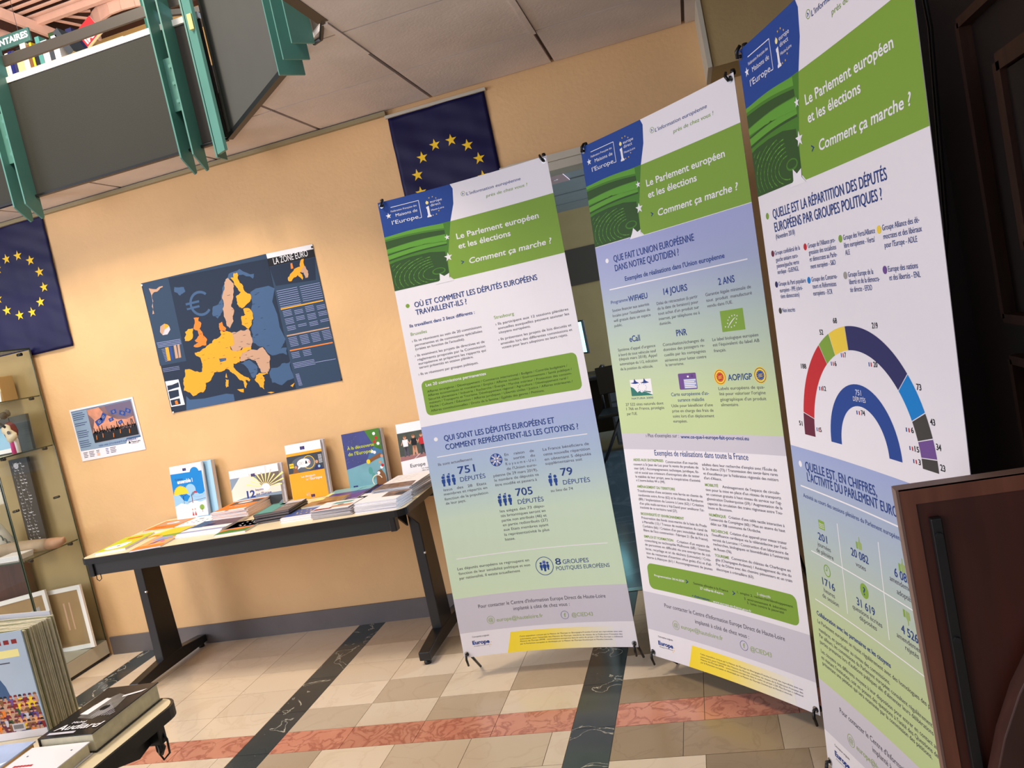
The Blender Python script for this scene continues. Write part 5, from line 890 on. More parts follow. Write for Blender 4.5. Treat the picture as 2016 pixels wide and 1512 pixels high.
def footer(P):
    P.add('printed_field',ink('lgrey'),1,rect(0,1.70,BW,1.848))
    P.add('printed_field',GY,1,poly([(.218,1.866),(.66,1.866),(.66,1.9515),(.190,1.9515),(.205,1.91)]))
    P.add('printed_logo',ink('gold'),3,star(.124,1.908,.003)); P.add('printed_logo',ink('gold'),3,star(.127,1.897,.0025)); P.add('printed_logo',ink('gold'),3,star(.118,1.915,.0025))
MARKS={'c':0}
def do_banner(i,label):
    b=BANPOSE[i]; fn,a,n,upd=bannerfn(b)
    base=Vector((fn(BW/2,BANH).x,fn(BW/2,BANH).y,0))
    root=thing('x_banner',label,'banner',group='exhibition banners standing in a row')
    # sheet: thin solid following the bow
    nu,nv=15,13; vs=[];fs=[]
    us=[0]+UC+[BW]; vv=[0]+VC+[BANH]
    for h in (0,-.0012):
        for v in vv:
            for u in us: vs.append(tuple(fn(u,v,h)))
    NU=len(us);NV=len(vv);N=NU*NV
    for j in range(NV-1):
        for k in range(NU-1):
            q=j*NU+k; fs.append((q,q+1,q+1+NU,q+NU)); fs.append((N+q+NU,N+q+1+NU,N+q+1,N+q))
    bd=[k for k in range(NU)]+[j*NU+NU-1 for j in range(1,NV)]+[(NV-1)*NU+k for k in range(NU-2,-1,-1)]+[j*NU for j in range(NV-2,0,-1)]
    for p,q in zip(bd,bd[1:]+bd[:1]): fs.append((q,p,N+p,N+q))
    mb=MB(); mb.v=vs; mb.f=fs; sh=newobj('poster_sheet',mb.mesh('poster_sheet'),root,M_vinyl)
    P=Print(); header(P)
    if i==0:
        P.add('printed_field',G1,1,rect(0,.960,BW,1.70)); P.add('printed_field',ink('green'),1,rrect(.036,.770,.719,.918,.022))
    if i==1:
        P.add('printed_field',G2,1,poly([(0,.378),(.185,.378),(.2,.372),(.26,.384),(BW,.384),(BW,1.088),(0,1.088)]))
        P.add('printed_field',ink('lgrey'),1,rect(0,1.088,BW,1.148)); P.add('printed_field',ink('green'),1,rrect(.040,1.585,.715,1.683,.022))
    if i==2:
        P.add('printed_field',G3,1,rect(0,1.043,BW,1.70))
    # big star cutting into the photograph
    P.add('printed_star',ink('w') if i!=1 else ink('w'),5,poly([(.213,.348),(.2315,.366),(.249,.360),(.247,.376),(.262,.384),(.205,.384),(.189,.384),(.203,.366)] if i==1 else [(.206,.346),(.224,.360),(.2475,.352),(.245,.372),(.262,.386),(.175,.386),(.202,.373)]))
    footer(P)
    sty={'n':'n','g':'g','w':'w','k':'k','d':'d','b':'b','f':'f','i':'w'}
    lines=[]; arts=list(ART[i])
    if i>0:
        hd=[t for t in ART[0][:23] if t[0] in("L'information européenne",'près de chez vous !','Le Parlement européen','et les élections','Comment ça marche ?','chev','Fédération Française des','Maisons de',"l'Europe",'europe','direct','Haute-Loire') or (t[0]=='c')]
        ft=[t for t in ART[0] if t[1] is not None and t[2]>1.73 and t[4] not in('line','pt')]
        if i==1: ft=[t for t in ft if t[2]>1.86 or t[0].startswith('implant')]
        if i==2: arts=[t for t in arts if t[2]<1.70]
        arts=hd+arts+ft
    for t in arts:
        txt,u0,v,u1,st,e=t
        if st=='ring':
            R=u1-u0
            if txt=='c': P.add('printed_icon',ink('green'),3,circ(.3715,.0515,.0098,.0084)); P.add('printed_text',ink('n'),3,poly([(.3685,.047),(.3745,.0515),(.3685,.056),(.3668,.055),(.3705,.0515),(.3668,.048)]))
            elif txt=='at': P.add('printed_icon',ink('f'),3,circ(u0,v,.0170,.0155)); P.text('@',u0-.0100,v+.0060,u0+.0100,.0140,ink('f'))
            elif txt=='f': P.add('printed_icon',ink('logo'),3,circ(u0,v,.0170,.0157)); P.text('f',u0-.004,v+.0085,u0+.0045,.0165,ink('f'),bold=1)
            elif txt=='uk':
                P.add('printed_icon',ink('logo'),2,disc(u0,v,.0270,28)); r=.0245
                for a_,w_ in ((0,.0075),(PI/2,.0075),(PI/4,.003),(-PI/4,.003),(PI/4+.22,.0012),(-PI/4+.22,.0012)): P.add('printed_icon',ink('w'),3,seg(u0-r*math.cos(a_),v-r*math.sin(a_),u0+r*math.cos(a_),v+r*math.sin(a_),w_))
                P.add('printed_icon',ink('logo'),4,seg(u0-r,v,u0+r,v,.003)); P.add('printed_icon',ink('logo'),4,seg(u0,v-r,u0,v+r,.003))
            elif txt=='group':
                P.add('printed_icon',ink('logo'),3,circ(u0,v+.002,.0385,.036)); person_icon(P,u0-.0145,v+.019,.036,False); person_icon(P,u0+.0145,v+.019,.036,False); P.add('printed_icon',ink('lav'),3,disc(u0,v-.013,.009,14)); person_icon(P,u0,v+.024,.046,False)
            elif txt in('aop','igp'):
                P.add('printed_icon',ink('yellow' if txt=='aop' else 'yellow'),2,disc(u0,v,.0265,28)); P.add('printed_icon',ink('red' if txt=='aop' else 'logo'),3,circ(u0,v,.0235,.0215,24)); P.add('printed_icon',ink('red' if txt=='aop' else 'logo'),3,disc(u0,v,.0155,20))
                for k in range(12): a_=2*PI*k/12; P.add('printed_icon',ink('yellow'),4,star(u0+.0125*math.cos(a_),v+.0125*math.sin(a_),.0018))
                for k in range(4): P.add('printed_icon',ink('yellow'),4,seg(u0-.008,v-.003+k*.003,u0+.008,v-.005+k*.003,.0012))
            elif txt=='clock':
                P.add('printed_icon',ink('green'),3,circ(u0,v,.0165,.0135)); P.add('printed_icon',ink('green'),3,seg(u0,v,u0,v-.010,.0022)); P.add('printed_icon',ink('green'),3,seg(u0+.001,v,u0-.008,v,.0022))
            continue
        if st=='dot':
            rr={'q':.0185}.get(txt,.0082 if (i==2 and txt!='white' and v>.5) else .0085)
            P.add('printed_dot',ink('green' if txt=='q' else txt),2,disc(u0,v,rr,20))
            if txt=='q': P.text('?',u0-.005,v+.0100,u0+.005,.019,ink('n'),bold=1)
            continue
        if st=='line':
            if txt=='white': P.add('printed_rule',ink('w'),2,rect(.045 if i<2 else .03,v-.0019+(e-v)/2,.703,v+.0019+(e-v)/2))
            if txt in('v1','v2'): P.add('printed_rule',ink('w'),2,rect(u0-.0014,v,u0+.0014,e))
            if txt=='h1': P.add('printed_rule',ink('w'),2,rect(.045,1.3240,.70,1.3268))
            if txt=='h2': P.add('printed_rule',ink('w'),2,rect(.035,1.461,.70,1.4638))
            continue
        if st=='pt':
            if txt=='chev': vv_=v; P.add('printed_arrow',ink('n'),3,poly([(u0-.002,e-.008),(u0+.012,e),(u0-.002,e+.008),(u0-.002,e+.0045),(u0+.006,e),(u0-.002,e-.0045)] if i!=1 else [(u0,e-.008),(u0+.012,e),(u0,e+.008),(u0,e+.0045),(u0+.006,e),(u0,e-.0045)]))
            if txt in('people3','people2'):
                nn=int(txt[-1]); 
                for k in range(nn): person_icon(P,u0+.012+k*.0225,e-.002,.047,k<nn-1)
            if txt=='fr':
                w3=(u1-u0)/3; 
                for k,cc in enumerate(('logo','w','red')): P.add('printed_flag',ink(cc),2,rect(u0+w3*k,v,u0+w3*(k+1),e))
            continue
        if st=='box':
            if txt=='organic':
                P.add('printed_icon',ink('green'),2,rect(u0,v,u1,e)); cx,cy=(u0+u1)/2,(v+e)/2
                pts=[(-.033,.018),(-.021,.020),(-.008,.021),(.005,.018),(.014,.009),(.018,-.002),(.022,-.012),(.012,-.015),(0,-.014),(-.011,-.010),(-.018,-.002),(-.022,.008)]
                for px_,py_ in pts: P.add('printed_icon',ink('w'),3,star(cx+px_,cy+py_,.0034))
                P.add('printed_icon',ink('w'),3,poly([(cx-.024,cy+.022),(cx-.010,cy+.006),(cx+.004,cy-.004),(cx+.018,cy-.010),(cx+.004,cy-.001),(cx-.008,cy+.009)]))
            if txt=='natura':
                P.add('printed_icon',ink('white'),2,rect(u0,v,u1,e)); w_,h_=u1-u0,e-v
                q=lambda l:[(u0+w_*a_,v+h_*b_) for a_,b_ in l]
                P.add('printed_icon',ink('teal'),3,poly(q([(0,.42),(.14,.52),(.3,.8),(.4,.7),(.5,.82),(.62,.74),(1,.98),(1,1),(0,1)])))
                P.add('printed_icon',ink('teal'),3,poly(q([(.62,.70),(.95,.78),(.9,.84),(.7,.78)])))
                for ox in (.18,.64): P.add('printed_icon',ink('n'),4,poly(q([(ox-.16,.20),(ox,.16),(ox+.04,-.06),(ox+.12,.12),(ox+.26,.22),(ox+.08,.26),(ox-.04,.24)])))
                for k in range(12): a_=2*PI*k/12; P.add('printed_icon',ink('lav'),3,star(u0+w_*(.55+.2*math.cos(a_)),v+h_*(.5+.22*math.sin(a_)),.0028))
            if txt=='card':
                P.add('printed_icon',ink('purple'),2,rrect(u0,v,u1,e,.004)); w_,h_=u1-u0,e-v
                P.add('printed_icon',ink('lav'),3,rect(u0+w_*.28,v+h_*.36,u1-.002,e-h_*.06))
                for k in range(5): P.add('printed_icon',ink('w'),4,rect(u0+w_*.31,v+h_*(.40+.11*k),u1-.004-w_*.08*(k%2),v+h_*(.46+.11*k)))
                P.add('printed_icon',ink('w'),4,rect(u0+w_*.5,v+h_*.16,u0+w_*.6,v+h_*.26)); P.add('printed_icon',ink('navy'),4,circ(u0+w_*.78,v+h_*.18,.004,.003,12))
            if txt=='calendar':
                P.add('printed_icon',ink('green'),2,rect(u0,v,u1,e)); w_,h_=u1-u0,e-v
                for r_ in range(3):
                    for c_ in range(4): P.add('printed_icon',ink('w'),3,rect(u0+w_*(.1+.22*c_),v+h_*(.34+.2*r_),u0+w_*(.22+.22*c_),v+h_*(.44+.2*r_)))
            if txt in('thumb','thumbdown'):
                w_=.026;h_=.034; y0=v-.006; s_=1 if txt=='thumb' else -1; cy=y0+h_/2
                q=lambda l:[(u0+w_*a_,cy+s_*h_*(b_-.5)) for a_,b_ in l]
                P.add('printed_icon',ink('green'),2,poly(q([(0,.45),(.28,.45),(.28,.95),(0,.95)])))
                P.add('printed_icon',ink('f'),2,poly(q([(.34,.5),(.55,.3),(.58,.02),(.7,.02),(.74,.38),(1,.42),(.95,.92),(.4,.95)])))
            continue
        k=st[0]; bold='b' in st[1:]; cap=float(st.lstrip('nbgwkdfi') or 10)/1000
        col={'n':'n','g':'g','w':'w','k':'k','d':'d','b':'b','f':'f','i':'w'}[k]
        if k=='b': bold=1
        if txt=='Le Parlement européen' or txt=='Comment ça marche ?' or txt=='et les élections': bold=1; cap=.024
        if st in('n25','n24','n33','n28','n21'): bold=.5
        slant=.18 if (k=='i' or txt.startswith("L'information") or txt.startswith('près')) else 0
        P.text(txt,u0,v,u1,cap*.92,ink(col),bold=(2 if txt=='Europe' else (0 if bold==.5 else (1 if bold else 0))),slant=slant)
        if bold==.5: P.text(txt,u0+cap*.035,v+cap*.02,u1+cap*.035,cap*.92,ink(col),layer=4)
    if i==2:
        cx,cy=.3712,1.0035; R,r=.2805,.2265; tot=751; a0=PI
        for num,cc in ((51,'maroon'),(188,'red'),(52,'green'),(68,'yellow'),(219,'navy'),(73,'blue'),(43,'dark'),(34,'purple'),(23,'dark')):
            a1=a0-PI*num/tot; P.add('printed_chart',ink(cc),2,arc(cx,cy,R,r,a0-.004,a1+.004,max(3,int(num/8)))); a0=a1
        P.add('printed_chart',ink('logo'),2,arc(cx+.003,cy,.1505,.1010,PI,0,36))
    P.build(sh,fn,cuts=(UC,VC),uvs=(BW,BANH))
    # eyelets, hooks, cross poles
    hub=fn(BW/2,BANH*.52)-n*.16
    for u,v in ((.014,.016),(BW-.014,.016),(.014,BANH-.016),(BW-.014,BANH-.016)):
        c=fn(u,v); MB().ring(c+n*.0005,.0105,.0052,n,20,.0012).build('eyelet',M_chrome,root)
        so=1 if u>.3 else -1; vo=upd if v<1 else -upd
        tip=c+vo*.028+a*so*.006; 
        if v<1: pts=[c+n*.010-vo*.004,c+n*.013+vo*.012-a*so*.008,c+n*.004+vo*.024-a*so*.012]
        else: pts=[c+n*.010-vo*.002,c+n*.014+vo*.02,c+n*.004+vo*.05]
        MB().tube([c-n*.012,c+n*.008]+pts[0:1],[.0042]*3,8).build('hook_pin',M_blackp,root,True)
        MB().tube(pts,[.0048,.0052,.0045],8).build('hook',M_blackp,root,True)
        end=c-n*.014+vo*(.018 if v<1 else .0); 
        MB().lathe([(0,-.010),(.007,-.008),(.0085,0),(.007,.008),(0,.010)],tuple(end+vo*.004),12).build('pole_knob',M_blackp,root,True)
        k1=hub*.55+end*.45-n*.05; k2=hub*.2+end*.8-n*.035
        MB().tube([hub,k1,k2,end],[.0065,.0055,.0045,.0035],8).build('pole',M_blackp,root,True)
    MB().lathe([(.0,-.03),(.022,-.028),(.026,0),(.022,.028),(0,.03)],tuple(hub),16).build('hub',M_blackp,root,True)
    for s_ in (-1,1):
        e=fn(BW/2+s_*.22,BANH)-n*.34; e.z=.008; MB().tube([hub,(hub+e)/2-n*.03,e],[.007,.006,.005],8).build('rear_leg',M_blackp,root,True)
        e2=fn(.014 if s_<0 else BW-.014,BANH)-n*.105; e2.z=.006; c2=fn(.014 if s_<0 else BW-.014,BANH-.016)-n*.014
        MB().tube([c2,e2],[.006,.0055],8).build('foot',M_blackp,root,True)
    return root
do_banner(0,'leftmost exhibition banner, headed OÙ ET COMMENT, beside the back table')
do_banner(1,"middle exhibition banner headed QUE FAIT L'UNION EUROPÉENNE DANS NOTRE QUOTIDIEN")
do_banner(2,'rightmost exhibition banner with the coloured half-ring seat chart of 751 députés')
# ---------------------------------------------------------------- flags and posters on the wall
def flag(x0,x1,z1,z0,label,skew=0,cz=None,rail=False):
    w=x1-x0;h=z1-z0; y0=D-.010
    t=thing('flag',label,'flag',(x0,y0,z0),group='blue flags with rings of twelve gold stars')
    def dz(u,v): return .0022*math.sin(9*u/w+3*v)+.0018*math.sin(23*v+4*u/w)+.0016*abs(math.sin(v/h*PI*4))**6+.0012*abs(math.sin(u/w*PI*3))**8+.0025*math.sin(u*31+v*47)*math.sin(v*19)
    def fn(u,v,h_=0): return Vector((u+skew*(1-v/h),-dz(u,v)-h_,v))
    nx,nz=26,38; mb=MB()
    for j in range(nz+1):
        for k in range(nx+1): mb.v.append(tuple(fn(w*k/nx,h*j/nz)))
    for j in range(nz):
        for k in range(nx): q=j*(nx+1)+k; mb.f.append((q,q+1,q+nx+2,q+nx+1))
    sh=newobj('flag_sheet',mb.mesh(),t,mat('glossy_blue_plastic',C(8,5,62),.5,spec=.3,bump=.12,bscale=9,noise=.12,nscale=12),)
    for p in sh.data.polygons: p.use_smooth=True
    so=sh.modifiers.new('thickness','SOLIDIFY'); so.thickness=.0006; so.offset=-1
    P=Print(); 
    for k in range(12):
        a=PI/12+2*PI*k/12; P.add('printed_star',ink('gold'),1,star(w/2+.168*math.sin(a),(cz-z0)+.168*math.cos(a),.030,ratio=.385,ydown=False))
    P.build(sh,fn,step=.0012)
    if rail: MB().box(-.01,-.012,h-.004,w+.01,.008,h+.010).build('hanging_strip',M_trim,t)
flag(-3.905,-3.385,2.572,1.822,'blue flag with gold stars at the left, above the glass display case',skew=-.015,cz=2.222)
flag(-1.278,-.775,2.548,1.79,'blue flag with gold stars partly hidden behind the leftmost banner',cz=2.20,rail=True)
# map poster
mp=thing('map_poster','dark blue folded poster map headed LA ZONE EURO on the peach wall','poster',(0,D-.002,0))
mp.location=(-2.35,D-.002,1.69)
mo_=Vector((-2.35,0,1.69)); bg=MAPART['bg']
m=MB(); m.prism([(p[0]-mo_.x,p[1]-mo_.z) for p in bg],'y',-.0015,0); msh=m.build('map_sheet',ink('mapmid'),mp)
P=Print()
LAY={'left':('mapland',1),'righ':('mapmid',1),'land':('mapland',2),'yell':('oran2',4),'tan':('tan',3),'oran':('orange',4),'blue':('mapland',5),'whit':('w',2),'blac':('black',3),'dark':('mapdark',2),'grey':('lgrey',3),'euro':('mapland',2),'bg':('mapmid',1)}
sea=[( -2.80,1.96),(-2.06,2.03),(-2.03,1.36),(-2.80,1.36)]
P.add('printed_map',ink('mapdark'),1,poly([MAPART['bg'][0],MAPART['black1'][0],MAPART['rightlight'][3],MAPART['bg'][4]]))
rcoast=random.Random(21)
for k,pts in MAPART.items():
    if k=='bg': continue
    for pre,(c,l) in LAY.items():
        if k.startswith(pre):
            if k=='blue2': c='logo'
            if k in('leftlight',): c='mapmid'; l=2
            if k in('dark1','dark2','dark3'): l=3
            if k=='grey2' : c='tan'
            if k!='landC' and pre in('land','yell','tan','oran') and len(pts)>4:
                for it in range(2):
                    q=[]
                    for A_,B_ in zip(pts,pts[1:]+pts[:1]):
                        L_=math.hypot(B_[0]-A_[0],B_[1]-A_[1]); q+=[A_]
                        if L_>.012: t_=rcoast.uniform(-.16,.16); q.append(((A_[0]+B_[0])/2+(B_[1]-A_[1])*t_,(A_[1]+B_[1])/2-(B_[0]-A_[0])*t_))
                    pts=[tuple(p) for p in q]
            P.add('printed_map',ink(c),l,poly(pts)); break
for pts in MAPLINES: P.add('printed_small_text',ink('lav'),4,poly(pts))
(a0,b0),(a1,b1)=MAPTITLE; P.text('LA ZONE EURO',a0,(b0+b1)/2,a1,.032,ink('w'),layer=4,ydown=False)
av,af=arc(-2.545,1.885,.068,.054,.75,2*PI-.75,20); P.add('printed_map',ink('mapland'),2,(av,af))
P.add('printed_map',ink('mapland'),3,rect(-2.635,1.892,-2.55,1.904)); P.add('printed_map',ink('mapland'),3,rect(-2.635,1.866,-2.555,1.878))
for k in range(90):
    x_=rcoast.uniform(-2.66,-2.2); z_=rcoast.uniform(1.42,1.9); P.add('printed_small_text',ink('mapdark'),6,rect(x_,z_,x_+rcoast.uniform(.008,.02),z_+.0014))
P.build(msh,lambda u,v,h:Vector((u-mo_.x,-.0016-h,v-mo_.z)),step=.0002)
for (x_,z_) in ((-2.872,2.055),(-1.832,2.030),(-2.876,1.338),(-1.842,1.330)): MB().lathe([(0,0),(.006,.001),(.005,.003),(0,.004)],(0,0,0),10).build('pin',M_white if x_<-2.5 else M_black,mp).matrix_local=Matrix.Translation((x_-mo_.x,-.002,z_-mo_.z))@Matrix.Rotation(PI/2,4,'X')
# photo notice
pn=thing('notice','small landscape notice with a night crowd photograph, beside the display case','poster',(-3.545,D-.002,1.165),rot=(0,.0,0))
nsh=MB().box(0,-.001,0,.436,0,.305).build('notice_sheet',mat('notice_paper',C(232,226,232),.5),pn)
P=Print(); P.add('printed_field',ink('mapland'),1,poly([(.008,.06),(.008,.294),(.424,.294),(.424,.075),(.33,.075),(.32,.055)])); P.add('printed_field',mat('notice_blue',C(128,152,176),.5),2,poly([(.008,.06),(.008,.290),(.424,.290),(.424,.085),(.33,.085),(.32,.058)]))
ph=(.115,.090,.418,.288); P.add('printed_photo',mat('photo_dusk',C(120,84,84),.5,noise=.6,nscale=9),3,rrect(ph[0],ph[1],ph[2],ph[3],.006)); P.add('printed_photo',mat('photo_glow',C(214,140,104),.5,noise=.4,nscale=14),4,poly([(.118,.26),(.118,.285),(.2,.286),(.23,.24),(.30,.20),(.36,.19),(.41,.2),(.41,.15),(.12,.15),(.15,.22)]))
P.add('printed_photo',mat('photo_violet',C(96,80,108),.5),5,poly([(.24,.287),(.415,.287),(.415,.21),(.36,.2),(.30,.22),(.25,.25)]))
rnd=random.Random(11)
P.add('printed_photo',ink('black'),6,poly([(.116,.092)]+[(.116+.30*k/30,.135+.018*rnd.random()+(.006 if k%2 else 0)) for k in range(31)]+[(.416,.092)]))
for k in range(18):
    x_=.13+.016*k+rnd.uniform(-.004,.004); yb=.14; ht=rnd.uniform(.02,.05); P.add('printed_photo',ink('black'),6,seg(x_,yb,x_+rnd.uniform(-.008,.008),yb+ht,.005)); P.add('printed_photo',ink('black'),6,disc(x_+.008,yb+.012,.006,8))
for x_,z_ in ((.135,.12),(.18,.125),(.25,.115),(.30,.13),(.36,.12)): P.add('printed_photo',ink('orange'),7,seg(x_,z_-.012,x_+.004,z_+.012,.004))
for x_,z_,a_,s_ in ((.18,.205,.35,.05),(.215,.228,.9,.045),(.29,.245,.1,.036),(.262,.205,.2,.032),(.345,.228,-.4,.04),(.385,.235,-.5,.035),(.318,.180,.3,.03)):
    c_,n_=math.cos(a_),math.sin(a_); P.add('printed_photo',ink('logo'),7,poly([(x_+s_*(.5*i*c_-.32*j*n_),z_+s_*(.5*i*n_+.32*j*c_)) for i,j in ((-1,-1),(1,-1),(1,1),(-1,1))])); P.add('printed_photo',ink('gold'),8,circ(x_,z_,s_*.16,s_*.13,10))
P.text('VERS UNE CITOYENNETÉ EUROPÉENNE !',.135,.066,.40,.009,ink('n'),bold=1,layer=4,ydown=False)
for r_ in range(18):
    if r_ in(4,7,8,13): continue
    P.add('printed_small_text',ink('navy'),4,rect(.014,.275-.0115*r_,.014+.085*(.75+.25*rnd.random()),.2785-.0115*r_))
P.add('printed_logo',ink('black'),3,poly([(.335,.05),(.343,.068),(.351,.05)])); P.text("l'Haute-Loire",.354,.052,.415,.010,ink('black'),bold=1,layer=3,ydown=False); P.text('LE DÉPARTEMENT',.354,.045,.405,.004,ink('black'),layer=3,ydown=False)
for x_,w_ in ((.02,.03),(.06,.035),(.11,.022),(.175,.02),(.205,.04)): 
    for r_ in range(4): P.add('printed_logo',ink('orange' if x_==.11 and r_>1 else ('logo' if x_==.175 else 'k')),3,rect(x_,.045-.009*r_,x_+w_*(1-.15*(r_%2)),.0485-.009*r_))
P.build(nsh,lambda u,v,h:Vector((u,-.0012-h,v)),step=.00012)
# ---------------------------------------------------------------- glass display case
VX=-3.68; VW=1.3; vc=thing('display_case','glass display case with shelves against the wall at the left edge','display case',(VX,3.566,0))
g=lambda x:x-VX
MB().box(-VW,-.215,0.02,0,.19,.10).build('plinth',M_trim,vc); MB().box(-VW,-.20,0,-.01,.19,.02).build('plinth_recess',M_black,vc)
MB().box(-VW,-.21,.10,-.004,.19,.104).build('case_floor',mat('case_floor_grey',C(172,166,150),.6),vc)
MB().box(-VW,.192,.104,-.002,.199,1.855).build('back_panel',mat('case_back_beige',C(168,146,104),.7,noise=.06),vc)
MB().box(-.006,-.212,.104,0,.19,1.859).build('glass_pane',M_glass,vc); MB().box(-VW,-.216,.104,-.008,-.210,1.859).build('glass_pane',M_glass,vc)
for a in ((-.006,-.213,.104,.0005,-.209,1.86),(-.003,.186,.104,.002,.192,1.86),(-.012,-.2165,.104,-.008,-.2095,1.86)): MB().box(*a).build('glass_edge',M_gedge,vc)
MB().box(-VW,-.216,1.859,.002,.192,1.866).build('glass_top',M_glass,vc); MB().box(-VW,-.217,1.8585,.003,-.214,1.8665).build('glass_edge',M_gedge,vc); MB().box(-.001,-.216,1.8585,.003,.192,1.8665).build('glass_edge',M_gedge,vc)
for z in (1.585,1.292,.722):
    MB().box(-VW,-.19,z,-.010,.185,z+.006).build('glass_shelf',M_glass,vc); MB().box(-VW,-.192,z-.0005,-.008,-.189,z+.0065).build('glass_edge',M_gedge,vc); MB().box(-.011,-.19,z-.0005,-.008,.185,z+.0065).build('glass_edge',M_gedge,vc)
    for yy in (-.15,.13): MB().tube([(-.002,yy,z-.006),(-.026,yy,z-.006)],[.009,.008],10).build('shelf_clip',M_blackp,vc,True)
for yy in (-.15,.13): MB().tube([(-.002,yy,1.0),(-.040,yy,.996)],.007,8).build('shelf_clip',M_blackp,vc,True)
MB().tube([(-.002,.13,1.835),(-.03,.13,1.835)],[.010,.008],10).build('shelf_clip',M_blackp,vc,True)
t=thing('cardboard_box','tan cardboard box on the upper shelf of the display case','box',(-3.90,3.68,1.5915)); MB().box(-.10,-.05,0,.085,.05,.145).build('box_body',mat('cardboard',C(190,150,96),.8,noise=.1),t,bevel=.003); MB().box(-.1,-.052,.06,.085,-.05,.075).build('tape',M_cream,t)
t=thing('name_card','white card propped before the cardboard box in the display case','card',(-3.86,3.575,1.592),rot=(-.15,0,0)); MB().box(-.07,0,0,.085,.004,.058).build('card_front',M_paper,t); MB().box(-.07,.004,0,.085,.04,.003).build('card_foot',M_paper,t)
# painting with guitar figure
t=thing('painting','dark canvas painting with a pale blue shape in the display case','painting',(-3.86,3.65,1.2985),rot=(-.06,0,0)); MB().box(-.16,0,0,.135,.018,.205).build('canvas',mat('canvas_dark',C(66,72,72),.7,noise=.3,nscale=12),t)
P=Print(); P.add('printed_shape',ink('sky'),1,poly([(-.15,.03),(-.03,.02),(.04,.05),(.0,.09),(-.05,.15),(-.15,.16)])); P.add('printed_shape',ink('w'),2,poly([(-.15,.005),(.02,.005),(.02,.03),(-.15,.028)])); P.add('printed_shape',ink('peach'),2,poly([(-.15,.13),(-.10,.14),(-.10,.19),(-.15,.2)])); P.build(t,lambda u,v,h:Vector((u,-h-.0006,v)),step=.0003)
t=thing('guitarist_figurine','small figurine playing a pale guitar before the dark painting','figurine',(-3.75,3.56,1.299))
MB().tube([(-.012,0,0),(-.010,0,.07),(0,0,.11)],[.012,.012,.016],10).build('leg',ink('pink'),t,True); MB().tube([(.02,0,0),(.02,0,.07),(.004,0,.11)],[.011,.012,.016],10).build('leg',ink('w'),t,True)
MB().lathe([(0,0),(.03,.005),(.036,.035),(.028,.07),(.012,.085),(0,.088)],(0,0,.09),14).build('torso',mat('figurine_red',C(120,40,44),.5),t,True); MB().lathe([(0,-.022),(.016,-.016),(.021,0),(.016,.016),(0,.021)],(-.02,0,.218),12).build('head',mat('figurine_head',C(70,60,52),.6),t,True)
gt=MB().lathe([(0,0),(.030,.001),(.040,.02),(.030,.045),(.026,.055),(.034,.075),(.022,.095),(0,.098)],(0,0,0),16)
gt.v=[(v[0]*1.0,v[1]*.35,v[2]) for v in gt.v]; go=gt.build('guitar_body',mat('guitar_cream',C(222,204,170),.4),t,True); go.location=(.045,-.035,.075); go.rotation_euler=(0,-.5,0)
MB().tube([(.02,-.04,.15),(-.06,-.045,.215)],[.008,.005],8).build('guitar_neck',M_black,t,True); MB().lathe([(0,0),(.010,0),(.010,.002),(0,.002)],(0,0,0),12).build('sound_hole',M_black,t).matrix_local=Matrix.Translation((.038,-.051,.12))@Matrix.Rotation(PI/2,4,'X')
t=thing('sculpture_rod','grey modelled head on a thin rod beside the guitarist figurine','sculpture',(-3.785,3.60,1.299)); MB().tube([(0,0,0),(0,0,.20)],.003,6).build('rod',M_black,t); MB().lathe([(0,-.02),(.014,-.015),(.018,0),(.013,.018),(0,.024)],(0,0,.225),12).build('head',mat('clay_grey',C(96,90,82),.8),t,True)
# engraved board
t=thing('engraved_board','tall black board with pale scratched lettering in the display case','board',(-3.915,3.70,.729),rot=(-.02,-.0,0)); MB().box(-.065,0,0,.065,.02,.53).build('board',mat('engraved_black',C(36,34,34),.6,noise=.25,nscale=30),t)
P=Print(); rnd=random.Random(4)
for r_ in range(24):
    z_=.05+r_*.0195
    for q in range(3):
        x_=-.042+q*.028+rnd.uniform(-.006,.006); w_=rnd.uniform(.008,.022); P.add('printed_shape',ink('lgrey' if rnd.random()<.6 else 'k'),1,poly([(x_,z_),(x_+w_,z_+rnd.uniform(-.003,.003)),(x_+w_,z_+.005),(x_,z_+.004)])); P.add('printed_shape',ink('grey'),1,seg(x_,z_,x_+rnd.uniform(-.004,.004),z_+.012,.003))
P.add('printed_shape',ink('lgrey'),1,disc(-.02,.49,.018,12)); P.build(t,lambda u,v,h:Vector((u,-h-.0006,v)))
# carved log, figure and papers
t=thing('carved_log','pale carved wooden log lying on the lower glass shelf','sculpture',(-3.80,3.55,.765),rot=(0,.02,0)); MB().tube([(-.32,0,0),(-.1,0,.004),(.08,0,.004),(.11,0,.002)],[.036,.038,.033,.030],16).build('log',mat('pale_wood',C(170,146,120),.7,noise=.25,nscale=10),t,True); MB().tube([(.11,0,.002),(.17,0,.004),(.215,0,.014),(.225,0,.03)],[.033,.030,.018,.003],14).build('carved_tip',mat('pale_wood_tip',C(160,122,92),.6,noise=.2),t,True)
t=thing('sculpture','white and black sculpted bird-like figure with looping wires on the lower glass shelf','sculpture',(-4.07,3.62,.729)); MB().lathe([(0,0),(.07,.01),(.08,.06),(.05,.13),(.03,.18),(.012,.20),(0,.205)],(-.02,0,0),16).build('body',mat('plaster_white',C(214,210,204),.6,noise=.1),t,True); MB().tube([(-.03,0,.19),(0,-.02,.215),(.03,-.03,.20)],[.018,.014,.004],10).build('beak',M_black,t,True)
MB().tube([(-.02,-.06,.02),(.04,-.08,.03),(.10,-.06,.01),(.14,-.04,.0)],[.012,.012,.01,.004],8).build('black_foot',M_black,t,True)
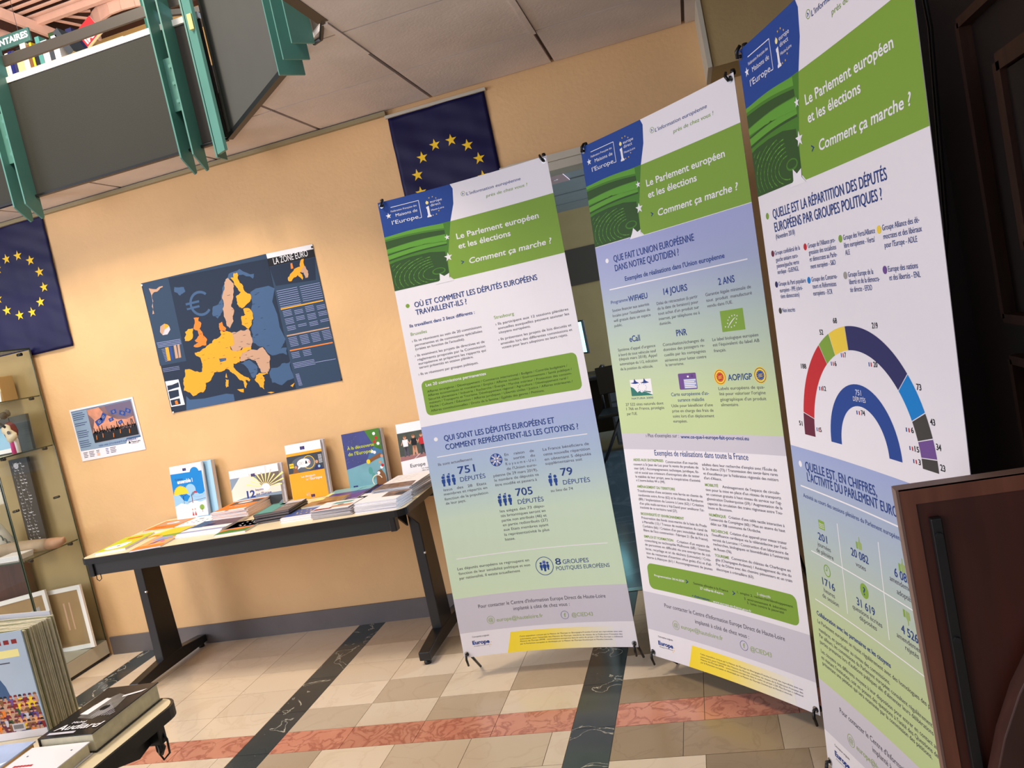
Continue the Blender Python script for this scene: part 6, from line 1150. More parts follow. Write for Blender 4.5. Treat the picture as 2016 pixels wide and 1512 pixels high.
for k in range(4): MB().tube([(.02+.025*k+.018*math.cos(a_),-.03,.10-.022*k+.024*math.sin(a_)) for a_ in [i*PI/6 for i in range(13)]],.0035,6).build('wire_loop',mat('green_grey_wire',C(78,82,66),.5),t,True)
t=thing('paper_stack','small stack of white papers at the front of the lower glass shelf','papers',(-3.84,3.46,.729)); 
for k in range(5): MB().box(-.07+.002*k,-.05,.006*k,.075+.002*k,.05,.006*k+.0052).build('sheet_bundle',M_paper,t)
t=thing('picture_frame','white framed sepia picture leaning at the right of the display case floor','picture frame',(-3.785,3.64,.105),rot=(-.06,-.05,0),group=None)
def frame(t,w,h,b,mt):
    MB().box(-w/2,0,0,w/2,.014,b).box(-w/2,0,h-b,w/2,.014,h).box(-w/2,0,b,-w/2+b,.014,h-b).box(w/2-b,0,b,w/2,.014,h-b).build('frame',M_white,t); MB().box(-w/2+b,.005,b,w/2-b,.012,h-b).build('picture',mt,t)
frame(t,.262,.370,.025,mat('sepia_picture',C(160,128,84),.6,noise=.15,nscale=6)); P=Print(); P.add('printed_shape',ink('tan'),1,rect(-.02,.12,-.008,.28)); P.add('printed_shape',ink('tan'),1,rect(.02,.12,.03,.28)); P.build(t,lambda u,v,h:Vector((u,.0045-h,v)))
t=thing('picture_frame','white framed picture tilted at the left of the display case floor','picture frame',(-4.08,3.60,.125),rot=(-.08,-.10,0)); frame(t,.46,.345,.026,MATS['sepia_picture']); P=Print(); P.add('printed_shape',ink('grey'),1,poly([(-.05,.2),(0,.22),(.08,.24),(.16,.26),(.17,.1),(.05,.12)])); P.build(t,lambda u,v,h:Vector((u,.0045-h,v)))
t=thing('brown_block','dark red-brown stand-in block at the left of the display case','box',(-4.20,3.70,.105)); MB().box(-.2,-.02,0,.16,.03,.60).build('box_body',wood('reddish_brown',C(72,38,28),C(92,52,38),.5),t,bevel=.004); MB().box(-.205,-.025,.60,.165,.035,.612).build('lid',MATS['reddish_brown'],t)  # added block standing in for a dark brown area inside the case
# ---------------------------------------------------------------- tables
TZ=.750
def roundrect(x0,y0,x1,y1,r,n=6):
    p=[]
    for cx,cy,a in ((x1-r,y0+r,-PI/2),(x1-r,y1-r,0),(x0+r,y1-r,PI/2),(x0+r,y0+r,PI)):
        for k in range(n+1): t=a+k*PI/2/n; p.append((cx+r*math.cos(t),cy+r*math.sin(t)))
    return p
def tabletop(t,x0,y0,x1,y1,z,r=.045):
    MB().prism(roundrect(x0+.006,y0+.006,x1-.006,y1-.006,r),'z',z-.026,z).build('tabletop',M_top,t)
    outer=roundrect(x0,y0,x1,y1,r+.004); inner=roundrect(x0+.006,y0+.006,x1-.006,y1-.006,r); n=len(outer); vs=[]
    for z_ in (z-.030,z-.001): vs+=[(p[0],p[1],z_) for p in outer]+[(p[0],p[1],z_) for p in inner]
    fs=[]
    for k in range(n):
        j=(k+1)%n; fs+= [(k,j,2*n+j,2*n+k),(n+j,n+k,3*n+k,3*n+j),(2*n+k,2*n+j,3*n+j,3*n+k),(k,n+k,n+j,j)]
    mb=MB(); mb.v=vs; mb.f=fs; mb.build('edge_band',M_blackp,t)
tb1=thing('folding_table','long cream-topped folding table with black legs against the peach wall','table',(0,0,0))
TX0,TX1,TY0,TY1=-3.085,-1.362,3.105,3.768
tb1.location=((TX0+TX1)/2,(TY0+TY1)/2,0); 
def TBo(mb,name,m,parent=None,smooth=False,bevel=0):
    o=tb1.location; mb.v=[(v[0]-o.x,v[1]-o.y,v[2]) for v in mb.v]; return mb.build(name,m,parent or tb1,smooth,bevel)
tabletop(tb1,TX0-tb1.location.x,TY0-tb1.location.y,TX1-tb1.location.x,TY1-tb1.location.y,TZ)
TBo(MB().box(-3.045,3.135,.655,-1.440,3.150,.722).box(-3.045,3.72,.655,-1.44,3.735,.722),'apron',M_greym)
for x0 in (-3.06,-1.455):
    TBo(MB().box(x0,3.125,.652,x0+.03,3.165,.724),'apron_end',M_blackp,bevel=.004)
for x in (-3.035,-1.462):
    TBo(MB().prism([(3.40,.05),(3.56,.05),(3.54,.70),(3.41,.70)],'x',x-.025,x+.025),'leg',M_black,bevel=.004)
    TBo(MB().prism([(3.19,.022),(3.76,.022),(3.76,.062),(3.56,.085),(3.40,.085),(3.19,.062)],'x',x-.028,x+.028),'foot',M_black,bevel=.004)
    for y in (3.215,3.735): TBo(MB().lathe([(0,0),(.016,0),(.018,.01),(.012,.024),(0,.024)],(x,y,0),12),'glide',M_blackp,smooth=True)
    TBo(MB().prism([(3.20,.70),(3.70,.70),(3.70,.724),(3.20,.724)],'x',x-.02,x+.02),'top_bracket',M_black)
    TBo(MB().prism([(3.24,.715),(3.40,.60),(3.41,.715)],'x',x-.004+.03,x+.004+.03).prism([(3.24,.715),(3.40,.60),(3.41,.715)],'x',x-.034,x-.026),'hinge_plate',M_black)
    TBo(MB().tube([(x+.022,3.40,.46),(x+.030,3.40,.46)],.006,8),'screw',M_chrome)
TBo(MB().box(-3.01,3.47,.50,-1.48,3.50,.54),'stretcher',M_black) if False else None
def hook(t,o,x,y,z,s=1):
    pts=[(x-.012,y,z),(x-.014,y,z-.055),(x,y,z-.085),(x+.018,y,z-.06),(x+.014,y,z-.005),(x-.012,y,z)]
    mb=MB().tube([(p[0]-o.x,p[1]-o.y,x_) for p,x_ in zip(pts,[p[2] for p in pts])],.0028*s,6); return mb.build('latch_hook',M_black,t,True)
TBo(MB().tube([(-3.03,3.135,.66),(-3.032,3.135,.635),(-3.02,3.135,.625),(-3.005,3.135,.635),(-3.005,3.135,.66)],.0022,6),'latch_hook',M_black,smooth=True)
tb2=thing('folding_table','nearest cream-topped table corner at the lower left, holding upright books','table',(-2.2,1.2,0)); T2=.730
tabletop(tb2,-.95,-.35,.838,.370,T2,.05)
b2=tb2.location
def T2o(mb,name,m,smooth=False,bevel=0): mb.v=[(v[0]-b2.x,v[1]-b2.y,v[2]) for v in mb.v]; return mb.build(name,m,tb2,smooth,bevel)
T2o(MB().box(-3.1,.90,.635,-1.425,.915,.70).box(-3.1,1.52,.635,-1.425,1.535,.70),'apron',M_greym)
for x in (-1.50,-2.98):
    T2o(MB().prism([(1.10,.05),(1.30,.05),(1.28,.68),(1.12,.68)],'x',x-.025,x+.025),'leg',M_black,bevel=.004); T2o(MB().prism([(.90,.022),(1.52,.022),(1.52,.062),(1.30,.085),(1.10,.085),(.90,.062)],'x',x-.028,x+.028),'foot',M_black,bevel=.004)
    T2o(MB().prism([(.93,.66),(1.5,.66),(1.5,.70),(.93,.70)],'x',x-.02,x+.02),'top_bracket',M_black)
    for y in (.93,1.49): T2o(MB().lathe([(0,0),(.016,0),(.018,.01),(.012,.024),(0,.024)],(x,y,0),12),'glide',M_blackp,smooth=True)
T2o(MB().prism([(1.28,.70),(1.50,.70),(1.50,.665),(1.44,.650)],'x',-1.43,-1.405),'hinge_plate',M_black)
T2o(MB().box(-1.412,1.482,.655,-1.378,1.506,.712),'latch_plate',M_black,bevel=.002); T2o(MB().tube([(-1.392,1.49,.668),(-1.385,1.49,.645),(-1.392,1.49,.63)],[.006,.009,.006],8),'latch_tongue',M_black,True)
T2o(MB().tube([(-1.404,1.497,.69),(-1.407,1.497,.635),(-1.394,1.497,.612),(-1.374,1.497,.628),(-1.372,1.497,.662),(-1.385,1.497,.69)],.0026,6),'latch_hook',M_black,True)
# ---------------------------------------------------------------- printed matter
def booklet(name,label,cat,loc,rot,w,h,t,cov='white',spine=None,prints=None,group=None,pages=True,edge=None):
    o=thing(name,label,cat,loc,rot=rot,group=group)
    c=mat('cover_'+cov,C(*INKC[cov]),.32)
    MB().box(0,0,-.0009,w,h,0).box(0,0,-t,w,h,-t+.0009).box(-.0006,0,-t,.0003,h,0).build('cover',c,o)
    MB().box(.001,.0015,-t+.0009,w-.0012,h-.0015,-.0009).build('pages',edge or M_paper,o)
    if prints:
        P=Print(); prints(P,w,h); P.build(o,lambda u,v,q:Vector((u,v,q+.0001)),step=.00014)
    return o
def euflag(P,x,y,w):
    P.add('printed_logo',ink('flagblue'),4,rect(x,y,x+w,y+w*.66))
    for k in range(12): a=2*PI*k/12; P.add('printed_logo',ink('gold'),5,star(x+w/2+w*.2*math.cos(a),y+w*.33+w*.2*math.sin(a),w*.04,ydown=False))
def T(P,t,x0,y,x1,cap,c,bold=0,slant=0,layer=5): P.text(t,x0,y,x1,cap,ink(c),layer=layer,bold=bold,slant=slant,ydown=False)
SB=3.685
def stand(label,x,w,h,t,cov,prints,cat='booklet',lean=.20,yb=SB,rz=0,name='booklet',edge=None,**k):
    return booklet(name,label,cat,(x,yb,TZ+.0015),(PI/2-lean,0,rz),w,h,t,cov,prints=prints,edge=edge)
def p_ens(P,w,h):
    P.add('printed_field',ink('blue'),1,poly([(0,h*.25),(w,h*.28),(w,h*.84),(0,h*.86)])); P.add('printed_shape',ink('sky'),2,poly([(0,h*.25)]+[(w*k/10,h*(.42+.06*math.sin(k*1.3)+.05*math.sin(k*.7+2))) for k in range(11)]+[(w,h*.28)]))
    P.add('printed_shape',ink('sky'),2,disc(w*.55,h*.52,w*.16)); P.add('printed_shape',ink('blue'),3,disc(w*.75,h*.83,w*.14)); P.add('printed_shape',ink('w'),3,poly([(0,0),(w,0),(w,h*.30),(w*.8,h*.27),(w*.6,h*.32),(w*.4,h*.26),(w*.2,h*.30),(0,h*.25)]))
    P.add('printed_shape',ink('ltyellow') if False else ink('gold'),3,poly([(w*.25+w*.24*(1 if k%2 else .86)*math.cos(PI*k/24),h*.46+w*.24*(1 if k%2 else .86)*math.sin(PI*k/24)) for k in range(25)]))
    for a in (.3,2.4,4.5): P.add('printed_shape',ink('navy'),4,seg(w*.3,h*.42,w*.3+w*.09*math.cos(a),h*.42+w*.09*math.sin(a),.0022))
    P.add('printed_shape',ink('navy'),4,seg(w*.3,h*.42,w*.3,h*.28,.002)); P.add('printed_shape',ink('maroon'),4,seg(w*.56,h*.27,w*.56,h*.42,.004)); P.add('printed_shape',ink('maroon'),4,seg(w*.42,h*.30,w,h*.33,.002))
    for k in range(6): P.add('printed_shape',ink('lav'),4,seg(w*.56+k*w*.07,h*(.42-.035*k+.006*k*k),w*.63+k*w*.07,h*(.42-.035*(k+1)+.006*(k+1)**2),.0014))
    P.add('printed_shape',ink('red'),4,poly([(w*.62,h*.46),(w*.74,h*.44),(w*.72,h*.475),(w*.66,h*.49)])); P.add('printed_shape',ink('green'),4,disc(w*.82,h*.17,w*.075,12)); P.add('printed_shape',ink('brown'),4,seg(w*.82,h*.08,w*.82,h*.15,.003))
    for x_ in (.52,.60): P.add('printed_shape',ink('red'),4,poly([(w*(x_-.03),h*.04),(w*(x_+.03),h*.04),(w*x_,h*.13)])); P.add('printed_shape',ink('skin'),4,disc(w*x_,h*.155,w*.022,10))
    T(P,'ensemble !',w*.18,h*.665,w*.66,.020,'w',2); T(P,'Créons',w*.12,h*.73,w*.36,.010,'navy'); euflag(P,w*.40,h*.885,.022)
stand('blue and white booklet reading ensemble ! standing leftmost on the back table',-2.945,.205,.297,.010,'white',p_ens,lean=.13)
t=booklet('booklet','pale blue booklets standing behind the ensemble ! booklet','booklet',(-2.885,SB+.0115,TZ+.010),(PI/2-.13,0,0),.200,.288,.032,'sky',edge=M_paper)
t=thing('page_marker','shiny grey plastic sleeve along the spine of the ensemble ! booklet','sleeve',(-2.732,SB-.005,TZ+.0015),rot=(PI/2-.13,0,0)); MB().tube([(0,.002,0),(0,.295,0)],.008,10).build('sleeve_roll',mat('silver_plastic',C(190,196,204),.2),t,True); MB().box(-.006,.002,-.010,.004,.295,-.0085).build('sleeve_flap',MATS['silver_plastic'],t)
def p_12(P,w,h):
    P.add('printed_photo',mat('photo_bluegrey',C(120,140,160),.4,noise=.2,nscale=6),1,poly([(0,0),(w,0),(w,h*.80),(0,h*.80)])); P.add('printed_photo',ink('dkgrey'),2,poly([(0,0),(w*.9,0),(w,h*.1),(w,h*.22),(w*.7,h*.24),(w*.3,h*.16),(0,h*.14)])); P.add('printed_photo',mat('photo_haze',C(226,216,200),.4),2,poly([(0,h*.22),(w*.25,h*.28),(w*.5,h*.30),(w,h*.30),(w,h*.50),(w*.62,h*.60),(w*.45,h*.8),(w*.2,h*.80),(.0,h*.5)]))
    P.add('printed_photo',mat('photo_brown',C(96,78,60),.4),2,poly([(w*.52,h*.80),(w,h*.80),(w,h*.52),(w*.8,h*.46),(w*.62,h*.48)]))
    for k in range(11):
        a=.05+k*.28; r=.10+.02*(k%3); P.add('printed_photo',ink('ltyellow'),3,poly([(w*.70,h*.46),(w*.70+r*math.cos(a-.045),h*.46+r*.8*math.sin(a-.045)),(w*.70+r*math.cos(a+.045),h*.46+r*.8*math.sin(a+.045))]))
    P.add('printed_photo',ink('w'),4,disc(w*.70,h*.46,.026,16,.02)); T(P,'12',w*.30,h*.26,w*.47,.036,'n',2); T(P,'leçons',w*.49,h*.40,w*.65,.011,'n',1); T(P,"sur l'Europe",w*.49,h*.29,w*.80,.013,'n',1); euflag(P,w*.44,h*.77,.024)
    P.add('printed_field',ink('w'),3,poly([(0,h*.80),(w,h*.80),(w,h),(0,h)]))
stand('landscape booklet with a bright sunburst reading 12 leçons sur l\'Europe',-2.585,.300,.215,.014,'white',p_12,lean=.15,yb=3.69)
booklet('booklet','second landscape booklet standing hidden behind the sunburst one','booklet',(-2.570,3.7055,TZ+.003),(PI/2-.15,0,0),.300,.212,.012,'lgrey')
def p_dec(P,w,h):
    P.add('printed_field',ink('oran2'),1,rect(0,0,w,h*.84)); P.add('printed_field',ink('w'),1,rect(0,h*.86,w,h)); P.add('printed_field',ink('dkgrey'),2,rect(0,h*.48,w,h*.79)); P.add('printed_shape',mat('slate_blue',C(78,86,98),.5),3,disc(w*.45,h*.62,w*.36,20,h*.14))
    P.add('printed_shape',ink('w'),4,disc(w*.46,h*.64,w*.19,24,h*.078)); P.add('printed_shape',ink('w'),4,poly([(w*.30,h*.60),(w*.36,h*.57),(w*.26,h*.54)])); P.add('printed_shape',ink('gold'),4,circ(w*.60,h*.64,w*.17,w*.155,16)) ; P.add('printed_shape',ink('w'),5,disc(w*.46,h*.64,w*.185,24,h*.076)); P.add('printed_shape',ink('black'),6,poly([(w*.50,h*.62),(w*.56,h*.62),(w*.55,h*.66),(w*.53,h*.68),(w*.51,h*.66)])); P.add('printed_shape',ink('red'),6,rect(w*.60,h*.62,w*.612,h*.67)); P.add('printed_shape',ink('red'),6,rect(w*.63,h*.62,w*.642,h*.67)); P.add('printed_shape',ink('grey'),6,circ(w*.35,h*.64,.008,.0066,12)); P.add('printed_shape',ink('grey'),6,circ(w*.42,h*.64,.007,.0058,10))
    P.add('printed_shape',ink('lime') if False else ink('gold'),4,rect(w*.05,h*.58,w*.17,h*.66)); T(P,'VRAI FAUX',w*.06,h*.615,w*.16,.005,'black',1,layer=6)
    P.add('printed_shape',ink('brown'),4,poly([(w*.12,h*.48),(w*.16,h*.56),(w*.22,h*.59),(w*.28,h*.50),(w*.3,h*.48)])); P.add('printed_shape',ink('skin'),4,disc(w*.22,h*.585,w*.035,10)); P.add('printed_shape',ink('navy'),4,poly([(w*.72,h*.48),(w*.78,h*.57),(w*.92,h*.56),(w*.97,h*.48)])); P.add('printed_shape',ink('skin'),4,disc(w*.82,h*.625,w*.04,12,h*.03)); P.add('printed_shape',ink('sky'),5,disc(w*.87,h*.54,w*.035,12)); 
    for k in range(7): P.add('printed_small_text',ink('w'),4,rect(w*.88,h*(.60+.022*k),w*.98,h*(.608+.022*k)))
    T(P,'Les décodeurs',w*.33,h*.385,w*.72,.010,'w',1); T(P,"de l'",w*.45,h*.325,w*.55,.011,'w',0); T(P,'Europe',w*.57,h*.325,w*.90,.014,'w',1); euflag(P,w*.42,h*.88,.026); euflag(P,w*.52,h*.02,.022); P.add('printed_logo',ink('w'),4,rect(w*.40,h*.06,w*.41,h*.09)); P.add('printed_logo',ink('peach'),4,rect(w*.42,h*.05,w*.50,h*.11))
stand("orange and black booklet reading Les décodeurs de l'Europe, standing on the back table",-2.222,.210,.297,.012,'white',p_dec,lean=.14)
booklet('booklet','booklet standing hidden behind the orange and black one','booklet',(-2.208,SB+.0135,TZ+.004),(PI/2-.14,0,0),.207,.294,.020,'lgrey')
def p_dis(P,w,h):
    P.add('printed_field',mat('deep_blue_print',C(44,50,124),.35,noise=.25,nscale=12),1,poly([(0,h*.38),(w,h*.50),(w,h),(0,h)])); P.add('printed_field',mat('blue_green_print',C(110,164,176),.35,noise=.15,nscale=10),1,poly([(0,0),(w,0),(w,h*.50),(0,h*.38)])); P.add('printed_shape',ink('mgreen'),2,poly([(w*.62,h),(w,h),(w,h*.62),(w*.84,h*.68),(w*.74,h*.82)])); P.add('printed_shape',mat('mid_blue',C(40,104,150),.4),2,poly([(w*.55,h*.445),(w,h*.50),(w,h*.70),(w*.8,h*.7),(w*.66,h*.6)]))
    P.add('printed_shape',ink('brown'),3,seg(w*.60,h*.46,w*.96,h*.55,.020)); P.add('printed_shape',ink('gold'),4,disc(w*.60,h*.46,.011,14,.012))
    P.add('printed_shape',ink('brown'),3,poly([(w*.72,h*.02),(w,h*.02),(w*.98,h*.2),(w*.9,h*.30),(w*.80,h*.28),(w*.74,h*.18)])); P.add('printed_shape',ink('cream1') if 'cream1' in INKC else ink('ltyellow'),4,arc(w*.76,h*.12,.030,.025,PI*.7,PI*1.9,14))
    for x_,z_,c_ in ((.86,.92,'white'),(.90,.84,'red'),(.84,.78,'red'),(.93,.74,'white'),(.80,.60,'white'),(.74,.62,'white'),(.90,.42,'skin'),(.95,.36,'red'),(.92,.33,'white'),(.97,.52,'skin'),(.82,.24,'white')): P.add('printed_shape',ink(c_),4,disc(w*x_,h*z_,.0085,9))
    for k in range(30): P.add('printed_shape',ink('w'),3,disc(w*random.random()*.6,h*(.45+.5*random.random()),.0006,5))
    P.add('printed_shape',ink('seagreen'),2,disc(w*.62,h*.30,.012,10,.02)); P.add('printed_shape',ink('seagreen'),2,disc(w*.68,h*.2,.010,10,.018)); T(P,'À la découverte',w*.10,h*.715,w*.82,.016,'lime',1); T(P,"de l'Europe!",w*.10,h*.61,w*.74,.017,'lime',1); euflag(P,w*.10,h*.03,.025)
stand("blue-green cartoon booklet reading À la découverte de l'Europe! standing on the back table",-1.885,.212,.300,.010,'seagreen',p_dis,lean=.13)
booklet('booklet','thick booklets standing hidden behind the blue-green cartoon booklet','booklet',(-1.872,SB+.0115,TZ+.005),(PI/2-.13,0,0),.209,.294,.027,'grey')
def p_mag(P,w,h):
    P.add('printed_photo',mat('foliage_photo',C(54,62,40),.4,noise=.5,nscale=14),1,rect(0,h*.42,w,h*.84)); P.add('printed_photo',mat('track_photo',C(150,96,92),.4),2,poly([(0,h*.36),(w,h*.40),(w,h*.47),(0,h*.44)])); P.add('printed_photo',ink('w'),3,seg(w*.35,h*.37,w*.5,h*.44,.002))
    for x_,c_,l_ in ((.18,'w','k'),(.40,'black','skin'),(.60,'red','dkgrey'),(.85,'red','navy')):
        P.add('printed_photo',ink(c_),4,poly([(w*(x_-.06),h*.60),(w*(x_+.06),h*.60),(w*(x_+.07),h*.72),(w*(x_-.07),h*.72)])); P.add('printed_photo',ink('skin'),4,disc(w*x_,h*.755,.0085,12,.010)); P.add('printed_photo',ink('skin'),3,seg(w*(x_-.06),h*.70,w*(x_-.11),h*.63,.005)); P.add('printed_photo',ink('skin'),3,seg(w*(x_+.06),h*.70,w*(x_+.11),h*.64,.005))
        for s_ in (-1,1): P.add('printed_photo',ink(l_),4,poly([(w*(x_-.045),h*.60),(w*(x_+.045),h*.60),(w*(x_+s_*.05+.02),h*.43),(w*(x_+s_*.05-.02),h*.43)]))
        P.add('printed_photo',ink('brown'),5,disc(w*x_,h*.775,.0075,10,.005))
    T(P,'Europe',w*.22,h*.235,w*.60,.018,'black'); T(P,'Le magazine',w*.50,h*.185,w*.80,.006,'k'); T(P,'des jeunes',w*.50,h*.150,w*.78,.006,'k'); euflag(P,w*.08,h*.06,.020)
stand('white magazine with three runners and the word Europe, half hidden by the leftmost banner',-1.582,.215,.300,.005,'white',p_mag,cat='magazine',name='magazine',lean=.18)
# flat items on the back table
K=lambda x,y:(x*.970,y*.970)
def flat(label,x,y,w,h,rz,t,cov,prints=None,cat='magazine',z=TZ,name='magazine',scaled=True,group=None,edge=None):
    if scaled: x,y=K(x,y)
    return booklet(name,label,cat,(x,y,z+t+.0004),(0,0,rz),w,h,t,cov,prints=prints,group=group,edge=edge)
def blob(P,c,l,x,y,rx,ry): P.add('printed_shape',ink(c),l,disc(x,y,rx,14,ry))
def p1(P,w,h): P.add('printed_field',ink('lime'),1,rect(0,0,w,h)); blob(P,'w',2,w*.45,h*.25,w*.35,h*.18); blob(P,'white',3,w*.62,h*.40,w*.18,h*.10); P.add('printed_shape',ink('orange'),3,poly([(w*.3,h*.70),(w*.8,h*.72),(w*.78,h*.86),(w*.28,h*.84)])); P.add('printed_shape',ink('gold'),2,poly([(w*.5,h*.5),(w*.95,h*.45),(w*.95,h*.65),(w*.55,h*.66)])); blob(P,'dkgrey',4,w*.5,h*.28,.010,.006); T(P,"L'Europe amusante",w*.3,h*.78,w*.8,.010,'crim',1)
flat('lime and yellow booklet with a white cat shape, leftmost on the back table',-3.115,3.245,.165,.26,.12,.011,'white',p1)
def p2(P,w,h): P.add('printed_field',ink('peach'),1,rect(0,0,w,h)); P.add('printed_shape',ink('green'),2,poly([(w*.3,h*.85),(w,h*.7),(w,h),(w*.2,h)])); P.add('printed_shape',ink('lav'),3,poly([(w*.15,h*.6),(w*.5,h*.55),(w*.75,h*.8),(w*.3,h*.85)])); P.add('printed_shape',ink('purple'),4,poly([(w*.3,h*.3),(w*.5,h*.35),(w*.6,h*.6),(w*.42,h*.5)])); P.add('printed_shape',ink('orange'),2,poly([(0,0),(w,0),(w,h*.2),(0,h*.26)])); P.add('printed_shape',ink('pink'),4,disc(w*.7,h*.42,.012,8)); P.add('printed_shape',ink('cyan'),4,poly([(w*.6,h*.5),(w*.85,h*.62),(w*.8,h*.7),(w*.6,h*.6)]))
flat('peach comic booklet with purple and green figures at the front table edge',-2.862,3.19,.165,.235,.10,.006,'white',p2)
def p3(P,w,h): P.add('printed_field',ink('ltyellow'),1,rect(0,0,w,h)); P.add('printed_field',ink('gold'),2,poly([(w*.35,0),(w,0),(w,h),(w*.55,h)])); P.add('printed_shape',ink('w'),3,poly([(w*.05,h*.3),(w*.3,h*.3),(w*.4,h*.8),(w*.15,h*.8)])); P.add('printed_shape',ink('orange'),3,poly([(w*.4,.0),(w*.6,0),(w*.62,h*.2),(w*.45,h*.2)]))
flat('pale yellow leaflet lying beneath the two left booklets',-3.08,3.47,.30,.14,-.13,.003,'ltyellow',p3)
def p4(P,w,h): P.add('printed_field',ink('orange'),1,rect(0,0,w,h)); P.add('printed_field',ink('tan'),2,rect(w*.1,h*.42,w*.92,h*.88)); P.add('printed_shape',ink('w'),3,disc(w*.5,h*.66,w*.2,14,h*.12)); P.add('printed_shape',ink('lav'),4,disc(w*.45,h*.66,w*.1,10,h*.05)); T(P,'Traités',w*.2,h*.2,w*.6,.010,'crim',1)
flat('orange magazine lying below the ensemble ! booklet',-3.13,3.625,.215,.165,-.14,.007,'orange',p4)
def p5(P,w,h):
    for k in range(9): P.add('printed_shape',ink('seagreen' if k%2 else 'lav'),2,rect(w*(.1+.09*k),h*(.2+.07*(k%4)),w*(.16+.09*k),h*(.26+.07*(k%4))))
    P.add('printed_field',ink('cyan'),2,rect(0,h*.92,w,h)); P.add('printed_shape',ink('mapland'),3,rect(w*.35,h*.6,w*.5,h*.66))
flat('white leaflet with scattered blue marks right of the orange magazine',-2.915,3.60,.205,.19,-.12,.006,'white',p5,cat='leaflet',name='leaflet')
flat('white leaflet with a blue edge lying behind the blue-marked leaflet',-2.70,3.745,.17,.12,-.10,.004,'white',lambda P,w,h:P.add('printed_field',ink('cyan'),1,rect(0,h*.8,w,h)),cat='leaflet',name='leaflet')
def p6(P,w,h): P.add('printed_field',ink('lav'),1,poly([(0,h*.1),(w,h*.3),(w,h),(0,h*.9)])); P.add('printed_photo',ink('purple'),2,poly([(w*.1,h*.2),(w*.9,h*.4),(w*.9,h*.8),(w*.1,h*.7)])); P.add('printed_shape',ink('w'),3,disc(w*.4,h*.6,.01,8))
flat('small violet leaflet between the yellow leaflet and the white brochures',-2.825,3.455,.115,.10,-.06,.002,'white',p6,cat='leaflet',name='leaflet')
def p7(P,w,h): P.add('printed_photo',ink('mapland'),1,poly([(0,h*.45),(w*.3,h*.42),(w*.34,h*.95),(0,h*.98)])); P.add('printed_photo',mat('dim_red_photo',C(96,66,84),.4,noise=.4,nscale=20),2,poly([(w*.26,h*.44),(w,h*.40),(w,h*.90),(w*.30,h*.95)])); P.add('printed_shape',ink('navy'),3,poly([(w*.28,h*.5),(w*.5,h*.48),(w*.5,h*.62),(w*.3,h*.66)])); P.add('printed_shape',ink('lav'),1,rect(0,h*.05,w,h*.16))
for k in range(3): flat(['lowest','middle','topmost'][k]+' of three white brochures with a dim red photograph band',-2.71+.004*k,3.33+.006*k,.27,.22,-.08+.01*k,.005,'white',p7 if k==2 else None,cat='brochure',name='brochure',z=TZ+.0055*k,group='stacked brochures with a red photograph band')
def p8(P,w,h):
    P.add('printed_field',ink('mapland'),1,rect(0,0,w,h)); P.add('printed_field',ink('n'),1,rect(0,h*.45,w,h)); P.add('printed_shape',ink('mgreen'),2,poly([(0,0),(w,0),(w,h*.28),(w*.6,h*.22),(w*.3,h*.3),(0,h*.2)])); P.add('printed_shape',ink('orange'),3,poly([(0,h*.2),(w*.3,h*.3),(w*.6,h*.22),(w,h*.3),(w,h*.42),(w*.8,h*.38),(w*.5,h*.42),(w*.2,h*.4),(0,h*.38)]))
    for k in range(9): a=2*PI*k/9; P.add('printed_shape',ink('w'),3,star(w*.55+w*.22*math.cos(a),h*.7+h*.17*math.sin(a),.008,ydown=False))
flat('blue leaflet with white stars above an orange and green meadow',-2.41,3.235,.165,.21,.02,.008,'white',p8,cat='leaflet',name='leaflet')
def p_or(P,w,h): P.add('printed_field',ink('orange'),1,rect(0,h*.10,w,h*.85)); P.add('printed_field',ink('dkgrey'),2,rect(w*.12,h*.52,w,h*.78)); P.add('printed_shape',ink('w'),3,disc(w*.5,h*.66,w*.22,14,h*.07)); T(P,'Les décodeurs',w*.25,h*.36,w*.75,.012,'w',1); P.add('printed_shape',ink('brown'),3,poly([(w*.15,h*.5),(w*.35,h*.5),(w*.3,h*.62),(w*.2,h*.6)])); euflag(P,w*.4,h*.02,.02)
ORD=['lowest','second','third','fourth','fifth','sixth','seventh','eighth','ninth','tenth']
rnd=random.Random(9)
def stack(label_top,label_rest,group,n,x,y,w,h,rz,t,cov,pr,cat,name,jit=.006,edge=None,z=TZ):
    for k in range(n):
        top=k==n-1
        flat(label_top if top else ORD[k]+(' from below of the ' if k else ' of the ')+label_rest,x+rnd.uniform(-jit,jit),y+rnd.uniform(-jit,jit),w,h,rz+rnd.uniform(-.05,.05),t,cov,pr if top else None,cat=cat,name=name,z=z+k*(t+.0007),group=group,edge=edge,scaled=False)
stack('orange booklet on top of the pink-edged stack before the landscape booklet','pink-edged booklets under the orange-covered one','stack of orange booklets',6,-2.565,3.465,.205,.255,.02,.0078,'white',p_or,'booklet','booklet',.007,mat('pink_edges',C(240,206,190),.6))
def p_wal(P,w,h): P.add('printed_field',ink('teal'),1,rect(0,0,w*.52,h)); P.add('printed_field',ink('seagreen'),2,rect(w*.05,h*.05,w*.5,h*.9)); P.add('printed_field',mat('brown_grey_cover',C(112,100,100),.4),1,rect(w*.52,0,w,h*.7)); T(P,'Mon',w*.56,h*.42,w*.9,.016,'w',0,.2); P.add('printed_field',ink('lgrey'),2,rect(w*.35,h*.72,w,h))
for k in range(4): flat(['lowest','second lowest','third','topmost'][k]+' of four dark brown-grey wallets stacked on the back table'+(', its cover teal' if k==3 else ''),-2.265+.006*(k%2),3.36+.006*(k%3),.185,.20,.02+.03*(k%2),.0095,'dkgrey',p_wal if k==3 else None,cat='wallet',name='brochure_wallet',z=TZ+k*.0125,scaled=True,edge=mat('brown_grey_cover',C(112,100,100),.4),group='dark wallets in a stack')
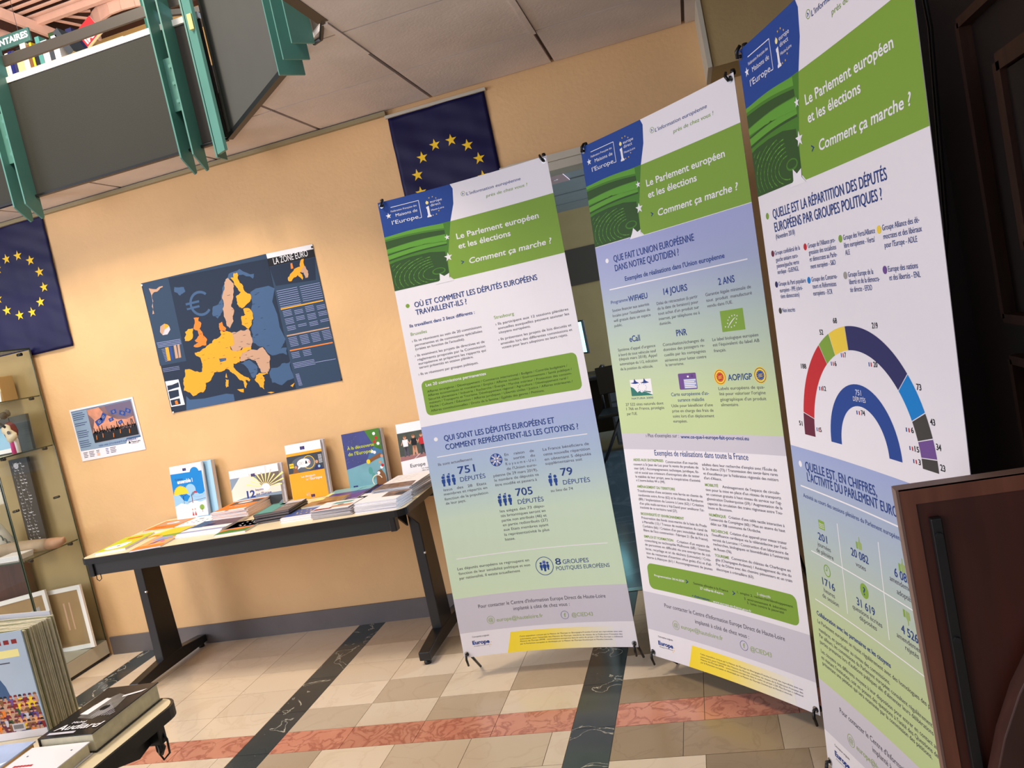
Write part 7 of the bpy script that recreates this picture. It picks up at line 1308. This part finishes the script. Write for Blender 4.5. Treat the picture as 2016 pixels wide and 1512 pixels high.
def p_bb(P,w,h): 
    P.add('printed_field',mat('dusty_blue_print',C(74,96,164),.4),1,rect(0,h*.12,w,h))
    for k in range(8): a=2*PI*k/8; P.add('printed_shape',ink('ltyellow'),3,star(w*.5+w*.22*math.cos(a),h*.55+h*.2*math.sin(a),.007,ydown=False))
for k in range(2): flat(['lower','upper'][k]+' of two thick blue booklets with pale stars on the back table',-2.085,3.30+.004*k,.165,.145,-.04,.010,'white',p_bb if k else None,cat='booklet',name='booklet',z=TZ+k*.0107,group='blue star booklets')
def p_br(P,w,h): P.add('printed_photo',mat('gold_brown_photo',C(176,134,84),.4,noise=.4,nscale=20),1,rect(0,0,w,h)); P.add('printed_field',ink('ltyellow'),2,poly([(0,h*.6),(w*.3,h*.7),(w*.25,h),(0,h)])); P.add('printed_shape',ink('brown'),2,poly([(w*.4,h*.1),(w*.9,h*.2),(w*.9,h*.4),(w*.4,h*.35)]))
for k in range(3): flat(['lowest','middle','topmost'][k]+' golden-brown picture booklet behind the blue star booklets',-2.06+.003*k,3.46,.19,.15,-.12,.009,'ltyellow',p_br if k==2 else None,cat='booklet',name='booklet',z=TZ+k*.0096,group='golden-brown booklets')
def p_lf(P,w,h): 
    P.add('printed_photo',ink('w'),1,rect(0,0,w,h)); P.add('printed_photo',ink('seagreen'),2,poly([(w*.3,h*.6),(w*.8,h*.65),(w*.85,h*.85),(w*.35,h*.8)])); P.add('printed_photo',ink('crim'),2,poly([(w*.02,h*.05),(w*.5,h*.1),(w*.5,h*.22),(w*.05,h*.25)])); P.add('printed_photo',ink('tan'),2,poly([(w*.4,h*.2),(w*.95,h*.2),(w*.95,h*.5),(w*.4,h*.45)])); P.add('printed_photo',ink('dkgrey'),3,disc(w*.6,h*.5,.018,9,.008))
stack('leaflet with red and green picture topping the thick folded stack','thin cream folded leaflets under the red and green one','thick stack of folded leaflets',11,-1.835,3.165,.20,.150,-.03,.0030,'lgrey',p_lf,'leaflet','leaflet',.005,M_cream)
def p_ws(P,w,h): P.add('printed_photo',mat('crowd_photo',C(140,112,100),.4,noise=.6,nscale=40),1,poly([(w*.5,h*.4),(w,h*.35),(w,h),(w*.45,h)])); P.add('printed_photo',ink('dkgrey'),2,poly([(w*.75,h*.5),(w,h*.45),(w,h*.75),(w*.78,h*.8)])) 
stack('topmost white brochure with a crowd photograph at the front right corner','white brochures stacked at the front right table corner','stack of white brochures at the front right corner',8,-1.615,3.150,.215,.155,-.08,.0052,'white',p_ws,'brochure','brochure',.005)
def p_pp(P,w,h): P.add('printed_field',mat('violet_print',C(92,72,150),.3,noise=.25,nscale=8),1,rect(0,0,w,h*.62)); P.add('printed_field',ink('purple'),2,poly([(w*.5,0),(w,0),(w,h*.5),(w*.6,h*.3)])); P.add('printed_field',mat('pale_teal_print',C(140,190,196),.35),1,rect(0,h*.62,w,h)); P.add('printed_shape',ink('teal'),3,seg(w*.7,h*.6,w*.72,h*.85,.003)); P.add('printed_shape',ink('teal'),3,seg(w*.72,h*.7,w*.80,h*.86,.003)); P.add('printed_shape',ink('ltyellow'),2,rect(0,h*.45,w*.12,h*.75))
for k in range(3): flat(['lowest','middle','topmost'][k]+' of three violet and teal booklets below the cartoon booklet',-1.985+.004*k,3.435+.003*k,.245,.255,-.06+.02*k,.006,'purple',p_pp if k==2 else None,z=TZ+.0066*k,group='violet and teal booklets',scaled=False)
def p_dm(P,w,h): P.add('printed_photo',ink('navy'),1,rect(0,h*.2,w,h)); P.add('printed_photo',ink('tan'),2,poly([(w*.1,h*.4),(w*.9,h*.35),(w*.8,h*.7),(w*.2,h*.72)])); P.add('printed_photo',ink('w'),2,rect(0,0,w,h*.2))
flat('dark-edged magazine with a navy cover right of the violet booklets',-1.73,3.46,.19,.27,-.05,.012,'navy',p_dm,scaled=False,edge=M_black)
def p_wp(P,w,h):
    P.add('printed_photo',mat('crowd_photo',C(140,112,100),.4,noise=.6,nscale=40),1,poly([(0,0),(w,0),(w*.9,h*.36),(.0,h*.40)]))
    for k in range(10): P.add('printed_small_text',ink('grey'),2,rect(w*(.1+.2*(k%3)),h*(.5+.045*k),w*(.25+.2*(k%3)),h*(.508+.045*k)))
stack('topmost grey-edged white brochure in the rear right stack of the back table','grey-edged white brochures in the rear right stack','tall stack of white brochures',9,-1.600,3.335,.205,.285,-.10,.0056,'white',p_wp,'brochure','brochure',.006,mat('grey_edges',C(150,152,156),.5))
# ---------------------------------------------------------------- things on the near table
t=thing('open_book','thick illustrated book standing open with fanned cream pages on the near table','book',(-1.635,1.44,T2+.001),rot=(0,0,.10))
hh=.258
MB().box(-.22,-.002,0,0,.001,hh).build('front_cover',mat('illustrated_cover',C(176,196,214),.35),t)
MB().prism([(-.225,.155),(-.012,.108),(-.012,.111),(-.225,.158)],'z',0,hh+.004).build('back_cover',mat('grey_white_cover',C(206,206,212),.4),t); MB().prism([(-.227,0),(-.222,0),(-.222,.156),(-.227,.158)],'z',0,hh).build('spine',MATS['grey_white_cover'],t)
rnd=random.Random(2); n=26
for k in range(n):
    f=k/(n-1); f=f**1.15; y=.004+.098*f; th=.0019 if k%5 else .0024; dx=-.002-.010*math.sin(f*5)*rnd.random()-.012*f*rnd.random(); bow=.004*math.sin(k*1.1)
    mb=MB(); pts=[(-.22,.01+.14*k/n),(-.11,y*.55+.006+.06*k/n+bow),(dx-.02,y+.001),(dx,y)]; 
    m_=MB(); q=[(p[0],p[1]) for p in pts]+[(p[0],p[1]+th) for p in pts[::-1]]; m_.prism(q,'z',.002,hh-.006-.003*rnd.random()); m_.build('page_block',M_cream if k%6 else mat('greenish_page',C(150,150,104),.8),t)
P=Print(); P.add('printed_field',mat('sky_print',C(178,192,206),.35,noise=.06),1,rect(-.22,.10,0,hh)); 
P.add('printed_photo',ink('mapland'),2,poly([(-.22,.09),(-.068,.09),(-.078,.13),(-.102,.175),(-.22,.21)])); P.add('printed_photo',ink('red'),2,poly([(-.15,.195),(-.098,.172),(-.112,.200),(-.15,.225)])); P.add('printed_photo',ink('w'),3,poly([(-.15,.183),(-.098,.165),(-.102,.176),(-.15,.198)])); P.add('printed_field',ink('ltyellow'),2,rect(-.165,.198,-.02,.216)); [P.add('printed_small_text',ink('crim'),3,rect(-.20+.021*q,.2295,-.186+.021*q,.240)) for q in range(9)]; P.add('printed_small_text',ink('k'),3,rect(-.11,.184,-.05,.187))
rr=random.Random(8)
cols=['crim','brown','gold','dgreen','navy','purple','tan','skin','dkgrey','orange','lgrey','maroon','peach']
for r_ in range(7):
    for q in range(17):
        x_=-.215+q*.0128+rr.uniform(-.003,.003)+(r_%2)*.006; z_=.098-r_*.0125; c_=rr.choice(cols)
        if x_>-.004: continue
        P.add('printed_photo',ink(c_),3+r_,poly([(x_-.008,z_-.016),(x_+.006,z_-.016),(x_+.005,z_),(x_-.006,z_)])); P.add('printed_photo',ink('skin'),3+r_,disc(x_,z_+.003,.0036,8)); P.add('printed_photo',ink(rr.choice(['black','crim','brown','maroon'])),4+r_,poly([(x_-.005,z_+.004),(x_+.005,z_+.004),(x_+.003,z_+.009),(x_-.003,z_+.009)]))
P.add('printed_field',ink('w'),11,rect(-.22,0,0,.018)); P.add('printed_label',ink('lgrey'),12,rect(-.088,.020,-.055,.038)); P.add('printed_label',ink('grey'),13,rect(-.085,.024,-.058,.035)); 
for q in range(14): P.add('printed_label',ink('k'),14,rect(-.084+q*.0018,.025,-.0832+q*.0018,.034))
T(P,'CASTERMAN',-.11,.006,-.06,.004,'k',layer=13) if False else None
P.build(t,lambda u,v,h:Vector((u,-.0022-h,v)),step=.00008)
def hardback(name,label,loc,rz,w,d,t_,cm,pr,page=M_cream):
    o=thing(name,label,'book',loc,rz=rz); MB().box(0,0,t_-.0025,w,d,t_).box(0,0,0,w,d,.0025).box(-.001,0,0,.002,d,t_).build('cover',cm,o,bevel=.0006); MB().box(.002,.004,.0025,w-.004,d-.004,t_-.0025).build('pages',page,o)
    P=Print(); pr(P,w,d); P.build(o,lambda u,v,h:Vector((u,v,t_+.0002+h)),step=.0002); return o
def p_blk(P,w,d):
    P.add('printed_photo',mat('grey_portrait',C(120,118,116),.3,noise=.5,nscale=25),1,poly([(w*.25,d*.35),(w*.6,d*.30),(w*.78,d*.5),(w*.70,d*.75),(w*.45,d*.82),(w*.22,d*.6)])); P.add('printed_photo',ink('black'),2,disc(w*.55,d*.52,.012,10)); P.add('printed_photo',ink('w'),3,poly([(w*.20,d*.42),(w*.38,d*.40),(w*.42,d*.72),(w*.30,d*.74)])); P.add('printed_photo',ink('w'),3,poly([(w*.62,d*.72),(w*.9,d*.80),(w*.95,d*.86),(w*.6,d*.76)]))
    for k in range(8): P.add('printed_photo',ink('lgrey'),2,seg(w*(.5+.05*k),d*.35,w*(.54+.05*k),d*(.62-.03*k),.0016))
    T(P,'Michel',w*.30,d*.235,w*.55,.008,'w',1); T(P,'Audiard',w*.12,d*.12,w*.92,.022,'w',1,.25); P.add('printed_field',ink('lgrey'),3,rect(w*.10,d*.045,w*.6,d*.085))
hardback('hardback_book','thick black hardback with white italic name Audiard at the edge of the near table',(-1.552,1.335,T2+.0005),.02,.142,.225,.044,mat('glossy_black_cover',C(26,25,28),.22),p_blk)
def p_wh(P,w,d):
    for r_,(c_,q) in enumerate((('red',.5),('k',.7),('k',.65),('k',.3))): 
        for s_ in range(int(q*12)): P.add('printed_small_text',ink(c_),2,rect(w*(.15+.055*s_),d*(.62-.13*r_),w*(.195+.055*s_),d*(.65-.13*r_)))
    P.add('printed_shape',ink('k'),2,disc(w*.15,d*.82,.0022,8)); P.add('printed_shape',ink('k'),2,disc(w*.85,d*.86,.0022,8))
hardback('paperback_book','white paperback with small red and black lines of print beside the black hardback',(-1.560,1.125,T2+.0005),.03,.150,.205,.028,mat('white_cover',C(238,236,240),.3),p_wh)
def p_bg(P,w,d): P.add('printed_photo',mat('pale_sky_cover',C(176,196,232),.3,noise=.15,nscale=18),1,rect(0,0,w,d)); P.add('printed_photo',ink('w'),2,poly([(0,0),(w*.7,0),(w,d*.6),(w*.5,d*.4)]))
hardback('paperback_book','paperback with a pale sky cover and yellowed pages at the lower left corner',(-1.72,1.16,T2+.0005),.05,.140,.195,.026,mat('sky_cover_edge',C(190,200,226),.4),p_bg,mat('yellowed_pages',C(206,166,104),.8))
# ---------------------------------------------------------------- dark wooden panel in the right foreground
M_rw=wood('red_brown_panel_wood',C(60,23,13),C(76,31,18),.5); M_rl=wood('red_brown_lipping',C(100,56,40),C(124,74,54),.4)
dp=thing('display_board','upright dark red-brown wooden board with a black metal bar, before the rightmost banner','board',(.252,1.30,0))
MB().box(0,0,.45,.66,.022,1.068).build('board',M_rw,dp); MB().box(-.002,-.003,1.045,.66,.0,1.071).box(-.004,-.003,.45,.020,0,1.045).build('lipping',M_rl,dp); MB().box(-.006,-.004,.45,-.002,.024,1.071).box(-.004,-.003,1.0685,.66,.024,1.0715).build('edge_strip',mat('worn_edge',C(120,92,80),.5),dp)
MB().box(.034,-.016,.45,.050,-.001,1.022).build('metal_bar',M_black,dp,bevel=.0015)
for z in (.995,.825): MB().tube([(.042,-.020,z),(.042,-.015,z)],.0055,10).build('screw',M_greym,dp)
MB().prism([(.030,.45),(.65,.45),(.65,.92),(.24,.92),(.185,.87),(.145,.82),(.105,.75),(.075,.68),(.050,.60),(.038,.53)],'y',-.055,-.018).build('curved_brace',wood('curved_wood',C(54,28,22),C(66,36,28),.5),dp,bevel=.002)
for x_ in (.10,.56): MB().box(x_,-.03,0,x_+.05,.04,.45).build('leg',M_rw,dp); MB().box(x_-.01,-.25,0,x_+.06,.10,.03).build('foot',M_rw,dp)
t=thing('leaflet_tray','teal tray edge with a pale card in the lower right corner','tray',(.375,1.16,.62),rot=(.0,0,0)); MB().box(-.02,-.05,-.02,.2,.05,.0).build('tray_base',M_teal,t,bevel=.002); MB().box(-.02,.045,0,.2,.05,.03).build('tray_back',M_teal,t); MB().box(.0,-.04,.0,.1,.03,.003).build('card',M_cream,t)
bpy.data.objects.remove(_to)
